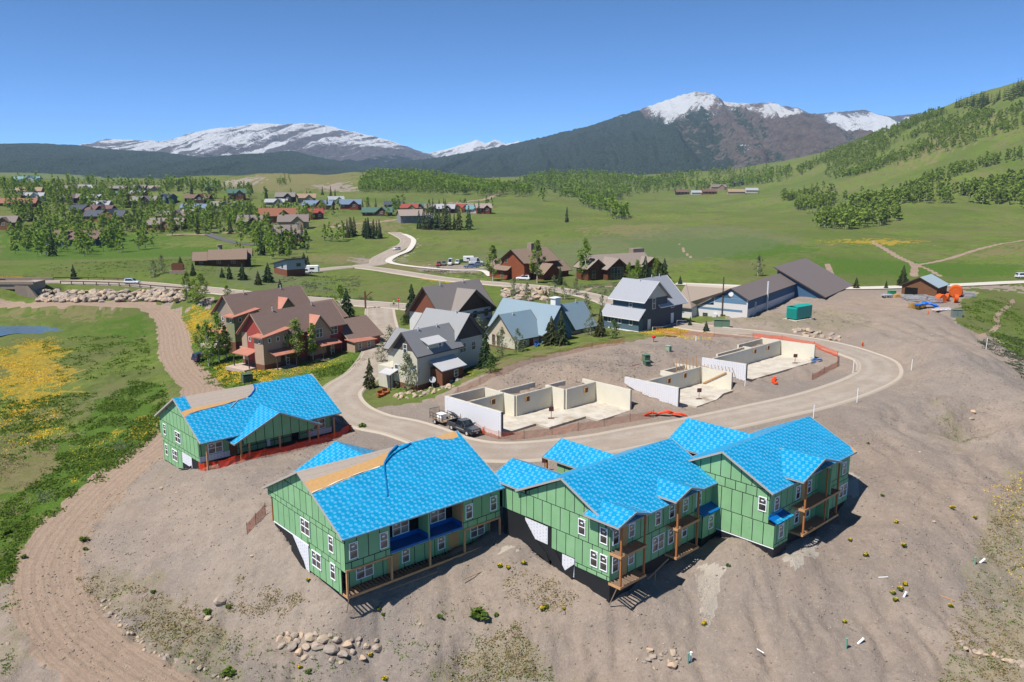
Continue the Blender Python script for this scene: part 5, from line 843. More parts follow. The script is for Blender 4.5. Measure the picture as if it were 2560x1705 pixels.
MB().beam((14.8, 5.6, .1), (14.8, 1.2, 2.75), .1, .2).build('diagonal_brace', LUMB, rK2); MB().beam((14.3, 5.9, .0), (14.6, 6.1, 3.4), .08, .08).build('timber_brace', LUMD, rK2)
rK3 = foundation(K3, 'farthest foam-block foundation with long slab at the street bend', [(.4, .1), (24, -.7), (24, 6.6), (.4, 6.6)],
           [(.5, .1, .5, 8.8, 2.95, 2.7), (.7, 6.8, 23.9, 6.8, 2.85, 2.85), (24.2, -.2, 24.2, 11, 2.95, 2.7), (15.2, 7, 15.2, 9.6, 2.5, 2.5), (6, 9.4, 15, 9.4, 2.4, 2.4), (15.4, 10.8, 24, 10.8, 2.6, 2.6)], [(13.8, 6.64, 1.75), (18.6, 6.64, 1.75)], outer=(0,))
for k in range(11): MB().beam((-.3 - k * .16, 1.5 + k * .62, .2 - k * .02), (-1.1 - k * .1, 1.9 + k * .62, 2.3), .07, .07).build('timber_stake', LUMB, rK3)
for fr_, pts in ((rK1, [(.3, 11, 1.2), (.25, 8, .5), (.2, 4, -.1)]), (rK2, [(-.2, 9.8, 1.4), (-.25, 6, .2), (-.2, 2, -.1)]), (rK3, [(.1, 5, .9), (.0, 3, .1), (-.1, .6, -.1)])): crumple(fr_, pts, .16, 2, BLK, 'drain_membrane', 5)

# ---------------------------------------------------------------- orange barrier netting
def netmat(name, c, op):
    g = G(name, .6, .2); g.base(g.mix(g.noise(2, 3, .6, 'UV'), tint(c, .75), tint(c, 1.2))); u, v, _ = g.xyz(g.coord('UV')); hole = ((u / .09).fr() - .5).ab().lt(.5 * (1 - op) ** .5 * 1.0) * ((v / .07).fr() - .5).ab().lt(.5 * (1 - op) ** .5 * 1.0)
    t = g.nt.nodes.new('ShaderNodeBsdfTransparent'); m = g.nt.nodes.new('ShaderNodeMixShader'); g.nt.links.new(hole.k, m.inputs[0]); g.nt.links.new(g.b.outputs[0], m.inputs[1]); g.nt.links.new(t.outputs[0], m.inputs[2]); g.nt.links.new(m.outputs[0], g.nt.nodes['Material Output'].inputs[0]); return g.m
NETD = netmat('red_orange_netting', (.78, .06, .012), .5); NETO = netmat('orange_netting', (.66, .07, .012), .60); NETS = netmat('faded_netting', (.50, .12, .05), .36); STAKE = mat('rusty_stake', (.10, .05, .03), .8)
def fence(label, s, m, h=1.15, dense=False, sag=.12, group='orange barrier netting', post_h=None):
    P = PG(s); r = thing('netting_fence', label, 'fence', tuple(P[0]), 0, group); o = P[0]
    for i, p in enumerate(P): q = p - o; MB().tube((q[0], q[1], q[2] - .2), (q[0], q[1], q[2] + (post_h or h + .15)), .028, n=6).build('fence_post', STAKE, r)
    for a, b in zip(P[:-1], P[1:]):
        L_ = np.linalg.norm((b - a)[:2]); n = max(3, int(L_ / .6)); b_ = MB(); row = []
        for k in range(n + 1):
            t = k / n; x, y = (a + (b - a) * t)[:2] - o[:2]; zb = float(hz(x + o[0], y + o[1])) - o[2]; s_ = 4 * t * (1 - t) * sag * (1 + .4 * math.sin(k * 1.7)); w_ = .05 * math.sin(k * 2.1); row.append(((x + w_, y - w_, zb + .02), (x - w_ * .6, y + w_ * .6, zb + h * .5 - s_ * .5), (x, y, zb + h - s_)))
        for c, d in zip(row[:-1], row[1:]): b_.poly([c[0], d[0], d[1], c[1]]); b_.poly([c[1], d[1], d[2], c[2]])
        b_.build('netting', m, r)
    return r
fence('bright red-orange netting in front of the townhouse with the porch gable', '497 1176|513 1178|590 1160|664 1143|743 1126|811 1108|873 1080', NETD, 1.1); fence('orange netting at the road end of the porch-gabled townhouse', '873 1080|856 1060|838 1040', NETS, 1.1)
fence('thin netting in front of the three-celled foundation', '1247 1098|1310 1097|1380 1087|1445 1077|1510 1066|1575 1054|1634 1044', NETS); fence('thin netting between the pickup and the foam wall', '1247 1098|1212 1088|1190 1076', NETS); fence('faded netting along the boulder bank behind the foundations', '1120 1010|1145 985|1200 962|1255 938|1335 905|1400 890|1480 872|1560 860', NETS)
fence('orange netting curving round the farthest foundation', '1882 845|1955 852|2035 868|2094 893|2094 917|2060 934|2030 950', NETO, 1.1); fence('netting beside the left gable wall of the bunched-sheet townhouse', '618 1336|640 1312|664 1286', NETO, 1.2); fence('faded netting beyond the blue house yard', '1640 830|1700 838|1785 842|1882 845', NETS, .9)
p = GP(1668, 1042); crumple(thing('netting_heap', 'bright orange netting heaped at the end of the fence line', 'netting', tuple(p)), [(-3.2, .5, .1), (-2.2, .1, .5), (-1.2, .5, .25), (-.2, .0, .65), (.9, .3, .3), (1.9, -.3, .5), (3.0, -.2, .1)], .24, 9, mat('orange_net_heap', (.66, .055, .01), .7, .4, 3), 'folds', 11)
p = GP(1935, 955); crumple(thing('netting_heap', 'orange netting strip lying on the ground before the farthest foundation', 'netting', tuple(p)), [(1.2, 2.6, .1), (.3, 1.2, .15), (-.4, -.4, .12), (-.1, -1.8, .1)], .28, 3, mat('orange_net_heap', (.66, .055, .01)), 'folds', 12)

# ---------------------------------------------------------------- vehicles
TYRE = mat('tyre_rubber', (.018, .018, .018), .9, .1); RIM = mat('wheel_rim', (.45, .45, .46), .35, .1, spec=.6); CGL = glass('car_glass', (.02, .025, .03), .05); CHR = mat('chrome', (.55, .56, .58), .2, .05, spec=.8, metal=.6); LMP = mat('lamp_lens', (.60, .55, .45), .2, .1, spec=.6); TAIL = mat('tail_lens', (.30, .02, .015), .3); BUMP = mat('bumper_plastic', (.03, .03, .033), .6)
_wh = MB().tube((0, -.12, 0), (0, .12, 0), .37, n=20).mesh('tyre', TYRE); _rm = MB().tube((0, -.128, 0), (0, .128, 0), .22, n=14).mesh('rim', RIM)
def wheel(r, x, y, rad=.37): w = put('wheel', _wh, r, (x, y, rad), None, rad / .37); put('rim', _rm, w); return w
def paint(n, c): 
    if 'paint_' + n in MATS: return MATS['paint_' + n]
    g = G('paint_' + n, .3, .5); g.b.inputs['Coat Weight'].default_value = .5; g.base(g.mix(g.noise(1.5, 3, .6), tint(c, .85), tint(c, 1.15))); MATS['paint_' + n] = g.m; return g.m
def sect(x, w, z0, z1, tw=None, n=.12):                # rounded cross-section ring
    tw = tw or w; return [(x, -w * .92, z0), (x, w * .92, z0), (x, w, z0 + n), (x, w, (z0 + z1) / 2), (x, tw, z1 - n), (x, tw - n, z1), (x, -tw + n, z1), (x, -tw, z1 - n), (x, -w, (z0 + z1) / 2), (x, -w, z0 + n)]
def car(label, col, loc, head, kindc='suv', cat='car', group=None, name=None, sc_=1.0):
    r = thing(name or {'pickup': 'pickup_truck', 'van': 'van', 'sedan': 'car', 'suv': 'car'}[kindc], label, cat, tuple(loc), head, group, None if sc_ == 1 else sc_)
    P_ = col
    if kindc == 'pickup':
        L_ = 5.8; MB().rings([sect(2.9, .78, .42, .98, .72), sect(2.82, .92, .38, 1.08, .86), sect(1.25, .98, .36, 1.17, .92), sect(1.2, .98, .36, 1.2, .94), sect(-.75, .98, .36, 1.2, .94)]).build('body', P_, r, smooth=False)
        MB().box(-2.85, -.76, -.98, -.90, .5, 1.22).box(-2.85, -.76, .90, .98, .5, 1.22).box(-2.9, -2.82, -.95, .95, .55, 1.2).box(-2.82, -.76, -.9, .9, .5, .66).build('bed', P_, r); MB().rings([[(1.2, -.86, 1.18), (1.2, .86, 1.18), (.45, .72, 1.78), (.45, -.72, 1.78)], [(-.78, -.9, 1.18), (-.78, .9, 1.18), (-.62, .76, 1.8), (-.62, -.76, 1.8)]]).build('cab', P_, r)
        MB().slab([(1.16, -.76, 1.24), (1.16, .76, 1.24), (.5, .64, 1.74), (.5, -.64, 1.74)], (.03, 0, .035)).build('windscreen', CGL, r)
        for s in (-1, 1):
            MB().slab([(.95, s * .885, 1.24), (.16, s * .895, 1.24), (.16, s * .775, 1.70), (.5, s * .765, 1.70)], (0, s * .025, .008)).build('side_window', CGL, r); MB().slab([(.08, s * .895, 1.24), (-.68, s * .905, 1.24), (-.58, s * .785, 1.70), (.08, s * .775, 1.70)], (0, s * .025, .008)).build('side_window', CGL, r); MB().box(.85, 1.05, s * .98 if s > 0 else -1.16, 1.16 if s > 0 else -.98, 1.2, 1.38).build('mirror', P_, r); MB().box(2.74, 2.90, s * .62 - .14, s * .62 + .14, .80, .97).build('headlight', LMP, r); MB().box(-2.92, -2.86, s * .84 - .07, s * .84 + .07, .8, 1.1).build('tail_light', TAIL, r)
            for x in (1.85, -1.75): wheel(r, x, s * .86, .39); MB().tube((x, s * .80, .42), (x, s * .985, .42), .47, n=18).build('wheel_arch', BUMP, r)
            MB().box(-.7, 1.2, s * .985 - .012, s * .985 + .012, .72, .80).build('side_trim', CHR, r)
        MB().box(2.86, 2.95, -.45, .45, .74, .98).build('grille', CHR, r); MB().box(2.8, 3.0, -.88, .88, .42, .66).build('bumper', BUMP, r); MB().box(2.99, 3.01, -.16, .16, .5, .62).build('licence_plate', WHT, r); MB().box(-3.0, -2.88, -.9, .9, .45, .6).build('bumper', CHR, r); MB().slab([(-.80, -.7, 1.24), (-.80, .7, 1.24), (-.68, .62, 1.72), (-.68, -.62, 1.72)], (-.02, 0, 0)).build('rear_window', CGL, r)
    else:
        H = dict(suv=1.7, sedan=1.45, van=2.6)[kindc]; Lh = dict(suv=2.3, sedan=2.3, van=2.9)[kindc]; bz = dict(suv=1.0, sedan=.92, van=1.2)[kindc]; f = dict(suv=.9, sedan=.8, van=1.7)[kindc]
        MB().rings([sect(Lh, .7, .4, bz - .25, .65), sect(Lh - .15, .88, .32, bz - .12, .8), sect(f, .92, .3, bz, .86), sect(-Lh + .2, .92, .3, bz, .86), sect(-Lh, .82, .38, bz - .05, .78)]).build('body', P_, r)
        MB().rings([[(f + .15, -.8, bz - .02), (f + .15, .8, bz - .02), (f - .7, .66, H), (f - .7, -.66, H)], [(-Lh + .15, -.8, bz - .02), (-Lh + .15, .8, bz - .02), (-Lh + (.3 if kindc != 'sedan' else 1.0), .66, H - .04), (-Lh + (.3 if kindc != 'sedan' else 1.0), -.66, H - .04)]]).build('cabin', P_, r)
        MB().slab([(f + .1, -.7, bz + .05), (f + .1, .7, bz + .05), (f - .62, .6, H - .06), (f - .62, -.6, H - .06)], (.03, 0, .03)).build('windscreen', CGL, r); xr = -Lh + .12; MB().slab([(xr, -.66, bz + .08), (xr, .66, bz + .08), (xr + (.18 if kindc != 'sedan' else .8), .58, H - .12), (xr + (.18 if kindc != 'sedan' else .8), -.58, H - .12)], (-.03, 0, .01)).build('rear_window', CGL, r)
        for s in (-1, 1):
            xe = -Lh + .5 if kindc != 'van' else f - 1.6
            MB().slab([(f - .15, s * .80, bz + .05), (xe, s * .80, bz + .05), (xe + .15, s * .69, H - .12), (f - .75, s * .69, H - .12)], (0, s * .02, .005)).build('side_window', CGL, r); MB().box(Lh - .12, Lh + .0, s * .55 - .14, s * .55 + .14, bz - .38, bz - .22).build('headlight', LMP, r); MB().box(-Lh - .02, -Lh + .05, s * .64 - .1, s * .64 + .1, bz - .3, bz - .05).build('tail_light', TAIL, r)
            for x in (Lh - .85, -Lh + .85): wheel(r, x, s * .8, .34)
    return r
def drive(pa, pb, side=0):                             # place and heading from two points on the ground
    a, b = GP(*pa), GP(*pb); d = b - a; h = math.atan2(d[1], d[0]); c = (a + b) / 2; c = c + np.array([-math.sin(h), math.cos(h), 0]) * side; c[2] = float(hz(c[0], c[1])) + .02; return c, h
def on_road(p, nm): 
    L_ = ROADS[nm]; i = np.argmin(np.hypot(L_[:, 0] - p[0], L_[:, 1] - p[1])); q = np.array(p, float); q[2] = L_[i, 2] + .05; return q
c, h = drive((1125.5, 1074), (1171.5, 1092), .88); car('black four-door pickup parked beside the foam-block foundation', paint('black', (.012, .016, .024)), c, h, 'pickup', 'pickup')
tc_ = np.array([c[0] - math.cos(h) * 5.6, c[1] - math.sin(h) * 5.6, 0]); tc_[2] = float(hz(tc_[0], tc_[1])); r = thing('utility_trailer', 'black mesh-sided utility trailer hitched behind the black pickup', 'trailer', tuple(tc_), h); TRB = mat('trailer_steel', (.03, .024, .02), .7)
MB().box(-1.7, 1.6, -.85, .85, .5, .58).build('trailer_bed', LUMD, r); MB().beam((1.6, 0, .5), (3.0, 0, .45), .1, .1).build('drawbar', TRB, r); t = MB()
for y in (-.85, .85):
    for z in (.95, 1.45): t.beam((-1.7, y, z), (1.6, y, z), .05, .05)
    for k in range(5): t.beam((-1.7 + k * .82, y, .55), (-1.7 + k * .82, y, 1.45), .05, .05)
t.build('side_rail', TRB, r); t = MB()
for k in range(9): t.beam((-1.75, -.85 + k * .212, .5), (-1.75, -.85 + k * .212, 1.9), .035, .035)
t.beam((-1.75, -.85, 1.9), (-1.75, .85, 1.9), .05, .05).build('ramp_gate', TRB, r)
for s in (-1, 1): wheel(r, -.1, s * 1.0, .36)
r2 = tag(MB().box(-.5, .6, -.45, .45, .0, .75).box(-.54, .64, -.49, .49, .75, .85).build('storage_box', WHT, None, loc=(tc_[0], tc_[1], tc_[2] + .6), rot=h), 'white lidded storage box riding on the utility trailer', 'box')
p = GP(331, 712); p = on_road(p, 'bridge'); car('silver hatchback driving on the road behind the guard rail', paint('silver', (.42, .45, .50)), p, -.06, 'suv'); p = on_road(GP(992, 626), 'winding'); car('white car coming down the winding road', paint('white', (.62, .63, .65)), p, -2.2, 'sedan')
for px, py, kc, cn, cc, hd, lb, ct in ((1097, 664, 'suv', 'red', (.25, .02, .02), -1.6, 'dark red car at the end of the parking row', 'car'), (1110, 663, 'suv', 'grey', (.12, .12, .13), -1.6, 'grey car parked next to the dark red car', 'car'), (1126, 662, 'van', 'white', (.62, .63, .65), -1.6, 'tall white van in the middle of the parking row', 'van'), (1143, 660, 'suv', 'white', (.62, .63, .65), -1.6, 'small white car parked near the green container', 'car'), (1190, 660, 'van', 'white', (.62, .63, .65), .3, 'white high-roof cargo van beside the camper trailer', 'van'), (1178, 670, 'pickup', 'blue', (.04, .09, .20), 3.0, 'blue pickup parked at the near side of the lot', 'pickup'), (1195, 665, 'pickup', 'blue2', (.07, .11, .17), 3.0, 'slate blue pickup behind the blue pickup', 'pickup'), (757, 684, 'suv', 'white', (.62, .63, .65), 3.4, 'white car parked at the dark-roofed modern house', 'car'), (1308, 700, 'suv', 'white', (.62, .63, .65), 2.9, 'white car parked before the timber lodge', 'car'), (508, 900, 'suv', 'navy', (.02, .03, .07), 1.1, 'dark blue car half hidden by trees beside the dirt track', 'car'), (1265, 785, 'suv', 'greenish', (.10, .13, .12), .3, 'dark green car parked behind the blue-roofed cottages', 'car'), (2557, 695, 'suv', 'white', (.62, .63, .65), 0.1, 'white car on the far valley road at the picture edge', 'car')):
    p = GP(px, py); car(lb, paint(cn, cc), (p[0], p[1], p[2] + .02), hd, kc, ct)
for px, py, s, lb in ((1172, 655, (4.6, 2.2, 2.5), 'white camper trailer at the back of the gravel lot'), (783, 682, (4.2, 2.2, 2.6), 'white box trailer parked beside the modern house')):
    p = GP(px, py); r = thing('box_trailer', lb, 'trailer', tuple(p), .1); a, b_, c_ = s; MB().rings([[(-a / 2, -b_ / 2, .5), (-a / 2, b_ / 2, .5), (-a / 2, b_ / 2, c_), (-a / 2, -b_ / 2, c_)], [(a / 2 - .3, -b_ / 2, .5), (a / 2 - .3, b_ / 2, .5), (a / 2 - .3, b_ / 2, c_), (a / 2 - .3, -b_ / 2, c_)], [(a / 2, -b_ / 2.4, .6), (a / 2, b_ / 2.4, .6), (a / 2, b_ / 2.4, c_ - .4), (a / 2, -b_ / 2.4, c_ - .4)]]).build('body', WHT, r); MB().box(-1, .6, -b_ / 2 - .02, -b_ / 2, 1.3, 1.9).build('window', CGL, r)
    for s_ in (-1, 1): wheel(r, -.4, s_ * 1.0, .34)
# ---------------------------------------------------------------- trees
def leafmat(name, c1, c2, c3):
    g = G(name, .6, .15); oi = g.nt.nodes.new('ShaderNodeObjectInfo'); n = g.noise(1.3, 3, .7); n2 = g.noise(.05, 2, .5)
    k = g.mix(n.ss(.3, .7), c1, c2); rnd = X(g.nt, oi.outputs['Random']); k = g.mix((rnd * .75 + n2 * .5 - .2).ss(.2, 1.0), k, c3)
    d = g.nt.nodes.new('ShaderNodeBsdfDiffuse'); t = g.nt.nodes.new('ShaderNodeBsdfTranslucent'); m = g.nt.nodes.new('ShaderNodeMixShader'); m.inputs[0].default_value = .42
    for q in (d, t): g.nt.links.new(k, q.inputs[0])
    g.nt.links.new(d.outputs[0], m.inputs[1]); g.nt.links.new(t.outputs[0], m.inputs[2]); g.nt.links.new(m.outputs[0], g.nt.nodes['Material Output'].inputs[0]); return g.m
ASPL = leafmat('aspen_leaves', (.16, .25, .042), (.27, .37, .075), (.22, .27, .075)); SPRL = leafmat('spruce_needles', (.045, .085, .042), (.095, .14, .065), (.12, .12, .055)); BSHL = leafmat('shrub_leaves', (.08, .14, .03), (.15, .21, .06), (.13, .15, .07)); SILL = leafmat('silvery_leaves', (.15, .18, .09), (.24, .26, .15), (.17, .20, .10))
BARK = mat('pale_bark', (.42, .40, .34), .9, .3, 1.5); BARKD = mat('dark_bark', (.07, .05, .04), .9, .3, 2)
def leaves(cent, rad, per, size, rn, flat=.0):
    """leaf quads spread through clumps"""
    n = len(cent) * per; c = np.repeat(np.array(cent), per, 0); r = np.repeat(np.array(rad), per, 0)
    d = rn.normal(size=(n, 3)); d /= np.linalg.norm(d, axis=1)[:, None]; p = c + d * r[:, None] * (rn.random((n, 1)) ** .45)
    a = rn.normal(size=(n, 3)); a[:, 2] *= .5 * (1 - flat); a /= np.linalg.norm(a, axis=1)[:, None]; b = rn.normal(size=(n, 3)); b[:, 2] *= .5; b = b - a * (a * b).sum(1)[:, None]; b /= np.linalg.norm(b, axis=1)[:, None]
    s = size * (.6 + .8 * rn.random((n, 1))); V_ = np.stack([p - a * s, p + b * s * .6, p + a * s, p - b * s * .6], 1).reshape(-1, 3)
    return V_, np.arange(n * 4).reshape(-1, 4)
def aspen_crown(seed, clumps, per, size, W_=.2, low=.2):
    rn = np.random.default_rng(seed); cs = []; rs = []
    for k in range(clumps):
        t = low + (1 - low) * (k + .5) / clumps; prof = W_ * math.sin(math.pi * min(1, ((t - low) / (1 - low)) ** .7 * .86 + .12)) * (.7 + .5 * rn.random()); a = rn.random() * 6.28; q = prof * rn.random() ** .5
        cs.append((q * math.cos(a), q * math.sin(a), t * .97)); rs.append(W_ * (.30 + .28 * rn.random()) * (1.15 - .5 * t))
    return leaves(cs, rs, per, size, rn)
def spruce_crown(seed, tiers, arms, W_=.2, size=.05):
    rn = np.random.default_rng(seed); V_ = []; 
    for k in range(tiers):
        t = k / tiers; z = .07 + .91 * t; R0 = W_ * (1 - t) ** .85 * (.85 + .3 * rn.random()) + .008; n = max(5, int(arms * (1 - .6 * t))); ph = rn.random() * 6
        for j in range(n):
            a = ph + 6.283 * j / n + rn.normal() * .15; R1 = R0 * (.55 + .65 * rn.random()); dz = -.10 * R1 / W_ * .5 - .012; w = size * (1.1 - .5 * t) * (.8 + .5 * rn.random()); c, s = math.cos(a), math.sin(a)
            V_ += [(0, 0, z + .02), (c * R1 * .55 - s * w, s * R1 * .55 + c * w, z + dz * .3), (c * R1, s * R1, z + dz), (c * R1 * .55 + s * w, s * R1 * .55 - c * w, z + dz * .3)]
            V_ += [(c * R1 * .2, s * R1 * .2, z + .01), (c * R1 * .7, s * R1 * .7, z + dz * .4 + .012), (c * R1 * .95, s * R1 * .95, z + dz - .035), (c * R1 * .45, s * R1 * .45, z + dz * .3 - .05)]
    V_ = np.array(V_); return V_, np.arange(len(V_)).reshape(-1, 4)
def trunkmesh(name, m, h=.8, r0=.018, lean=.02, limbs=5, seed=1):
    rn = random.Random(seed); b = MB(); p = [(0, 0, -.03), (rn.uniform(-1, 1) * lean, rn.uniform(-1, 1) * lean, h * .5), (rn.uniform(-1, 1) * lean * 1.5, rn.uniform(-1, 1) * lean * 1.5, h)]
    b.tube(p[0], p[1], r0, r0 * .7, 6); b.tube(p[1], p[2], r0 * .7, r0 * .25, 6)
    for k in range(limbs): z = h * (.3 + .6 * k / max(1, limbs)); a = rn.uniform(0, 6.28); b.tube((0, 0, z), (math.cos(a) * .1, math.sin(a) * .1, z + .09), r0 * .35, r0 * .12, 5)
    return b.mesh(name, m)
VA = [(npmesh('crown', *aspen_crown(s, 34, 44, .021, w), ASPL), trunkmesh('trunk', BARK, .85, .016, .02, 6, s)) for s, w in ((1, .20), (2, .24), (3, .17))]
VF = [(npmesh('crown', *aspen_crown(s + 20, 13, 17, .052, w, .16), ASPL), trunkmesh('trunk', BARK, .7, .013, .02, 0, s)) for s, w in ((1, .19), (2, .23), (3, .27), (4, .16))]
VS = [(npmesh('crown', *spruce_crown(s, 19, 11, w, .030), SPRL), trunkmesh('trunk', BARKD, .9, .018, 0, 0, s)) for s, w in ((1, .27), (2, .32))]
VG = [(npmesh('crown', *spruce_crown(s + 9, 12, 8, w, .045), SPRL), trunkmesh('trunk', BARKD, .9, .016, 0, 0, s)) for s, w in ((1, .17), (2, .21), (3, .15))]
VB = [(npmesh('crown', *aspen_crown(s + 40, 20, 30, .045, .42, .05), BSHL), trunkmesh('trunk', BARKD, .5, .03, .05, 4, s)) for s in (1, 2)]
VW = [(npmesh('crown', *aspen_crown(s + 60, 26, 26, .028, .30, .08), SILL), trunkmesh('trunk', BARK, .7, .022, .04, 6, s)) for s in (1, 2)]
KINDS = dict(a=(VA, 'aspen_tree', 'tree'), f=(VF, 'aspen_tree', 'tree'), s=(VS, 'spruce_tree', 'tree'), g=(VG, 'spruce_tree', 'tree'), b=(VB, 'shrub', 'shrub'), w=(VW, 'willow_shrub', 'shrub'))
TREES = []
def tree(px, py, h, k, label, group=None, p=None):
    vv, nm, ct = KINDS[k]; c, t = random.choice(vv); p = GP(px, py) if p is None else p; r = thing(nm, label, ct, (p[0], p[1], p[2] - .05), random.uniform(0, 6.28), group, (h * random.uniform(.9, 1.12), h * random.uniform(.9, 1.12), h))
    put('trunk', t, r); put('crown', c, r); TREES.append(p); return r
for a in ((742, 912, 9, 'a', 'slender bright green aspen before the right porch of the red townhouse row'), (783, 900, 7.5, 'a', 'thin aspen with open crown beside the middle porch of the red townhouse row'), (522, 915, 9, 'a', 'leafy tree at the left end of the red townhouse row, nearest the track'), (548, 905, 10, 'a', 'taller leafy tree beside the red townhouse deck'), (500, 880, 6, 'a', 'small leafy tree at the bend of the dirt track'), (566, 898, 7, 'a', 'leafy tree in front of the green townhouse row'),
          (925, 970, 5.6, 's', 'neat blue-green spruce in the lawn corner at the street bend'), (1020, 975, 6.2, 'w', 'silvery green tree against the cream gable of the grey-roofed house'), (1198, 905, 8.2, 'w', 'tall silvery tree beside the big gable of the grey-roofed house'), (1214, 918, 6.5, 's', 'narrow spruce next to the silvery tree'), (1228, 930, 3.0, 'b', 'round green bush below the narrow spruce'), (1402, 862, 7.2, 's', 'broad spruce in front of the blue cottage row, right one of the pair'), (1378, 862, 6.2, 's', 'broad spruce in front of the blue cottage row, left one of the pair'), (1295, 880, 4.6, 'w', 'thin pale tree by the cream cottage gable'), (1255, 890, 5.5, 'w', 'pale tree between the grey and blue roofed houses'), (1500, 842, 6.4, 's', 'spruce before the porch of the dark blue house'), (1533, 846, 3.8, 'b', 'bright bush under the porch roof of the dark blue house'), (1475, 838, 4.5, 'w', 'thin tree between the terrace and the dark blue house'), (975, 880, 5.5, 'w', 'yellow-green tree at the left corner of the cream house'), (955, 905, 4, 'w', 'low yellow-green tree beside the street bend'),
          (1030, 790, 8.5, 's', 'tallest spruce left of the dark timber gable'), (1042, 802, 6.5, 's', 'shorter spruce left of the dark timber gable'), (1062, 790, 7, 'a', 'aspen left of the dark timber gable'), (1020, 806, 5, 's', 'small spruce near the stop sign'), (852, 795, 8.5, 'a', 'aspen on the verge near the wooden signpost'), (868, 797, 8, 's', 'spruce on the verge near the wooden signpost'), (470, 757, 8.5, 'a', 'aspen left of the pair at the end of the riprap'), (505, 765, 9, 'a', 'aspen right of the pair at the end of the riprap'), (490, 760, 7, 'f', 'small aspen between the pair at the end of the riprap'), (568, 742, 3.2, 'b', 'small bush beside the bridge road'),
          (1232, 702, 12, 'a', 'big leafy tree at the left end of the timber lodge'), (1343, 708, 14, 'a', 'bright green tree in front of the timber lodge'), (1462, 700, 13.5, 'a', 'big leafy tree between the two lodges'), (1400, 712, 6, 's', 'small spruce before the timber lodge'), (1572, 712, 7, 'a', 'leafy tree before the arched windows of the log lodge'), (1592, 714, 8, 'a', 'wide leafy tree before the log lodge'), (1612, 708, 9, 's', 'pointed spruce before the right gable of the log lodge'), (1640, 708, 8, 'a', 'leafy tree at the right end of the log lodge'), (1660, 706, 8, 's', 'spruce right of the log lodge'), (1700, 712, 3, 's', 'tiny spruce beside the valley road'), (1895, 690, 7, 'w', 'thin pale tree left of the tall hall'),
          (1285, 742, 5.5, 'w', 'willow left of the boulder wall'), (1318, 752, 5, 'w', 'willow in front of the boulder wall'), (1385, 742, 6, 'w', 'large willow right of the boulder wall'), (1412, 748, 5, 'w', 'willow beside the street behind the cottages'), (1440, 738, 5, 'w', 'outer willow at the street curve'), (1365, 748, 3.2, 's', 'little spruce at the boulder wall'), (1505, 775, 4, 'w', 'thin willow left of the dark blue house'), (1465, 790, 5.5, 'w', 'silvery willow behind the terrace'), (2256, 716, 6.5, 's', 'dark spruce beside the plank shed'), (2140, 722, 3.6, 's', 'small spruce on the valley roadside, left of the shed'), (2215, 722, 2.6, 's', 'young spruce between the hall and the shed'), (185, 698, 5, 's', 'lone small spruce behind the bridge road'), (1725, 815, 2.4, 's', 'dwarf spruce at the corner of the dark blue house'), (1765, 830, 2.6, 's', 'dwarf spruce beside the street near the green transformer'), (385, 690, 5, 'w', 'pale bare-looking tree left of the entrance sign'), (405, 682, 6, 'w', 'taller pale tree behind the entrance sign'), (452, 672, 4.5, 's', 'spruce just right of the entrance sign'), (1010, 812, 2.5, 'b', 'bush on the corner by the stop sign')): tree(*a)
for x, y, h in ((483, 690, 4.5), (556, 694, 3.5), (574, 698, 5), (607, 700, 5.5), (646, 712, 4.5), (671, 706, 6.5), (770, 666, 4.5), (760, 660, 5), (700, 720, 3)): tree(x, y, h, 's', 'young spruce scattered on the slope below the modern house', 'young spruces on the slope')
HOUSES = []
def scatter(poly, n, con, h0_, h1_, label, group, kinds=('f', 'g')):
    P = np.array([list(map(float, q.split())) for q in poly.split('|')]); k = tries = 0
    while k < n and tries < n * 40:
        tries += 1; x = random.uniform(P[:, 0].min(), P[:, 0].max()); y = random.uniform(P[:, 1].min(), P[:, 1].max())
        if not inpoly(np.array([x]), np.array([y]), P)[0]: continue
        p = GP(x, y)
        if any(abs(p[0] - a) < ww and abs(p[1] - b) < ww for a, b, ww in HOUSES): continue
        c = random.random() < con; tree(x, y, random.uniform(h0_, h1_) * (1.0 if not c else 1.08), kinds[1] if c else kinds[0], ('dark spruce ' if c else 'leafy aspen ') + label, ('spruces ' if c else 'aspens ') + group, p); k += 1
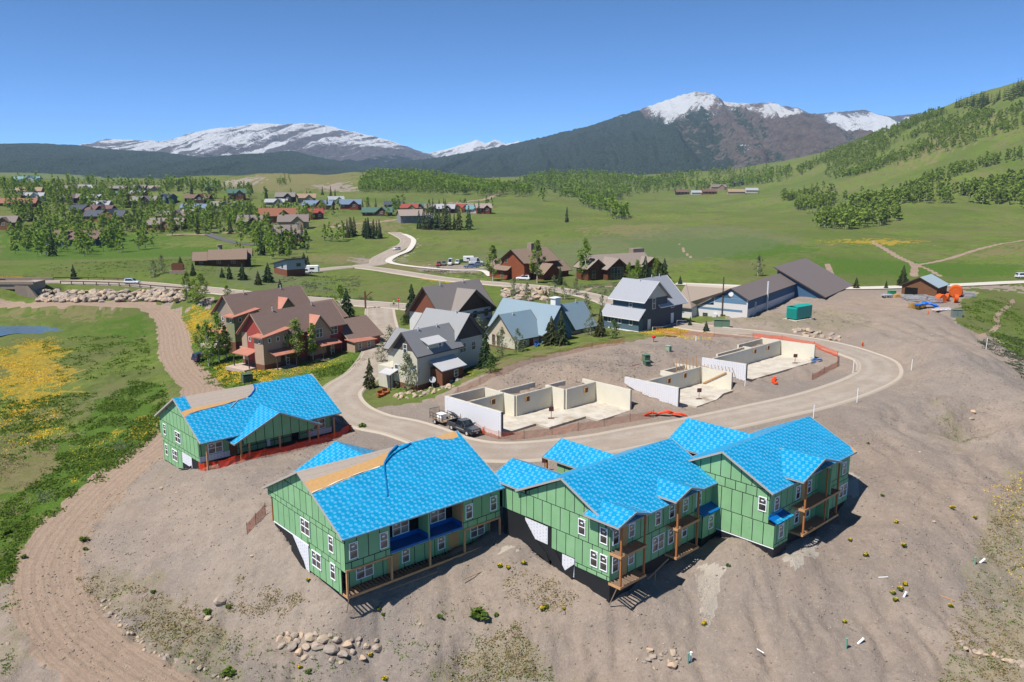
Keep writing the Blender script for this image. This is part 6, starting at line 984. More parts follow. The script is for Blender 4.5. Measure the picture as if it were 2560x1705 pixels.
# ---------------------------------------------------------------- houses of the town up the valley
RC = dict(grey=(.20, .18, .17), taupe=(.19, .155, .14), orange=(.25, .10, .055), red=(.28, .06, .045), green=(.06, .13, .10), teal=(.14, .27, .29), silver=(.33, .34, .36), blue=(.13, .19, .28), navy=(.05, .06, .085), brown=(.14, .085, .065), tan=(.30, .21, .14), pink=(.31, .25, .22), maroon=(.13, .06, .06))
WC = dict(brown=(.10, .05, .03), dark=(.045, .035, .03), red=(.20, .05, .03), grey=(.20, .20, .20), tan=(.32, .24, .16), yellow=(.40, .28, .10), blue=(.07, .11, .16), white=(.50, .50, .48), wood=(.23, .10, .04))
def townhouse_far(px, py, w, d, h, rc, wc, yaw, label, cross=True, group='houses of the town'):
    w *= .86; d *= .9; h *= .92
    p = GP(px, py); r = thing('house', label, 'house', (p[0], p[1], p[2] - .3), R_(yaw), group); HOUSES.append((p[0], p[1], max(w, d) * .5)); rm = mat('town_roof_' + rc, tint(RC[rc], .85), .6, .12, .5, spec=.3); wm = mat('town_wall_' + wc, WC[wc], .85, .15, .5)
    block(r, -w / 2, w / 2, -d / 2, d / 2, -1.5, h, 'x', h + d * .33, wm, rm, .8, trim=.3)
    if cross: q = w * .16; block(r, q - w * .2, q + w * .2, -d / 2 - 1.8, d / 2, -1.5, h - .2, 'y', h + w * .16, wm, rm, .6, trim=.25)
    pl = Pl('x', -d / 2); n = max(2, int(w / 4.5))
    for k in range(n):
        a = -w / 2 + (k + .5) * w / n - .7
        if cross and abs(a + .7 - w * .16) < w * .22: continue
        window(r, pl, a, h * .45, 1.4, 1.5, 2, 1, TRIMW, GLS, False, .02, .12, sub=True)
    if cross: window(r, Pl('x', -d / 2 - 1.8), w * .16 - 1.0, h * .5, 2.0, 1.8, 2, 1, TRIMW, GLS, False, .02, .12, sub=True)
    if (int(px) + int(py)) % 3 == 0: MB().box(-w * .3, -w * .3 + 1.1, .2, 1.3, h, h + d * .33 + 1.2).build('chimney', STONE, r)
    return r
for a in ((30, 515, 44, 10, 3.2, 'orange', 'brown', 4, 'long low house with orange roof on the hillside at the left edge', False), (75, 487, 22, 9, 4, 'tan', 'tan', 12, 'tan roofed house above the long orange roof'), (118, 477, 24, 10, 4.5, 'grey', 'dark', -8, 'grey roofed dark house on the hill left of the white roof'), (178, 480, 28, 9, 4.5, 'taupe', 'dark', 5, 'wide taupe roofed dark house near the crest'), (212, 480, 20, 10, 5, 'silver', 'grey', 15, 'bright white-roofed house near the crest'), (185, 505, 20, 9, 4.5, 'taupe', 'dark', -20, 'brown house with two small gables below the white roof'), (70, 455, 30, 9, 4, 'teal', 'white', 8, 'house with pale turquoise roof at the top of the hill'), (85, 500, 18, 8, 4, 'silver', 'white', 10, 'white house with flat silver roof below the tan roof'), (240, 505, 16, 8, 4.5, 'silver', 'blue', -25, 'silver roofed house with steep gable'), (252, 520, 17, 9, 3.5, 'silver', 'grey', 6, 'pale silver roofed house among aspens'), (215, 535, 22, 10, 4.5, 'navy', 'wood', 18, 'dark slate roofed house with pale chimney'), (268, 552, 34, 12, 4.5, 'navy', 'wood', -6, 'large house with slate roof and solar panel'), (255, 540, 22, 10, 5.5, 'maroon', 'dark', -6, 'maroon roofed house behind the slate roof'), (192, 612, 36, 14, 4.6, 'brown', 'blue', -5, 'hip-like brown roofed blue house behind the front row of trees', False), (8, 570, 22, 12, 5, 'taupe', 'wood', 10, 'red-brown lodge cut by the left edge'), (298, 478, 18, 8, 4, 'grey', 'dark', 5, 'low grey roof at the crest, left of the green one', False), (300, 490, 9, 7, 3.6, 'green', 'grey', 0, 'small green roofed house at the crest'), (350, 480, 16, 9, 5.5, 'taupe', 'dark', 0, 'tall taupe roofed house with chimney at the crest'), (345, 492, 20, 9, 4, 'silver', 'wood', -12, 'wooden house with silver roof below the taupe one'), (365, 512, 26, 11, 4.5, 'grey', 'dark', -10, 'grey roofed house with twin gables mid slope'), (382, 478, 16, 8, 4, 'pink', 'tan', 20, 'pinkish roofed house near the crest'), (420, 505, 16, 9, 5, 'navy', 'blue', -30, 'dark blue house with stepped grey roofs'), (497, 503, 24, 9, 3.6, 'brown', 'dark', -4, 'low brown roofed house left of the green roof'), (592, 497, 17, 11, 6, 'green', 'wood', 20, 'tall wooden house with light green hip roof'), (528, 477, 13, 8, 5, 'green', 'dark', 10, 'dark house with green pyramid roof under the bluff'), (490, 527, 26, 9, 3.4, 'blue', 'white', -5, 'house with two pale blue roofs', False), (560, 525, 24, 11, 4.5, 'grey', 'grey', -4, 'pale grey ranch house with long ridge'), (588, 525, 15, 9, 4, 'green', 'grey', 8, 'grey-green roofed garage beside the ranch house'), (495, 545, 26, 10, 3.8, 'pink', 'tan', -8, 'beige roofed house behind the aspens'), (435, 548, 26, 9, 3.8, 'taupe', 'tan', 3, 'weathered roofed house behind the log house'), (420, 572, 27, 13, 4, 'taupe', 'wood', -4, 'log house with two front gables beside the white drive'), (628, 572, 17, 12, 6, 'taupe', 'dark', 8, 'dark house with weathered roof and balcony'), (695, 556, 28, 16, 6, 'orange', 'wood', 18, 'large house with rust orange roof and wooden wings'), (790, 548, 11, 10, 5.5, 'red', 'red', 25, 'small dark red house with bright red roof'), (735, 572, 21, 13, 6, 'taupe', 'tan', 10, 'stone and timber house with wood deck, upper of two'), (705, 612, 18, 14, 7.5, 'taupe', 'red', 15, 'tall timber house with dark deck behind aspens'), (715, 504, 19, 11, 5.5, 'grey', 'dark', 6, 'dark gabled house with pale garage under the brown bluff'), (767, 508, 18, 11, 6, 'tan', 'tan', 12, 'copper roofed house under the brown bluff'), (692, 512, 21, 8, 3.2, 'silver', 'grey', 0, 'white zigzag roofed house'), (797, 522, 28, 11, 4.2, 'blue', 'red', -6, 'red house with long slate blue roof'), (877, 522, 20, 12, 5, 'blue', 'red', 10, 'dark red barn-like house with grey-blue roof'), (840, 508, 16, 9, 4.5, 'silver', 'white', 20, 'white roofed cabin between trees'), (944, 538, 26, 11, 3.4, 'green', 'brown', 4, 'long cabin with green roof beside the upper road'), (745, 600, 10, 9, 3.5, 'taupe', 'wood', 5, 'small cabin below the timber houses'),
          (1026, 556, 19, 12, 6, 'pink', 'grey', 22, 'big grey hall with pale pink roof beside the tall spruces', False), (1062, 556, 12, 9, 4, 'silver', 'white', 10, 'white annex behind the tall spruces'), (1023, 530, 16, 9, 4.5, 'red', 'yellow', 5, 'yellow house with pink-red roof behind the grey hall'), (1047, 528, 17, 10, 4.5, 'green', 'dark', -6, 'dark house with green roof in the distant hamlet'), (1082, 530, 15, 9, 4.5, 'taupe', 'tan', 8, 'tan house in the middle of the distant hamlet'), (1115, 531, 17, 10, 4.2, 'silver', 'dark', -6, 'dark house with silver roof in the distant hamlet'), (1136, 530, 19, 10, 4.2, 'red', 'yellow', 4, 'yellow house with bright red roof in the distant hamlet'), (1160, 530, 17, 10, 5, 'grey', 'blue', 0, 'slate blue house in the distant hamlet'), (1186, 532, 14, 9, 4, 'teal', 'white', 0, 'turquoise roofed cottage near the end of the distant hamlet'), (1208, 533, 14, 10, 5.5, 'pink', 'red', 12, 'red gabled house at the end of the distant hamlet'), (985, 520, 18, 9, 4, 'navy', 'blue', 0, 'dark blue house left of the distant hamlet'),
          (1705, 486, 24, 12, 5, 'brown', 'dark', 0, 'dark ranch house at the foot of the far woods, left one', False), (1740, 486, 18, 10, 4, 'silver', 'white', 0, 'white ranch building at the foot of the far woods', False), (1772, 485, 26, 12, 5, 'brown', 'red', 5, 'red-brown ranch house at the foot of the far woods', False), (1795, 476, 30, 14, 7, 'taupe', 'tan', 0, 'large tan ranch house higher up the far woods'), (1840, 485, 30, 12, 4.5, 'tan', 'tan', -5, 'long tan barn at the foot of the far woods', False), (1878, 481, 22, 11, 4.5, 'silver', 'white', 0, 'silver roofed barn right of the long tan barn', False), (1845, 465, 20, 12, 6, 'navy', 'dark', 0, 'dark house in the far woods above the barns')): townhouse_far(*a)
for a in (('20 600|120 565|350 565|400 625|330 641|40 643', 46, .3, 9, 14, 'in the front row of the town', 'in the front row of the town'), ('0 520|330 505|480 520|640 525|640 560|420 585|330 562|0 562', 52, .22, 9, 14, 'in the middle of the town', 'in the middle of the town'), ('0 468|500 474|640 482|620 510|300 500|0 505', 44, .3, 9, 14, 'near the crest of the town', 'near the crest of the town'), ('600 600|690 610|780 625|760 652|660 648|600 630', 18, .3, 9, 13, 'round the timber houses', 'round the timber houses'), ('640 530|780 525|860 528|850 545|760 575|660 585', 22, .25, 8, 13, 'below the brown bluff', 'below the brown bluff'), ('400 560|640 545|660 600|600 620|560 580|430 590', 22, .25, 9, 14, 'beside the white drive', 'beside the white drive'), ('950 520|1010 515|1010 545|930 548|900 535', 12, .3, 9, 13, 'left of the hamlet', 'left of the hamlet'), ('1050 520|1250 518|1240 540|1060 536', 14, .4, 8, 12, 'in the distant hamlet', 'in the distant hamlet'), ('640 490|830 485|840 502|660 505', 10, .5, 8, 12, 'behind the bluff houses', 'behind the bluff houses')): scatter(*a)
for k in range(20): tree(868 + random.uniform(-2, 84), 592 + random.uniform(-5, 7), random.uniform(9, 12.5), 'g', 'rust-tipped spruce in the dense row above the winding road', 'spruces in the dense row')
for x, y, h, k in ((812, 602, 10, 'f'), (826, 604, 11, 'f'), (846, 604, 11, 'f'), (858, 600, 11, 'f'), (1048, 572, 13, 'g'), (1060, 573, 15, 'g'), (1070, 574, 16, 'g'), (1080, 573, 16, 'g'), (1090, 574, 17, 'g'), (1098, 574, 16, 'g'), (1108, 575, 17, 'g'), (1116, 574, 15, 'g'), (1124, 575, 14, 'g'), (1136, 573, 11, 'g')): tree(x, y, h, k, 'dark spruce in the tall clump below the grey hall' if k == 'g' else 'aspen left of the dense spruce row', 'clump below the grey hall' if k == 'g' else 'aspens by the spruce row')
tree(1148, 575, 17, 'g', 'tall dark spruce standing apart, left of two'); tree(1172, 575, 17, 'g', 'tall dark spruce standing apart, right of two'); tree(1417, 556, 12, 'g', 'lone dark spruce in the open valley meadow'); tree(1354, 502, 16, 'f', 'round aspen by the field track, left of the pair'); tree(1360, 503, 15, 'f', 'round aspen by the field track, right of the pair')

# ---------------------------------------------------------------- woods on the hills: nobody could count them
def forest(name, label, zones_, protos, m, seed, jit=0):
    rn = np.random.default_rng(seed); VV = []; FF = []; MI = []; off = 0
    for poly, n, h0_, h1_ in zones_:
        P = np.array(PG(poly))[:, :2]; lo, hi = P.min(0), P.max(0); c = 0
        while c < n:
            q = lo + (hi - lo) * rn.random((n * 3, 2)); q = q[inpoly(q[:, 0], q[:, 1], P)]
            q = q[(fbm(q[:, 0] / 55, q[:, 1] / 55, 3, seed) > rn.random(len(q)) * .5 - .45)][:n - c]; c += max(len(q), 1); z = hz(q[:, 0], q[:, 1])
            for k, (pv, pf, pm) in enumerate(protos):
                s = np.arange(len(q)) % len(protos) == k; qq = q[s]; N = len(qq)
                if not N: continue
                h = h0_ + (h1_ - h0_) * rn.random(N); a = rn.random(N) * 6.28; ca, sa = np.cos(a), np.sin(a)
                x = (pv[None, :, 0] * ca[:, None] - pv[None, :, 1] * sa[:, None]) * h[:, None] + qq[:, :1]; y = (pv[None, :, 0] * sa[:, None] + pv[None, :, 1] * ca[:, None]) * h[:, None] + qq[:, 1:]; zz = pv[None, :, 2] * h[:, None] + z[s][:, None] - .3
                VV.append(np.stack([x, y, zz], -1).reshape(-1, 3)); FF.append((pf[None] + (np.arange(N) * len(pv))[:, None, None]).reshape(-1, 4) + off); MI.append(np.tile(pm, N)); off += N * len(pv)
    o = put(name, npmesh(name, np.concatenate(VV), np.concatenate(FF), m, mi=np.concatenate(MI))); kind(o, 'stuff'); o['label'] = label; o['category'] = 'forest'; return o
def proto_a(seed, clumps=6, per=5, size=.105, w=.2):
    v, f = aspen_crown(seed, clumps, per, size, w, .25); r = .014; tv = np.array([(-r, 0, 0), (r, 0, 0), (r * .5, 0, .75), (-r * .5, 0, .75), (0, -r, 0), (0, r, 0), (0, r * .5, .75), (0, -r * .5, .75)]); n = len(v)
    return np.concatenate([v, tv]), np.concatenate([f, [[n, n + 1, n + 2, n + 3], [n + 4, n + 5, n + 6, n + 7]]]), np.array([0] * len(f) + [1, 1])
def proto_c(seed, w=.17): v, f = spruce_crown(seed, 6, 6, w, .06); return v, f, np.zeros(len(f), int)
PA = [proto_a(70 + k, w=.17 + .03 * (k % 3)) for k in range(4)]; PWD = [proto_a(270 + k, 8, 6, .105, .25 + .04 * (k % 2)) for k in range(4)]; PC = [proto_c(80 + k, .14 + .03 * k) for k in range(3)]; PCM = [(v, f, np.full(len(f), 2)) for v, f, _ in PC]
forest('aspen_wood', 'bright green aspen wood covering the low hill above the town', [('893 484|903 455|960 440|1060 442|1160 456|1250 463|1332 478|1322 494|1240 492|1100 488|990 482|920 486', 1500, 10, 14)], PA, [ASPL, BARK], 5)
forest('mixed_wood', 'mixed aspen and dark conifer wood across the head of the valley', [('1250 474|1330 444|1480 436|1600 445|1700 440|1900 428|1990 428|1960 455|1850 468|1700 476|1560 496|1450 502|1380 484', 1700, 11, 16), ('1440 500|1500 508|1540 530|1578 545|1560 552|1515 540|1465 518', 130, 10, 14)], PA + PCM[:1], [ASPL, BARK, SPRL], 6)
forest('hillside_aspens', 'pale-trunked aspen groves on the green hillside at the right', [('2030 565|2100 545|2240 525|2255 548|2200 564|2120 574|2045 574', 170, 9, 12), ('1985 512|2200 494|2300 472|2400 482|2425 506|2300 512|2150 524|2000 534', 440, 9, 13), ('2400 482|2560 445|2700 430|2700 500|2560 505|2480 512|2410 504', 430, 9, 13), ('2520 512|2600 490|2700 500|2700 520|2560 522', 40, 9, 12), ('2060 398|2150 365|2300 322|2450 285|2560 262|2560 320|2450 350|2350 392|2250 412|2150 440|2060 440', 1300, 7, 11), ('1990 425|2060 390|2150 352|2250 316|2350 276|2370 285|2250 330|2150 365|2050 410|2000 440', 560, 7, 11), ('1950 490|2080 465|2090 475|1960 505', 90, 7, 10), ('2560 300|2800 250|2800 400|2560 340', 150, 8, 12), ('2300 455|2420 410|2560 380|2560 400|2440 425|2320 468', 180, 7, 10)], PA[:2] + PWD, [ASPL, BARK], 7)
forest('ridge_conifers', 'dark conifers along the skyline of the right hillside', [('2380 272|2470 240|2560 212|2700 172|2800 150|2800 200|2560 246|2440 280', 320, 12, 18)], PC, [SPRL], 8)
forest('crest_wood', 'trees along the crest behind the town', [('-60 452|350 462|540 462|520 474|0 470|-60 470', 190, 9, 14), ('-200 470|0 455|0 500|-200 510', 60, 9, 14), ('690 452|730 445|740 458|700 468', 30, 6, 9)], PA[:2] + PCM[:1], [ASPL, BARK, SPRL], 9)
forest('town_aspens', 'light green leafy trees filling the gaps between the town houses', [('20 590|330 565|400 620|330 641|40 643', 80, 9, 13), ('0 520|330 505|640 525|640 560|420 585|0 562', 190, 9, 13), ('0 468|500 474|640 482|620 510|0 505', 230, 9, 13), ('600 590|780 615|760 650|600 640', 24, 8, 12), ('640 530|860 528|850 545|660 585', 34, 8, 12), ('400 560|640 545|660 600|430 592', 40, 9, 13)], [proto_a(170 + k, 9, 9, .07, .18 + .03 * (k % 3)) for k in range(4)], [ASPL, BARK], 19)
# ---------------------------------------------------------------- stones
ANCH = ((860, 1512, 'below the near corner of the bunched-sheet townhouse'), (1250, 1420, 'beside the right end of the long deck'), (1525, 1515, 'below the near corner of the middle townhouse'), (1770, 1480, 'beside the pale gravel streak'), (1935, 1400, 'at the near corner of the right townhouse'), (2130, 1330, 'beside the long two-level balcony'), (2190, 1200, 'behind the right end of the right townhouse'), (2250, 1480, 'around the small white pipe end'), (2115, 1600, 'beside the lower right green pipe'), (2440, 1400, 'near the flowers at the right edge'), (2430, 1050, 'in the eroded pit at the right'), (2330, 850, 'on the far mound'), (2120, 850, 'above the street bend'), (820, 1600, 'around the front boulder pile'), (552, 1510, 'around the single big boulder'), (400, 1600, 'along the stone row by the track'), (110, 1390, 'outside the sharp bend of the track'), (60, 1640, 'in the lower left corner'), (200, 1360, 'inside the sharp bend of the track'), (420, 1220, 'on the slope below the porch-gabled townhouse'), (690, 1230, 'on the flat between the two left townhouses'), (905, 1070, 'beside the street at the red hydrant'), (1200, 1545, 'on the open slope between the two front townhouses'), (1380, 1520, 'left of the middle townhouse corner'), (1140, 980, 'behind the three-celled foundation'), (1000, 1690, 'along the bottom edge'), (2340, 1290, 'on the open dirt right of the right townhouse'), (2380, 1500, 'on the lower right flat'), (1345, 985, 'on the dirt above the three-celled foundation'))
def by(x, y): return min(ANCH, key=lambda a: (a[0] - x) ** 2 + (a[1] - y) ** 2)[2]
RK = [mat('boulder_%d' % i, c, .9, .25, 1.1, bump=.5, bs=2.5, coord='Object') for i, c in enumerate(((.36, .285, .215), (.31, .25, .20), (.40, .295, .21), (.27, .225, .19)))]
def rockmesh(seed, m):
    bm = bmesh.new(); bmesh.ops.create_icosphere(bm, subdivisions=2, radius=.5); rn = np.random.default_rng(seed); cut_ = [(rn.normal(size=3), .26 + .16 * rn.random()) for _ in range(9)]
    for v in bm.verts:
        p = np.array(v.co)
        for n, d in cut_:
            n = n / np.linalg.norm(n); e = p @ n - d
            if e > 0: p = p - n * e * .92
        p *= 1 + .07 * rn.normal(); v.co = p * (1.15, .95, .80)
    me = bpy.data.meshes.new('rock'); bm.to_mesh(me); bm.free(); me.materials.append(m); return me
ROCKS = [rockmesh(100 + k, RK[k % 4]) for k in range(10)]
def rock(p, s, label, group, name='boulder', cat='boulder', parent=None, off=(0, 0, 0), sink=.25):
    o = put(name, random.choice(ROCKS), parent, (p[0] - off[0], p[1] - off[1], p[2] - off[2] + s * (.32 - sink)), (random.uniform(-.4, .4), random.uniform(-.4, .4), random.uniform(0, 6.28)), (s * random.uniform(.9, 1.2), s * random.uniform(.8, 1.05), s * random.uniform(.75, 1.0)))
    return tag(o, label, cat, group) if parent is None else o
for x, y, d in ((560, 600, 75), (440, 625, 60), (510, 635, 80), (590, 655, 80), (680, 625, 95), (465, 685, 65), (545, 690, 95), (655, 695, 75), (745, 690, 90), (605, 740, 90), (795, 630, 95), (895, 640, 80), (855, 715, 115), (985, 675, 85), (945, 755, 95), (1075, 630, 50), (1070, 670, 45), (1135, 685, 60), (1220, 705, 95), (1030, 735, 60), (860, 800, 70), (1100, 785, 70), (640, 785, 60), (710, 780, 40), (930, 815, 40), (730, 590, 45), (850, 605, 40), (625, 600, 55), (1145, 740, 40), (1015, 640, 45), (510, 585, 50), (470, 590, 45)): rock(GP(560 + x / 3.182, 1400 + y / 3.182), d / 3.182 / 29 * 1.15, 'pale boulder in the pile below the bunched-sheet townhouse', 'boulders in the front pile')
L_ = spline(PG('262 1500|280 1535|310 1572|345 1595|375 1625|420 1640|470 1655|510 1672|545 1690|580 1700'), .45)
for p in L_[::1]:
    for k in range(1): q = p + np.array([random.uniform(-.45, .45), random.uniform(-.45, .45), 0]); q[2] = float(hz(q[0], q[1])); rock(q, random.uniform(.28, .62), 'pale stone in the row edging the dirt track', 'stones edging the track')
rock(GP(552, 1507), 1.35, 'single big tan boulder on the bare slope left of the boulder pile', None); rock(GP(520, 1545), .8, 'flat pale stone just below the single big boulder', None)
for x, y, d in ((1455, 990, 65), (1410, 1010, 55), (1550, 945, 60), (1620, 945, 70), (1520, 970, 55), (1420, 930, 70), (1460, 1080, 35), (1640, 1000, 35), (1680, 1000, 35), (1605, 1060, 100), (1380, 1030, 40), (1660, 1030, 40), (1520, 1000, 40), (1655, 970, 30), (1590, 1020, 40), (1320, 1005, 30)): rock(GP(1200 + x / 3.364, 1350 + y / 3.364), d / 3.364 / 28, 'pale boulder in the small heap beside the green pipes', 'boulders by the green pipes')
for x, y in ((1720, 1220), (1735, 1250), (1765, 1280), (1790, 1295), (1850, 1310), (1885, 1325), (1905, 1315), (1950, 1340), (2020, 1335), (2045, 1350), (2080, 1355), (2110, 1385), (2130, 1380), (2160, 1395), (2190, 1390), (2225, 1410), (2250, 1400), (2270, 1440)): rock(GP(1900 + x / 3.445, 1250 + y / 3.445), random.uniform(.4, .75), 'pale stone in the line across the dry grass at the lower right', 'stones in the dry grass')
for k in range(34): t = k / 33; rock(GP(985 + 165 * t + random.uniform(-4, 4), 992 - 40 * t ** 1.5 + random.uniform(-7, 9)), random.uniform(.6, 1.15), 'tan boulder in the bank below the grey-roofed house', 'boulders below the grey-roofed house')
for k in range(30): x = random.uniform(1982, 2104); rock(GP(x, 829 + (x - 1980) * .17 + random.uniform(-9, 6)), random.uniform(.9, 1.7), 'pale boulder in the heap beside the street bend', 'boulders by the street bend')
for x, y, s in ((2434, 1030, .9), (2430, 1048, .8), (2335, 1305, .5), (2300, 1130, .4), (1158, 1000, 1.1), (1122, 965, 1.0), (690, 1226, .45), (420, 1215, .5), (405, 1220, .6), (440, 1232, .5), (1345, 988, .35), (110, 1668, .6), (20, 1610, .5), (2120, 842, .5), (2330, 837, .5), (940, 1602, .5), (1050, 1560, .4), (820, 1530, .35), (630, 1390, .5)): rock(GP(x, y), s, 'lone loose stone ' + by(x, y), 'loose stones on the dirt')
# boulder wall behind the cottages and riprap under the bridge road
def rockwall(label, name, px0, px1, top, bot, n, s0, s1, cat, grp=None):
    o = GP((px0 + px1) / 2, bot((px0 + px1) / 2)); r = thing(name, label, cat, tuple(o), 0, grp)
    for k in range(n): x = random.uniform(px0, px1); y = random.uniform(top(x), bot(x)); rock(GP(x, y), random.uniform(s0, s1), '', None, 'stone', None, r, o, .1)
rockwall('bank of tan boulders between willows behind the blue-roofed cottages', 'boulder_wall', 1255, 1370, lambda x: 722, lambda x: 752, 90, 1.0, 2.2, 'rock wall'); rockwall('long riprap bank of pale boulders below the guard rail', 'riprap_bank', 90, 462, lambda x: 731 - (x - 90) * .006, lambda x: 757 - (x - 90) * .008, 290, 1.3, 2.5, 'rock wall')
# ---------------------------------------------------------------- bridge, guard rails, entrance sign
p = W(66, 757, 5.0); r = thing('stone_bridge', 'stone-faced road bridge with dark underpass at the left edge', 'bridge', (p[0], p[1], 5.0), .0)
MB().box(-2.6, .6, 0, 9.5, -1, 5.4).build('abutment', mat('bridge_concrete', (.30, .26, .22), .9, .2, .5), r); MB().slab([(.6, -.2, -1), (4.2, -.6, -1), (4.2, -.6, .6), (.6, -.2, 5.6)], (0, 1.0, 0)).slab([(-2.7, -.25, -1), (.6, -.2, -1), (.6, -.2, 5.7), (-2.7, -.25, 5.7)], (0, .25, 0)).build('wing_wall', STONE, r); MB().box(-26, -2.6, -.1, 9.6, 3.9, 5.25).build('deck_beam', STONE, r); MB().box(-26, 2.8, -.35, .0, 5.3, 6.1).build('parapet', STONE, r); MB().box(-26, 3, 9.3, 9.7, 5.3, 6.1).build('parapet', STONE, r); MB().box(-26, -2.6, 6.5, 9, -1.5, 3.9).build('far_wall', mat('bridge_concrete', (.30, .26, .22)), r)
RAIL = mat('rusty_guard_rail', (.10, .06, .045), .8, .2)
def guard(label, nm, x0, x1, off):
    L_ = ROADS[nm]; s = [(q, i) for i, q in enumerate(L_) if x0 < q[0] < x1]; P = [q for q, _ in s]; r = thing('guard_rail', label, 'guard rail', tuple(P[0])); o = P[0]; last = None
    for i, q in enumerate(P):
        d = P[min(i + 1, len(P) - 1)] - P[max(i - 1, 0)]; d /= np.linalg.norm(d) + 1e-9; c = q - o + np.array([d[1], -d[0], 0]) * off
        if last is not None: MB().beam(last + (0, 0, .75), c + np.array((0, 0, .75)), .08, .28).build('rail', RAIL, r)
        if i % 2 == 0: MB().box(c[0] - .1, c[0] + .1, c[1] - .1, c[1] + .1, c[2] - .6, c[2] + .85).build('rail_post', RAIL, r)
        last = c
xa, xb = GP(92, 712)[0], GP(545, 735)[0]; guard('rusty guard rail along the near edge of the bridge road', 'bridge', xa, xb, 4.6); guard('rusty guard rail along the far edge of the bridge road', 'bridge', GP(75, 702)[0], GP(330, 702)[0], -4.6)
p = GP(445, 684); r = thing('entrance_sign', 'brown wooden entrance board on a low stone plinth beside the road', 'sign', tuple(p), .0); MB().box(-2.6, 2.6, -.6, .6, -.3, 1.0).build('plinth', STONE, r); MB().slab([(-1.9, -.12, 1.0), (1.9, -.12, 1.0), (1.9, -.12, 3.0), (1.2, -.12, 3.4), (-1.2, -.12, 3.4), (-1.9, -.12, 3.0)], (0, .25, 0)).build('sign_board', mat('sign_brown', (.13, .05, .025), .7), r)
# ---------------------------------------------------------------- street furniture and site clutter
def rot_on(px, py): return GP(px, py)
for x, y, lb in ((1378, 1051, 'brown notice board on a post before the three-celled foundation'), (1747, 1002, 'brown notice board on a post on the middle slab'), (1987, 912, 'brown notice board on a post on the farthest slab'), (1362, 1178, 'brown notice board on a post behind the middle townhouse')):
    p = GP(x, y); p[2] += .32 if y < 1100 else 0; r = thing('notice_sign', lb, 'sign', tuple(p), random.uniform(-.2, .2), 'brown notice boards'); MB().tube((0, 0, 0), (0, 0, 1.6), .04).build('post', STAKE, r); MB().box(-.36, .36, -.07, -.045, 1.1, 1.75).build('board', mat('maroon_board', (.09, .03, .03), .6), r); MB().box(-.45, .45, -.3, .3, -.02, .05).build('foot', STAKE, r)
for x, y, h, lb in ((2142, 1006, 2.3, 'tall white marker pipe at the outer kerb, middle of the bend'), (2033, 1046, 2.0, 'white marker pipe behind the right townhouse roof'), (2132, 934, 2.4, 'white marker pipe inside the street bend'), (2465, 873, 2.2, 'white marker pipe on the far dirt slope at the right'), (2278, 926, 2.0, 'thin leaning marker at the foot of the dirt mound'), (1862, 965, 1.3, 'short white pipe beside the middle foundation')): p = GP(x, y); tag(MB().tube((0, 0, -.2), (.04, 0, h), .055, n=8).build('marker_pipe', WHT, None, loc=tuple(p)), lb, 'marker pipe')
GPIP = mat('green_pipe', (.16, .30, .22), .5, .1)
for x, y, h, hd, m_, lb in ((1720, 1658, .95, 0, GPIP, 'thick green pipe standing by the small boulder heap'), (1727, 1652, .8, 0, WHT, 'white capped pipe right behind the thick green pipe'), (2115, 1620, .9, 0, GPIP, 'green pipe standing on the lower right dirt'), (2141, 1608, .9, 1, WHT, 'white pipe leaning beside the lower right green pipe'), (2437, 1410, .7, 0, GPIP, 'green pipe in the yellow flowers at the right edge'), (2447, 1405, .7, 1, WHT, 'white pipe lying against the green pipe in the flowers'), (2258, 1492, .6, .4, WHT, 'small white pipe end beside yellow flowers'), (1740, 852, .8, 0, WHT, 'white utility stub behind the farthest foundation'), (1752, 850, .8, 0, GPIP, 'green utility stub behind the farthest foundation')): p = GP(x, y); tag(MB().tube((0, 0, -.2), (hd * .6, .0, h * (1 - hd * .5)), .10, n=12).tube((hd * .6 * .96, 0, h * (1 - hd * .5) * .98), (hd * .62, 0, h * (1 - hd * .5) + .05), .12, n=12).build('pipe_stub', m_, None, loc=tuple(p)), lb, 'pipe')
def cabinet(px, py, w, d, h, m_, label, yaw, name='utility_cabinet', sink=.3):
    p = GP(px, py); r = thing(name, label, 'utility box', tuple(p), yaw); MB().rings([[(-w / 2, -d / 2, -sink), (w / 2, -d / 2, -sink), (w / 2, d / 2, -sink), (-w / 2, d / 2, -sink)], [(-w / 2, -d / 2, h * .86), (w / 2, -d / 2, h * .86), (w / 2, d / 2, h), (-w / 2, d / 2, h)]]).build('housing', m_, r); MB().box(-w / 2 - .05, w / 2 + .05, -d / 2 - .06, d / 2 + .05, h, h + .06).build('lid', m_, r); MB().box(-.02, .02, -d / 2 - .03, -d / 2, .1, h * .8).build('door_seam', TRIMD, r); return r
GBX = mat('utility_green', (.075, .115, .075), .6, .12); cabinet(618, 955, 1.7, 1.5, 1.5, GBX, 'dark green utility box behind the porch-gabled townhouse', .6); cabinet(1804, 818, 3.4, 1.5, 1.7, mat('transformer_green', (.10, .17, .115), .6, .1), 'large green transformer cabinet before the white gable', -.2); cabinet(1615, 905, 1.1, 1.0, 1.3, mat('transformer_green', (.10, .17, .115)), 'green utility box in the dug-up lot between foundations', .4); cabinet(1617, 913, 1.0, .9, .7, GBX, 'low green utility box in front of the other in the dug-up lot', .4); cabinet(1671, 878, .9, .8, 1.0, mat('pale_green_box', (.25, .34, .24), .6), 'tilted pale green pedestal behind the dirt heap', .9); cabinet(2391, 790, 2.2, 1.0, 1.5, mat('grey_green_box', (.16, .19, .17), .6), 'grey-green cabinet in the grass below the shed', -.1)
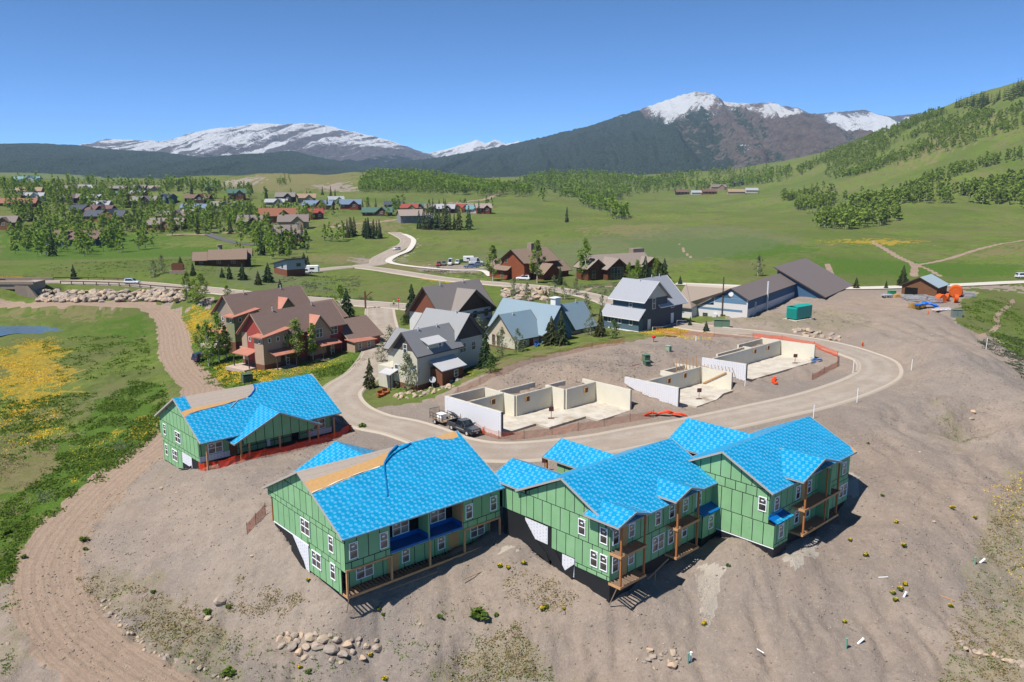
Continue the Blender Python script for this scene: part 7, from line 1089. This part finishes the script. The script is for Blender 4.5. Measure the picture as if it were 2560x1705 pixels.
# teal generator
p = GP(1978, 800); r = thing('generator', 'bright teal generator container on a concrete pad', 'generator', tuple(p), math.pi / 2 - R_(52)); TEAL = mat('teal_paint', (.01, .27, .225), .45, .06, spec=.4); MB().box(-.6, 6.6, -1.9, 1.9, -.3, .1).build('pad', CONC, r); MB().box(0, 6.0, -1.35, 1.35, .35, 3.0).build('housing', TEAL, r); MB().slab([(-.05, -1.4, 3.0), (6.05, -1.4, 3.0), (6.05, 0, 3.25), (-.05, 0, 3.25)], (0, 0, .06)).slab([(-.05, 0, 3.25), (6.05, 0, 3.25), (6.05, 1.4, 3.0), (-.05, 1.4, 3.0)], (0, 0, .06)).build('lid', TEAL, r)
for k in range(10): MB().slab([(-.02, -1.25, .5 + k * .24), (-.02, 1.25, .5 + k * .24), (-.16, 1.25, .42 + k * .24), (-.16, -1.25, .42 + k * .24)], (0, 0, .03)).build('louvre', TEAL, r)
MB().box(.1, 5.9, -1.2, 1.2, .1, .35).build('skid', TRIMD, r); MB().tube((6.4, 0, .3), (6.4, 0, 2.2), .25).build('exhaust', VENT, r)
# hydrants, cones, stop sign, signpost, picnic table, grill, bench seats
def hydrant(px, py, label): 
    p = GP(px, py); r = thing('fire_hydrant', label, 'hydrant', tuple(p), .5); m_ = mat('hydrant_orange', (.52, .09, .02), .5); MB().tube((0, 0, -.1), (0, 0, .75), .14, n=12).tube((0, 0, .75), (0, 0, .95), .17, .06, 12).build('barrel', m_, r)
    for s in (-1, 1): MB().tube((0, 0, .5), (s * .27, 0, .5), .08, n=10).build('outlet', m_, r)
hydrant(2156, 866, 'orange hydrant on the outer side of the street bend'); hydrant(877, 1078, 'red hydrant at the end of the bright netting'); hydrant(2178, 1062, 'orange hydrant far right of the street') if False else None
CONE = mat('cone_orange', (.62, .10, .02), .6)
for x, y, lb in ((1605, 897, 'orange traffic cone beside the green utility boxes'), (2320, 785, 'orange barrel cone below the blue tarp'), (1208, 1082, 'orange post marker in front of the foam wall')): p = GP(x, y); r = thing('traffic_cone', lb, 'cone', tuple(p)); MB().tube((0, 0, .03), (0, 0, .85), .2, .05, 12).build('cone', CONE, r); MB().box(-.27, .27, -.27, .27, 0, .04).build('base', CONE, r)
p = GP(997, 775); r = thing('stop_sign', 'red stop sign on a brown post at the street corner', 'sign', tuple(p), -.25); MB().tube((0, 0, -.2), (0, 0, 2.6), .06).build('post', TRIMD, r); oct_ = [(.42 * math.cos(R_(22.5 + 45 * k)), -.08, 2.75 + .42 * math.sin(R_(22.5 + 45 * k))) for k in range(8)]; MB().slab(oct_, (0, .03, 0)).build('plate', mat('sign_red', (.45, .02, .02), .5), r)
tcv = bpy.data.curves.new('lettering', 'FONT'); tcv.body = 'STOP'; tcv.size = .30; tcv.align_x = 'CENTER'; tcv.align_y = 'CENTER'; tcv.extrude = .004; tcv.materials.append(WHT); _t0 = bpy.data.objects.new('lettering_source', tcv); _me = bpy.data.meshes.new_from_object(_t0); bpy.data.objects.remove(_t0); to = put('lettering', _me, r); to.location = (0, -.09, 2.75); to.rotation_euler = (math.pi / 2, 0, 0)
p = GP(914, 772); r = thing('wooden_signpost', 'tall wooden post with angled arm beside the street corner', 'sign', tuple(p)); MB().box(-.2, .2, -.2, .2, -.3, 4.6).build('post', mat('rust_timber', (.15, .06, .03), .8), r); MB().beam((0, 0, 3.0), (1.6, -.2, 4.4), .25, .25).beam((1.5, -.2, 4.4), (1.9, -.2, 4.4), .2, .3).build('arm', mat('rust_timber', (.15, .06, .03)), r)
p = GP(1675, 842); r = thing('picnic_table', 'wooden picnic table in the yellow flowers behind the dark blue house', 'table', tuple(p), -.2, None, 1.15); TBL = mat('table_wood', (.38, .20, .09), .8, .15, 1)
for k in range(4): MB().box(-.95, .95, -.4 + k * .2, -.22 + k * .2, .72, .77).build('top_board', TBL, r)
for s in (-1, 1): MB().box(-.95, .95, s * .72 - .13, s * .72 + .13, .42, .46).build('bench_board', TBL, r); MB().beam((s * .7, -.7, 0), (s * .7, -.1, .72), .06, .1).beam((s * .7, .7, 0), (s * .7, .1, .72), .06, .1).beam((s * .7, -.75, .4), (s * .7, .75, .4), .06, .1).build('trestle', TBL, r)
p = GP(1634, 855); r = thing('grill', 'red domed grill on a stand behind the dark blue house', 'grill', tuple(p)); MB().tube((0, 0, 0), (0, 0, .8), .05).build('stand', TRIMD, r); MB().rings([[(.42 * math.cos(a) * q, .42 * math.sin(a) * q, z) for a in np.linspace(0, 6.28, 13)[:-1]] for q, z in ((.5, .75), (.95, .9), (1, 1.05), (.85, 1.2), (.4, 1.3))]).build('bowl', mat('grill_red', (.5, .02, .025), .4), r)
p = GP(985, 1000)
for k, (x, y) in enumerate(((952, 992), (964, 986))): q = GP(x, y); r = thing('lawn_armchair', ('rust coloured armchair on the lawn corner, nearer the road' if k == 0 else 'rust coloured armchair on the lawn corner, nearer the house'), 'chair', tuple(q), .6); m_ = mat('rust_cloth', (.28, .09, .03), .9); MB().box(-.42, .42, -.4, .4, .1, .45).build('seat', m_, r); MB().box(-.42, .42, .28, .48, .1, 1.0).build('backrest', m_, r); [MB().box(s * .5 - .09, s * .5 + .09, -.4, .45, .1, .65).build('armrest', m_, r) for s in (-1, 1)]
q = W(1343, 864, 6.4); q = GP(1343, 866); r = thing('garden_chair', 'blue slatted garden chair outside the cottage door', 'chair', tuple(q), .5); m_ = mat('chair_blue', (.03, .09, .30), .6); MB().box(-.35, .35, -.35, .35, .35, .42).build('seat', m_, r); [MB().box(-.35 + k * .15, -.24 + k * .15, .3, .36, .35, 1.15).build('back_slat', m_, r) for k in range(5)]; [MB().box(s * .4 - .06, s * .4 + .06, -.4, .36, 0, .65).build('armrest', m_, r) for s in (-1, 1)]
# cyclist on the street
p = on_road(GP(984, 768), 'bridge'); r = thing('bicycle', 'dark bicycle ridden past the stop sign', 'bicycle', tuple(p), .15); BK_ = mat('bike_black', (.02, .02, .022), .5)
for x in (-.52, .52):
    ring = [[((x + (q + .03 * math.cos(b)) * math.cos(a)), .03 * math.sin(b), .34 + (q + .03 * math.cos(b)) * math.sin(a)) for b in np.linspace(0, 6.28, 7)[:-1]] for q in (.32,) for a in np.linspace(0, 2 * math.pi, 19)]; MB().rings(ring, cap=False).build('wheel', BK_, r)
MB().tube((-.52, 0, .34), (-.12, 0, .85), .022).tube((-.12, 0, .85), (.38, 0, .82), .022).tube((.38, 0, .82), (0, 0, .32), .022).tube((0, 0, .32), (-.12, 0, .9), .022).tube((.38, 0, .95), (.52, 0, .34), .022).tube((.38, -.22, .98), (.38, .22, .98), .02).build('frame', BK_, r); MB().box(-.25, .0, -.06, .06, .9, .95).build('saddle', BK_, r)
def figure(name, label, loc, rz, joints, edges, radii, top, z_split, skin=(.45, .27, .2), leg=(.03, .03, .04), scale=1.0):
    me = bpy.data.meshes.new('person'); me.from_pydata(joints, edges, []); o = tag(put(name, me, None, tuple(loc), rz, scale), label, 'person'); md = o.modifiers.new('skin', 'SKIN'); md.use_smooth_shade = True
    for i, rr in enumerate(radii): me.skin_vertices[0].data[i].radius = (rr, rr)
    me.skin_vertices[0].data[0].use_root = True; o.modifiers.new('sub', 'SUBSURF').levels = 1; o.modifiers['sub'].render_levels = 2
    g = G(name + '_cloth', .8); z = g.xyz(g.coord('Object')); k = g.mix(z[2].gt(z_split[0]), leg, top); k = g.mix(z[2].gt(z_split[1]), k, skin); k = g.mix(z[2].gt(z_split[2]), k, (.5, .5, .48)); g.base(k); me.materials.append(g.m); return o
J = [(-.12, 0, .98), (-.02, 0, 1.2), (.12, 0, 1.42), (.2, 0, 1.52), (.24, 0, 1.62), (.1, .18, 1.4), (.22, .24, 1.18), (.38, .2, 1.02), (.1, -.18, 1.4), (.22, -.24, 1.18), (.38, -.2, 1.02), (-.1, .1, .95), (.2, .11, .78), (.02, .11, .36), (.14, .11, .33), (-.1, -.1, .95), (.12, -.11, .62), (-.06, -.11, .22), (.07, -.11, .18)]
figure('person', 'cyclist in a bright yellow-green jacket and pale helmet on the street', p, .15, J, [(0, 1), (1, 2), (2, 3), (3, 4), (2, 5), (5, 6), (6, 7), (2, 8), (8, 9), (9, 10), (0, 11), (11, 12), (12, 13), (13, 14), (0, 15), (15, 16), (16, 17), (17, 18)], [.15, .15, .17, .07, .12, .07, .055, .045, .07, .055, .045, .1, .075, .05, .045, .1, .075, .05, .045], (.42, .62, .03), (1.0, 1.5, 1.66))
# ---------------------------------------------------------------- yard beside the plank shed
def place(px, py): return GP(px, py)
ORC = mat('orange_conduit', (.60, .105, .015), .5, .12, 2, stripe=('u', .12, .04, .6))
def reel(px, py, R0, wd, yaw, tilt, label, solid=True, flange=None):
    p = place(px, py); r = thing('cable_reel', label, 'cable reel', (p[0], p[1], p[2] + R0), yaw); r.rotation_euler = (tilt, 0, yaw); n = 22; b = MB()
    for k in range(5): y = -wd / 2 + wd * (k + .5) / 5; rr = R0 * (.92 + .06 * math.sin(k * 2)); b.rings([[((rr + .13 * math.cos(t) * wd * .8) * math.cos(a), y + .13 * wd * math.sin(t), (rr + .13 * math.cos(t) * wd * .8) * math.sin(a)) for t in np.linspace(0, 6.28, 7)[:-1]] for a in np.linspace(0, 2 * math.pi, n)], cap=False)
    b.build('conduit_coil', ORC, r)
    if solid: MB().tube((0, -wd / 2, 0), (0, wd / 2, 0), R0 * .8, n=16).build('drum', ORC if flange is None else flange, r)
    else: [MB().beam((-R0 * math.cos(a), 0, -R0 * math.sin(a)), (R0 * math.cos(a), 0, R0 * math.sin(a)), .06, .06, (0, 1, 0)).build('spoke', ORC, r) for a in (0, 1.05, 2.1)]
    return r
reel(2351, 757, 1.05, 1.6, .2, 0, 'full orange conduit reel lying nearest the shed wall'); reel(2388, 742, 1.45, 2.2, -.5, 0, 'largest orange conduit coil behind the others'); reel(2389, 757, 1.05, .9, 1.2, 0, 'open orange conduit coil in front of the largest coil', False); reel(2368, 753, 1.0, .7, .9, 0, 'wooden cable reel between the orange coils', True, OSB)
p = place(2318, 770); o = tag(crumple(thing('tarp_heap', 'bright blue tarp over a heap beside yellow frames', 'tarp', tuple(p)), [(-2.2, .4, .5), (-.8, 0, .9), (.8, -.2, .8), (2.0, -.3, .35)], .75, 4, mat('blue_tarp', (.01, .13, .55), .5, .25, 1.5), 'tarp_folds', 21).parent, 'bright blue tarp over a heap beside yellow frames', 'tarp')
YEL = mat('yellow_frames', (.42, .25, .05), .6, .15); GAL = mat('galvanised_steel', (.36, .38, .41), .45, .15, spec=.5)
p = place(2292, 773); r = thing('scaffold_stack', 'stack of yellow scaffold frames on timber runners', 'scaffold', tuple(p), .1)
for z in range(4): [MB().beam((-1.8, -.8 + k * .53, .35 + z * .3), (1.8, -.8 + k * .53, .35 + z * .3), .09, .09).build('tube', YEL, r) for k in range(4)]; [MB().beam((-1.7 + k * 1.13, -.85, .45 + z * .3), (-1.7 + k * 1.13, .85, .45 + z * .3), .08, .08).build('crossbar', YEL, r) for k in range(4)]
[MB().box(-1.6 + k * 1.2, -1.35 + k * 1.2, -.8, .8, 0, .25).build('runner', TRIMD, r) for k in range(3)]
rn_ = random.Random(5)
for k, (x, y, lb) in enumerate(((2268, 748, 'galvanised frame stack at the shed doorway, leftmost'), (2283, 752, 'galvanised frame stack in front of the shed doorway'), (2300, 748, 'galvanised frame stack leaning by the plank wall'), (2318, 752, 'galvanised frame stack between the tarp and the shed'), (2338, 757, 'galvanised frame stack beside the full orange reel'), (2420, 742, 'pile of steel parts at the edge of the grass bank'))):
    p = place(x, y); r = thing('frame_stack', lb, 'metal frames', tuple(p), rn_.uniform(-.4, .4)); 
    for z in range(5): dx = rn_.uniform(-.3, .3); dy = rn_.uniform(-.2, .2); MB().beam((-1.4 + dx, -.7 + dy, .2 + z * .22), (1.4 + dx, -.7 + dy, .2 + z * .22), .1, .1).beam((-1.4 + dx, .7 + dy, .2 + z * .22), (1.4 + dx, .7 + dy, .2 + z * .22), .1, .1).beam((-1.4 + dx, -.7 + dy, .2 + z * .22), (-1.4 + dx, .7 + dy, .2 + z * .22), .1, .1).beam((1.4 + dx, -.7 + dy, .2 + z * .22), (1.4 + dx, .7 + dy, .2 + z * .22), .1, .1).build('frame', GAL, r)
p = place(2355, 775); r = thing('window_frame_stack', 'white frames lying flat with red strips beside the tarp', 'window frames', tuple(p), .3); [MB().box(-2.2 + k * .35, 2.2 + k * .3, -.9 + k * .62, -.78 + k * .62, .1 + k * .06, .2 + k * .06).build('frame_rail', WHT, r) for k in range(4)]; [MB().box(-2.1 + k * 1.35, -1.98 + k * 1.35, -.9, 1.0, .12, .22).build('frame_stile', WHT, r) for k in range(4)]; MB().box(-1.8, .6, -.7, .2, .03, .09).build('red_strip', mat('red_plastic', (.5, .07, .03), .6), r)
p = place(2218, 744); r = thing('flatbed_cart', 'small grey flatbed cart left of the shed', 'cart', tuple(p), .2); MB().box(-1.4, 1.4, -.7, .7, .55, .85).build('tray', GAL, r); [wheel(r, x, s * .6, .3) for x in (-.8, .8) for s in (-1, 1)]; tag(MB().box(-.9, .9, -.6, .6, 0, 1.1).box(-.95, .95, -.65, .65, 1.1, 1.2).build('storage_chest', mat('trunk_green', (.03, .22, .10), .6), None, loc=tuple(place(2229, 738)), rot=.1), 'green lidded chest behind the grey cart', 'chest'); tag(MB().box(-.9, .9, -.6, .6, 0, .8).box(-.4, .4, -.5, .5, .8, .95).build('plywood_crate', OSB, None, loc=tuple(place(2242, 744)), rot=.2), 'plywood crate between the cart and the shed', 'crate')
tag(MB().box(-1.2, 1.2, -.8, .8, 0, 1.2).box(-1.25, 1.25, -.85, .85, 1.2, 1.3).build('waste_container', mat('skip_green', (.02, .07, .05), .6), None, loc=tuple(GP(1157, 656))), 'dark green waste container at the back of the gravel lot', 'container')
# blue hose coil, silt tube, loose timber
p = GP(2040, 905); r = thing('hose_coil', 'blue hose coiled at the end of the farthest foundation', 'hose'); r.location = tuple(p); [MB().rings([[((.7 + .1 * k + .05 * math.cos(t)) * math.cos(a), (.7 + .1 * k + .05 * math.cos(t)) * math.sin(a) * .8, .15 + .12 * k + .05 * math.sin(t) + .25 * math.sin(a + k)) for t in np.linspace(0, 6.28, 6)[:-1]] for a in np.linspace(0, 2 * math.pi, 19)], cap=False).build('hose_loop', mat('hose_blue', (.03, .16, .42), .5), r) for k in range(5)]
for x, y, L_, a_, m_, lb in ((1200, 1432, 4.5, .75, LUMD, 'grey plank lying below the long deck'), (2208, 1444, 1.0, .1, WHT, 'white plastic strip on the red-marked dirt'), (1895, 1625, 1.3, -1.0, WHT, 'thin white pipe lying on the lower dirt slope'), (2365, 1495, 1.6, -.9, LUMB, 'pale stick lying on the lower right dirt'), (1590, 912, 2.6, .8, mat('orange_plastic', (.55, .1, .03), .6), 'orange tube lying beside the dug-up lot')): p = GP(x, y); o = MB().beam((-L_ / 2, 0, .05), (L_ / 2, 0, .05), .09, .05).build('loose_board', m_, None, loc=tuple(p), rot=a_); tag(o, lb, 'board')
# ---------------------------------------------------------------- grasses, weeds and wildflowers
def flora(name, label, zones_, per, spread, size, m, seed, up=.6, cat='wildflowers'):
    rn = np.random.default_rng(seed); VV = []
    for poly, n in zones_:
        P = np.array(PG(poly))[:, :2]; lo, hi = P.min(0), P.max(0); q = np.zeros((0, 2))
        while len(q) < n: c = lo + (hi - lo) * rn.random((n * 4, 2)); c = c[inpoly(c[:, 0], c[:, 1], P)]; c = c[fbm(c[:, 0] / 3.2, c[:, 1] / 3.2, 3, seed) > rn.random(len(c)) * .9 - .35]; q = np.concatenate([q, c]) if len(c) else q
        q = np.repeat(q[:n], per, 0); q = q + rn.normal(size=q.shape) * spread; N = len(q); z = hz(q[:, 0], q[:, 1]); s = size * (.5 + rn.random(N))[:, None]; b = np.c_[q, z + size * up * rn.random(N)]
        a = rn.normal(size=(N, 3)); a[:, 2] = np.abs(a[:, 2]) * .55; a /= np.linalg.norm(a, axis=1)[:, None]; d = np.cross(a, rn.normal(size=(N, 3))); d /= np.linalg.norm(d, axis=1)[:, None]
        VV.append(np.stack([b - a * s * .4, b + d * s * .5, b + a * s, b - d * s * .5], 1).reshape(-1, 3))
    V_ = np.concatenate(VV); o = put(name, npmesh(name, V_, np.arange(len(V_)).reshape(-1, 4), m)); kind(o, 'stuff'); o['label'] = label; o['category'] = cat; return o
YF = mat('yellow_petals', (.66, .42, .02), .8, .25, 3, coord='Object', fine=0); LP = leafmat('meadow_leaves', (.075, .135, .02), (.16, .235, .045), (.11, .17, .03)); PP = leafmat('pale_leaves', (.14, .19, .08), (.20, .25, .12), (.12, .17, .06)); SG = leafmat('sage_leaves', (.10, .115, .075), (.15, .16, .11), (.09, .10, .06)); TW = leafmat('dry_stems', (.30, .25, .14), (.38, .31, .18), (.22, .20, .10))
flora('yellow_wildflowers', 'drifts of yellow wildflowers over the meadows and verges', [('0 870|130 850|170 920|150 1000|60 1030|0 1040', 1500), ('0 1040|150 1010|170 1080|60 1130|0 1140', 450), ('455 768|525 772|545 850|485 850|460 810', 650), ('540 910|700 925|690 958|560 965', 500), ('330 1060|400 1030|405 1085|330 1100', 130), ('1050 690|1160 704|1150 712|1060 698', 500), ('2040 600|2120 594|2300 597|2340 604|2250 613|2120 614|2050 608', 420), ('1640 812|1790 830|1780 848|1660 846|1610 830', 420), ('1120 938|1200 905|1190 935|1130 952', 120), ('180 1110|300 1080|280 1150|150 1230', 120), ('2470 1200|2560 1170|2560 1450|2480 1400', 60), ('1370 545|1700 532|1700 540|1400 553', 300), ('0 690|60 692|60 698|0 698', 150), ('560 740|700 756|690 762|560 748', 150), ('20 850|120 842|200 852|60 866', 150), ('700 925|900 880|880 905|720 950', 160)], 7, .36, .10, YF, 3)
flora('meadow_leaves', 'broad green leaves of tall herbs in the meadow beside the track', [('250 1010|330 950|410 965|425 1060|330 1140|220 1230|100 1310|40 1370|0 1400|0 1270|100 1200|180 1090', 2300), ('0 1000|240 980|240 1060|0 1180', 700), ('100 850|360 830|390 930|150 960', 500), ('480 880|620 890|690 950|640 985|520 960', 500), ('2400 812|2560 850|2560 900|2480 842', 300), ('2400 760|2500 740|2560 780|2560 830|2420 800', 300), ('0 1400|40 1375|30 1450|0 1470', 150), ('640 740|930 742|930 752|640 742', 200), ('780 930|950 880|930 905|800 955', 300), ('1010 985|1130 925|1240 905|1120 950|1030 985', 300), ('100 660|640 640|640 700|100 690', 600)], 7, .32, .22, LP, 4, cat='herbs')
flora('pale_bushes', 'pale flowering low bushes dotted along the meadow edge', [('90 1230|130 1220|140 1250|100 1260', 26), ('290 1110|330 1105|330 1125|285 1130', 36), ('200 980|350 960|360 1100|200 1150', 60)], 22, .35, .14, PP, 5, cat='bushes')
flora('weeds', 'scattered green weeds over the bare dirt', [('200 1440|330 1470|480 1510|600 1570|640 1640|590 1700|470 1690|420 1620|300 1560', 200), ('1120 1640|1200 1575|1290 1565|1350 1640|1400 1705|1060 1705', 200), ('2400 1600|2480 1300|2560 1200|2560 1705|2330 1705', 300), ('0 1490|40 1470|60 1560|30 1700|0 1705', 60), ('1780 800|2060 772|2200 800|2100 828|1850 815', 200), ('2330 990|2480 1100|2400 1110|2340 1050', 60), ('600 1600|1100 1600|1100 1700|600 1700', 130), ('860 1450|1450 1500|1450 1600|900 1600', 50)], 5, .14, .11, LP, 6, cat='weeds')
flora('dry_weeds', 'tufts of dry grass over the bare dirt', [('180 1430|480 1500|640 1640|560 1705|430 1640|250 1540', 420), ('1080 1640|1290 1560|1400 1705|1040 1705', 330), ('2330 1705|2400 1500|2500 1220|2560 1180|2560 1705', 700), ('0 1050|160 1090|60 1290|0 1290', 500), ('600 1440|760 1500|700 1560|560 1520', 160), ('1280 1400|1460 1490|1400 1540|1250 1480', 140)], 6, .18, .13, TW, 7, cat='dry grass')
flora('sagebrush', 'grey-green sagebrush on the slopes', [('2440 850|2560 830|2560 950|2500 900', 380), ('640 735|930 742|930 757|640 746', 200), ('700 690|900 690|900 735|700 735', 330), ('1400 722|1560 704|1640 730|1480 758', 260), ('1080 660|1230 690|1230 700|1050 680', 200)], 9, .3, .2, SG, 8, cat='sagebrush')
CL = [npmesh('foliage', *leaves([(0, 0, .12), (.12, .05, .16), (-.1, .1, .12), (.02, -.12, .12)], [.16, .12, .12, .12], 26, .07, np.random.default_rng(3 + k), .3), LP) for k in range(3)]; CF = [npmesh('blossom', *leaves([(0, 0, .2), (.1, .1, .2), (-.1, 0, .18)], [.15, .12, .12], 22, .045, np.random.default_rng(13 + k), .2), YF) for k in range(3)]
for i, (x, y, s, fl) in enumerate(((1250, 1417, 1.6, 1), (1270, 1421, 1.4, 1), (1310, 1410, 1.5, 1), (1355, 1525, 1.5, 1), (1760, 1562, 1.5, 1), (1410, 1523, 1.0, 1), (2258, 1366, 1.7, 1), (2240, 1308, 1.5, 1), (2165, 1390, 1.6, 1), (2125, 1352, 1.3, 1), (2380, 1272, 1.6, 1), (2438, 1296, 1.3, 1), (2250, 1475, 1.7, 1), (2262, 1463, 1.5, 1), (2232, 1485, 1.4, 1), (2238, 1502, 1.5, 1), (2375, 1517, 1.4, 1), (2112, 1557, 1.2, 1), (770, 1452, 1.2, 1), (925, 1640, 1.3, 1), (750, 1670, 1.2, 1), (770, 1682, 1.6, 0), (963, 1700, 1.5, 1), (1198, 1545, 4.6, 0), (1240, 1540, 1.5, 0), (905, 1070, 3.2, 0), (208, 1352, 2.6, 0), (215, 1375, 1.6, 0), (520, 1535, 2.4, 0), (572, 1520, 1.6, 0), (382, 1482, 1.5, 0), (570, 1690, 3.2, 0), (1820, 1415, 1.3, 0), (1365, 1520, 1.6, 0), (945, 1525, 1.3, 0), (958, 1538, 1.2, 0), (1100, 1544, 1.6, 0), (60, 1395, 2.0, 0), (15, 1335, 3.0, 0), (2205, 1240, 1.2, 0), (2170, 1110, 1.2, 0))):
    p = GP(x, y); r = tag(put('flowering_weed' if fl else 'green_weed', CL[i % 3], None, tuple(p), random.uniform(0, 6), s * .8), ('yellow flowering weed clump ' if fl else 'green leafy weed clump ') + by(x, y), 'weed', 'yellow flower clumps on the dirt' if fl else 'green weed clumps on the dirt')
    if fl: put('blossom', CF[i % 3], r)

def rubble(name, label, n, poly, s0, s1, m, seed):
    rn = np.random.default_rng(seed); P = np.array(PG(poly))[:, :2]; lo, hi = P.min(0), P.max(0); q = np.zeros((0, 2))
    while len(q) < n: c = lo + (hi - lo) * rn.random((n * 4, 2)); c = c[inpoly(c[:, 0], c[:, 1], P)]; c = c[fbm(c[:, 0] / 5, c[:, 1] / 5, 3, seed) > rn.random(len(c)) * 1.1 - .55]; q = np.concatenate([q, c])
    q = q[:n]; q = q[~((hz(q[:, 0], q[:, 1]) < -90))]; N = len(q); s = s0 + (s1 - s0) * rn.random(N) ** 3; o = np.array([(1, 0, 0), (0, 1, 0), (-1, 0, 0), (0, -1, 0), (0, 0, 1), (0, 0, -1)], float)
    V_ = (o[None] * (1 + .5 * (rn.random((N, 6, 1)) - .5)) * np.array((1, .8, .6)) + .25 * (rn.random((N, 6, 3)) - .5)) * s[:, None, None]; a = rn.random(N) * 6.28; ca, sa = np.cos(a)[:, None], np.sin(a)[:, None]; x = V_[..., 0] * ca - V_[..., 1] * sa; y = V_[..., 0] * sa + V_[..., 1] * ca
    V_ = np.stack([x + q[:, :1], y + q[:, 1:], V_[..., 2] + (hz(q[:, 0], q[:, 1]) + s * .2)[:, None]], -1).reshape(-1, 3); f = np.array([(0, 1, 4), (1, 2, 4), (2, 3, 4), (3, 0, 4), (1, 0, 5), (2, 1, 5), (3, 2, 5), (0, 3, 5)]); F_ = (f[None] + (np.arange(N) * 6)[:, None, None]).reshape(-1, 3)
    o = put(name, npmesh(name, V_, F_, m)); kind(o, 'stuff'); o['label'] = label; o['category'] = 'rubble'
CLOD = mat('dirt_clods', (.22, .18, .15), .95, .35, .8, coord='Object'); PEBB = mat('pale_pebbles', (.38, .33, .28), .95, .3, .8, coord='Object')
DP = '0 1560|110 1400|230 1270|400 1130|480 1200|620 1160|840 1060|1000 1130|1290 1200|1600 1330|2050 1180|2150 1060|2300 900|2450 900|2560 950|2560 1500|2400 1700|2000 1750|600 1750|300 1750'
rubble('dirt_clods', 'clods and crumbs of dirt strewn over the site', 9000, DP, .04, .17, CLOD, 31); rubble('pebbles', 'small pale stones strewn over the site', 3500, DP, .03, .12, PEBB, 32); rubble('fill_rubble', 'rubble on the dirt around the foundations', 2500, '1130 990|1250 930|1420 895|1600 860|1760 850|1830 860|1700 920|1560 950|1450 960|1250 960', .05, .2, CLOD, 33); rubble('gravel_stones', 'pale gravel spilled down the slope', 2600, '1735 1420|1805 1418|1797 1480|1782 1550|1770 1575|1758 1555|1745 1490', .03, .08, PEBB, 34)
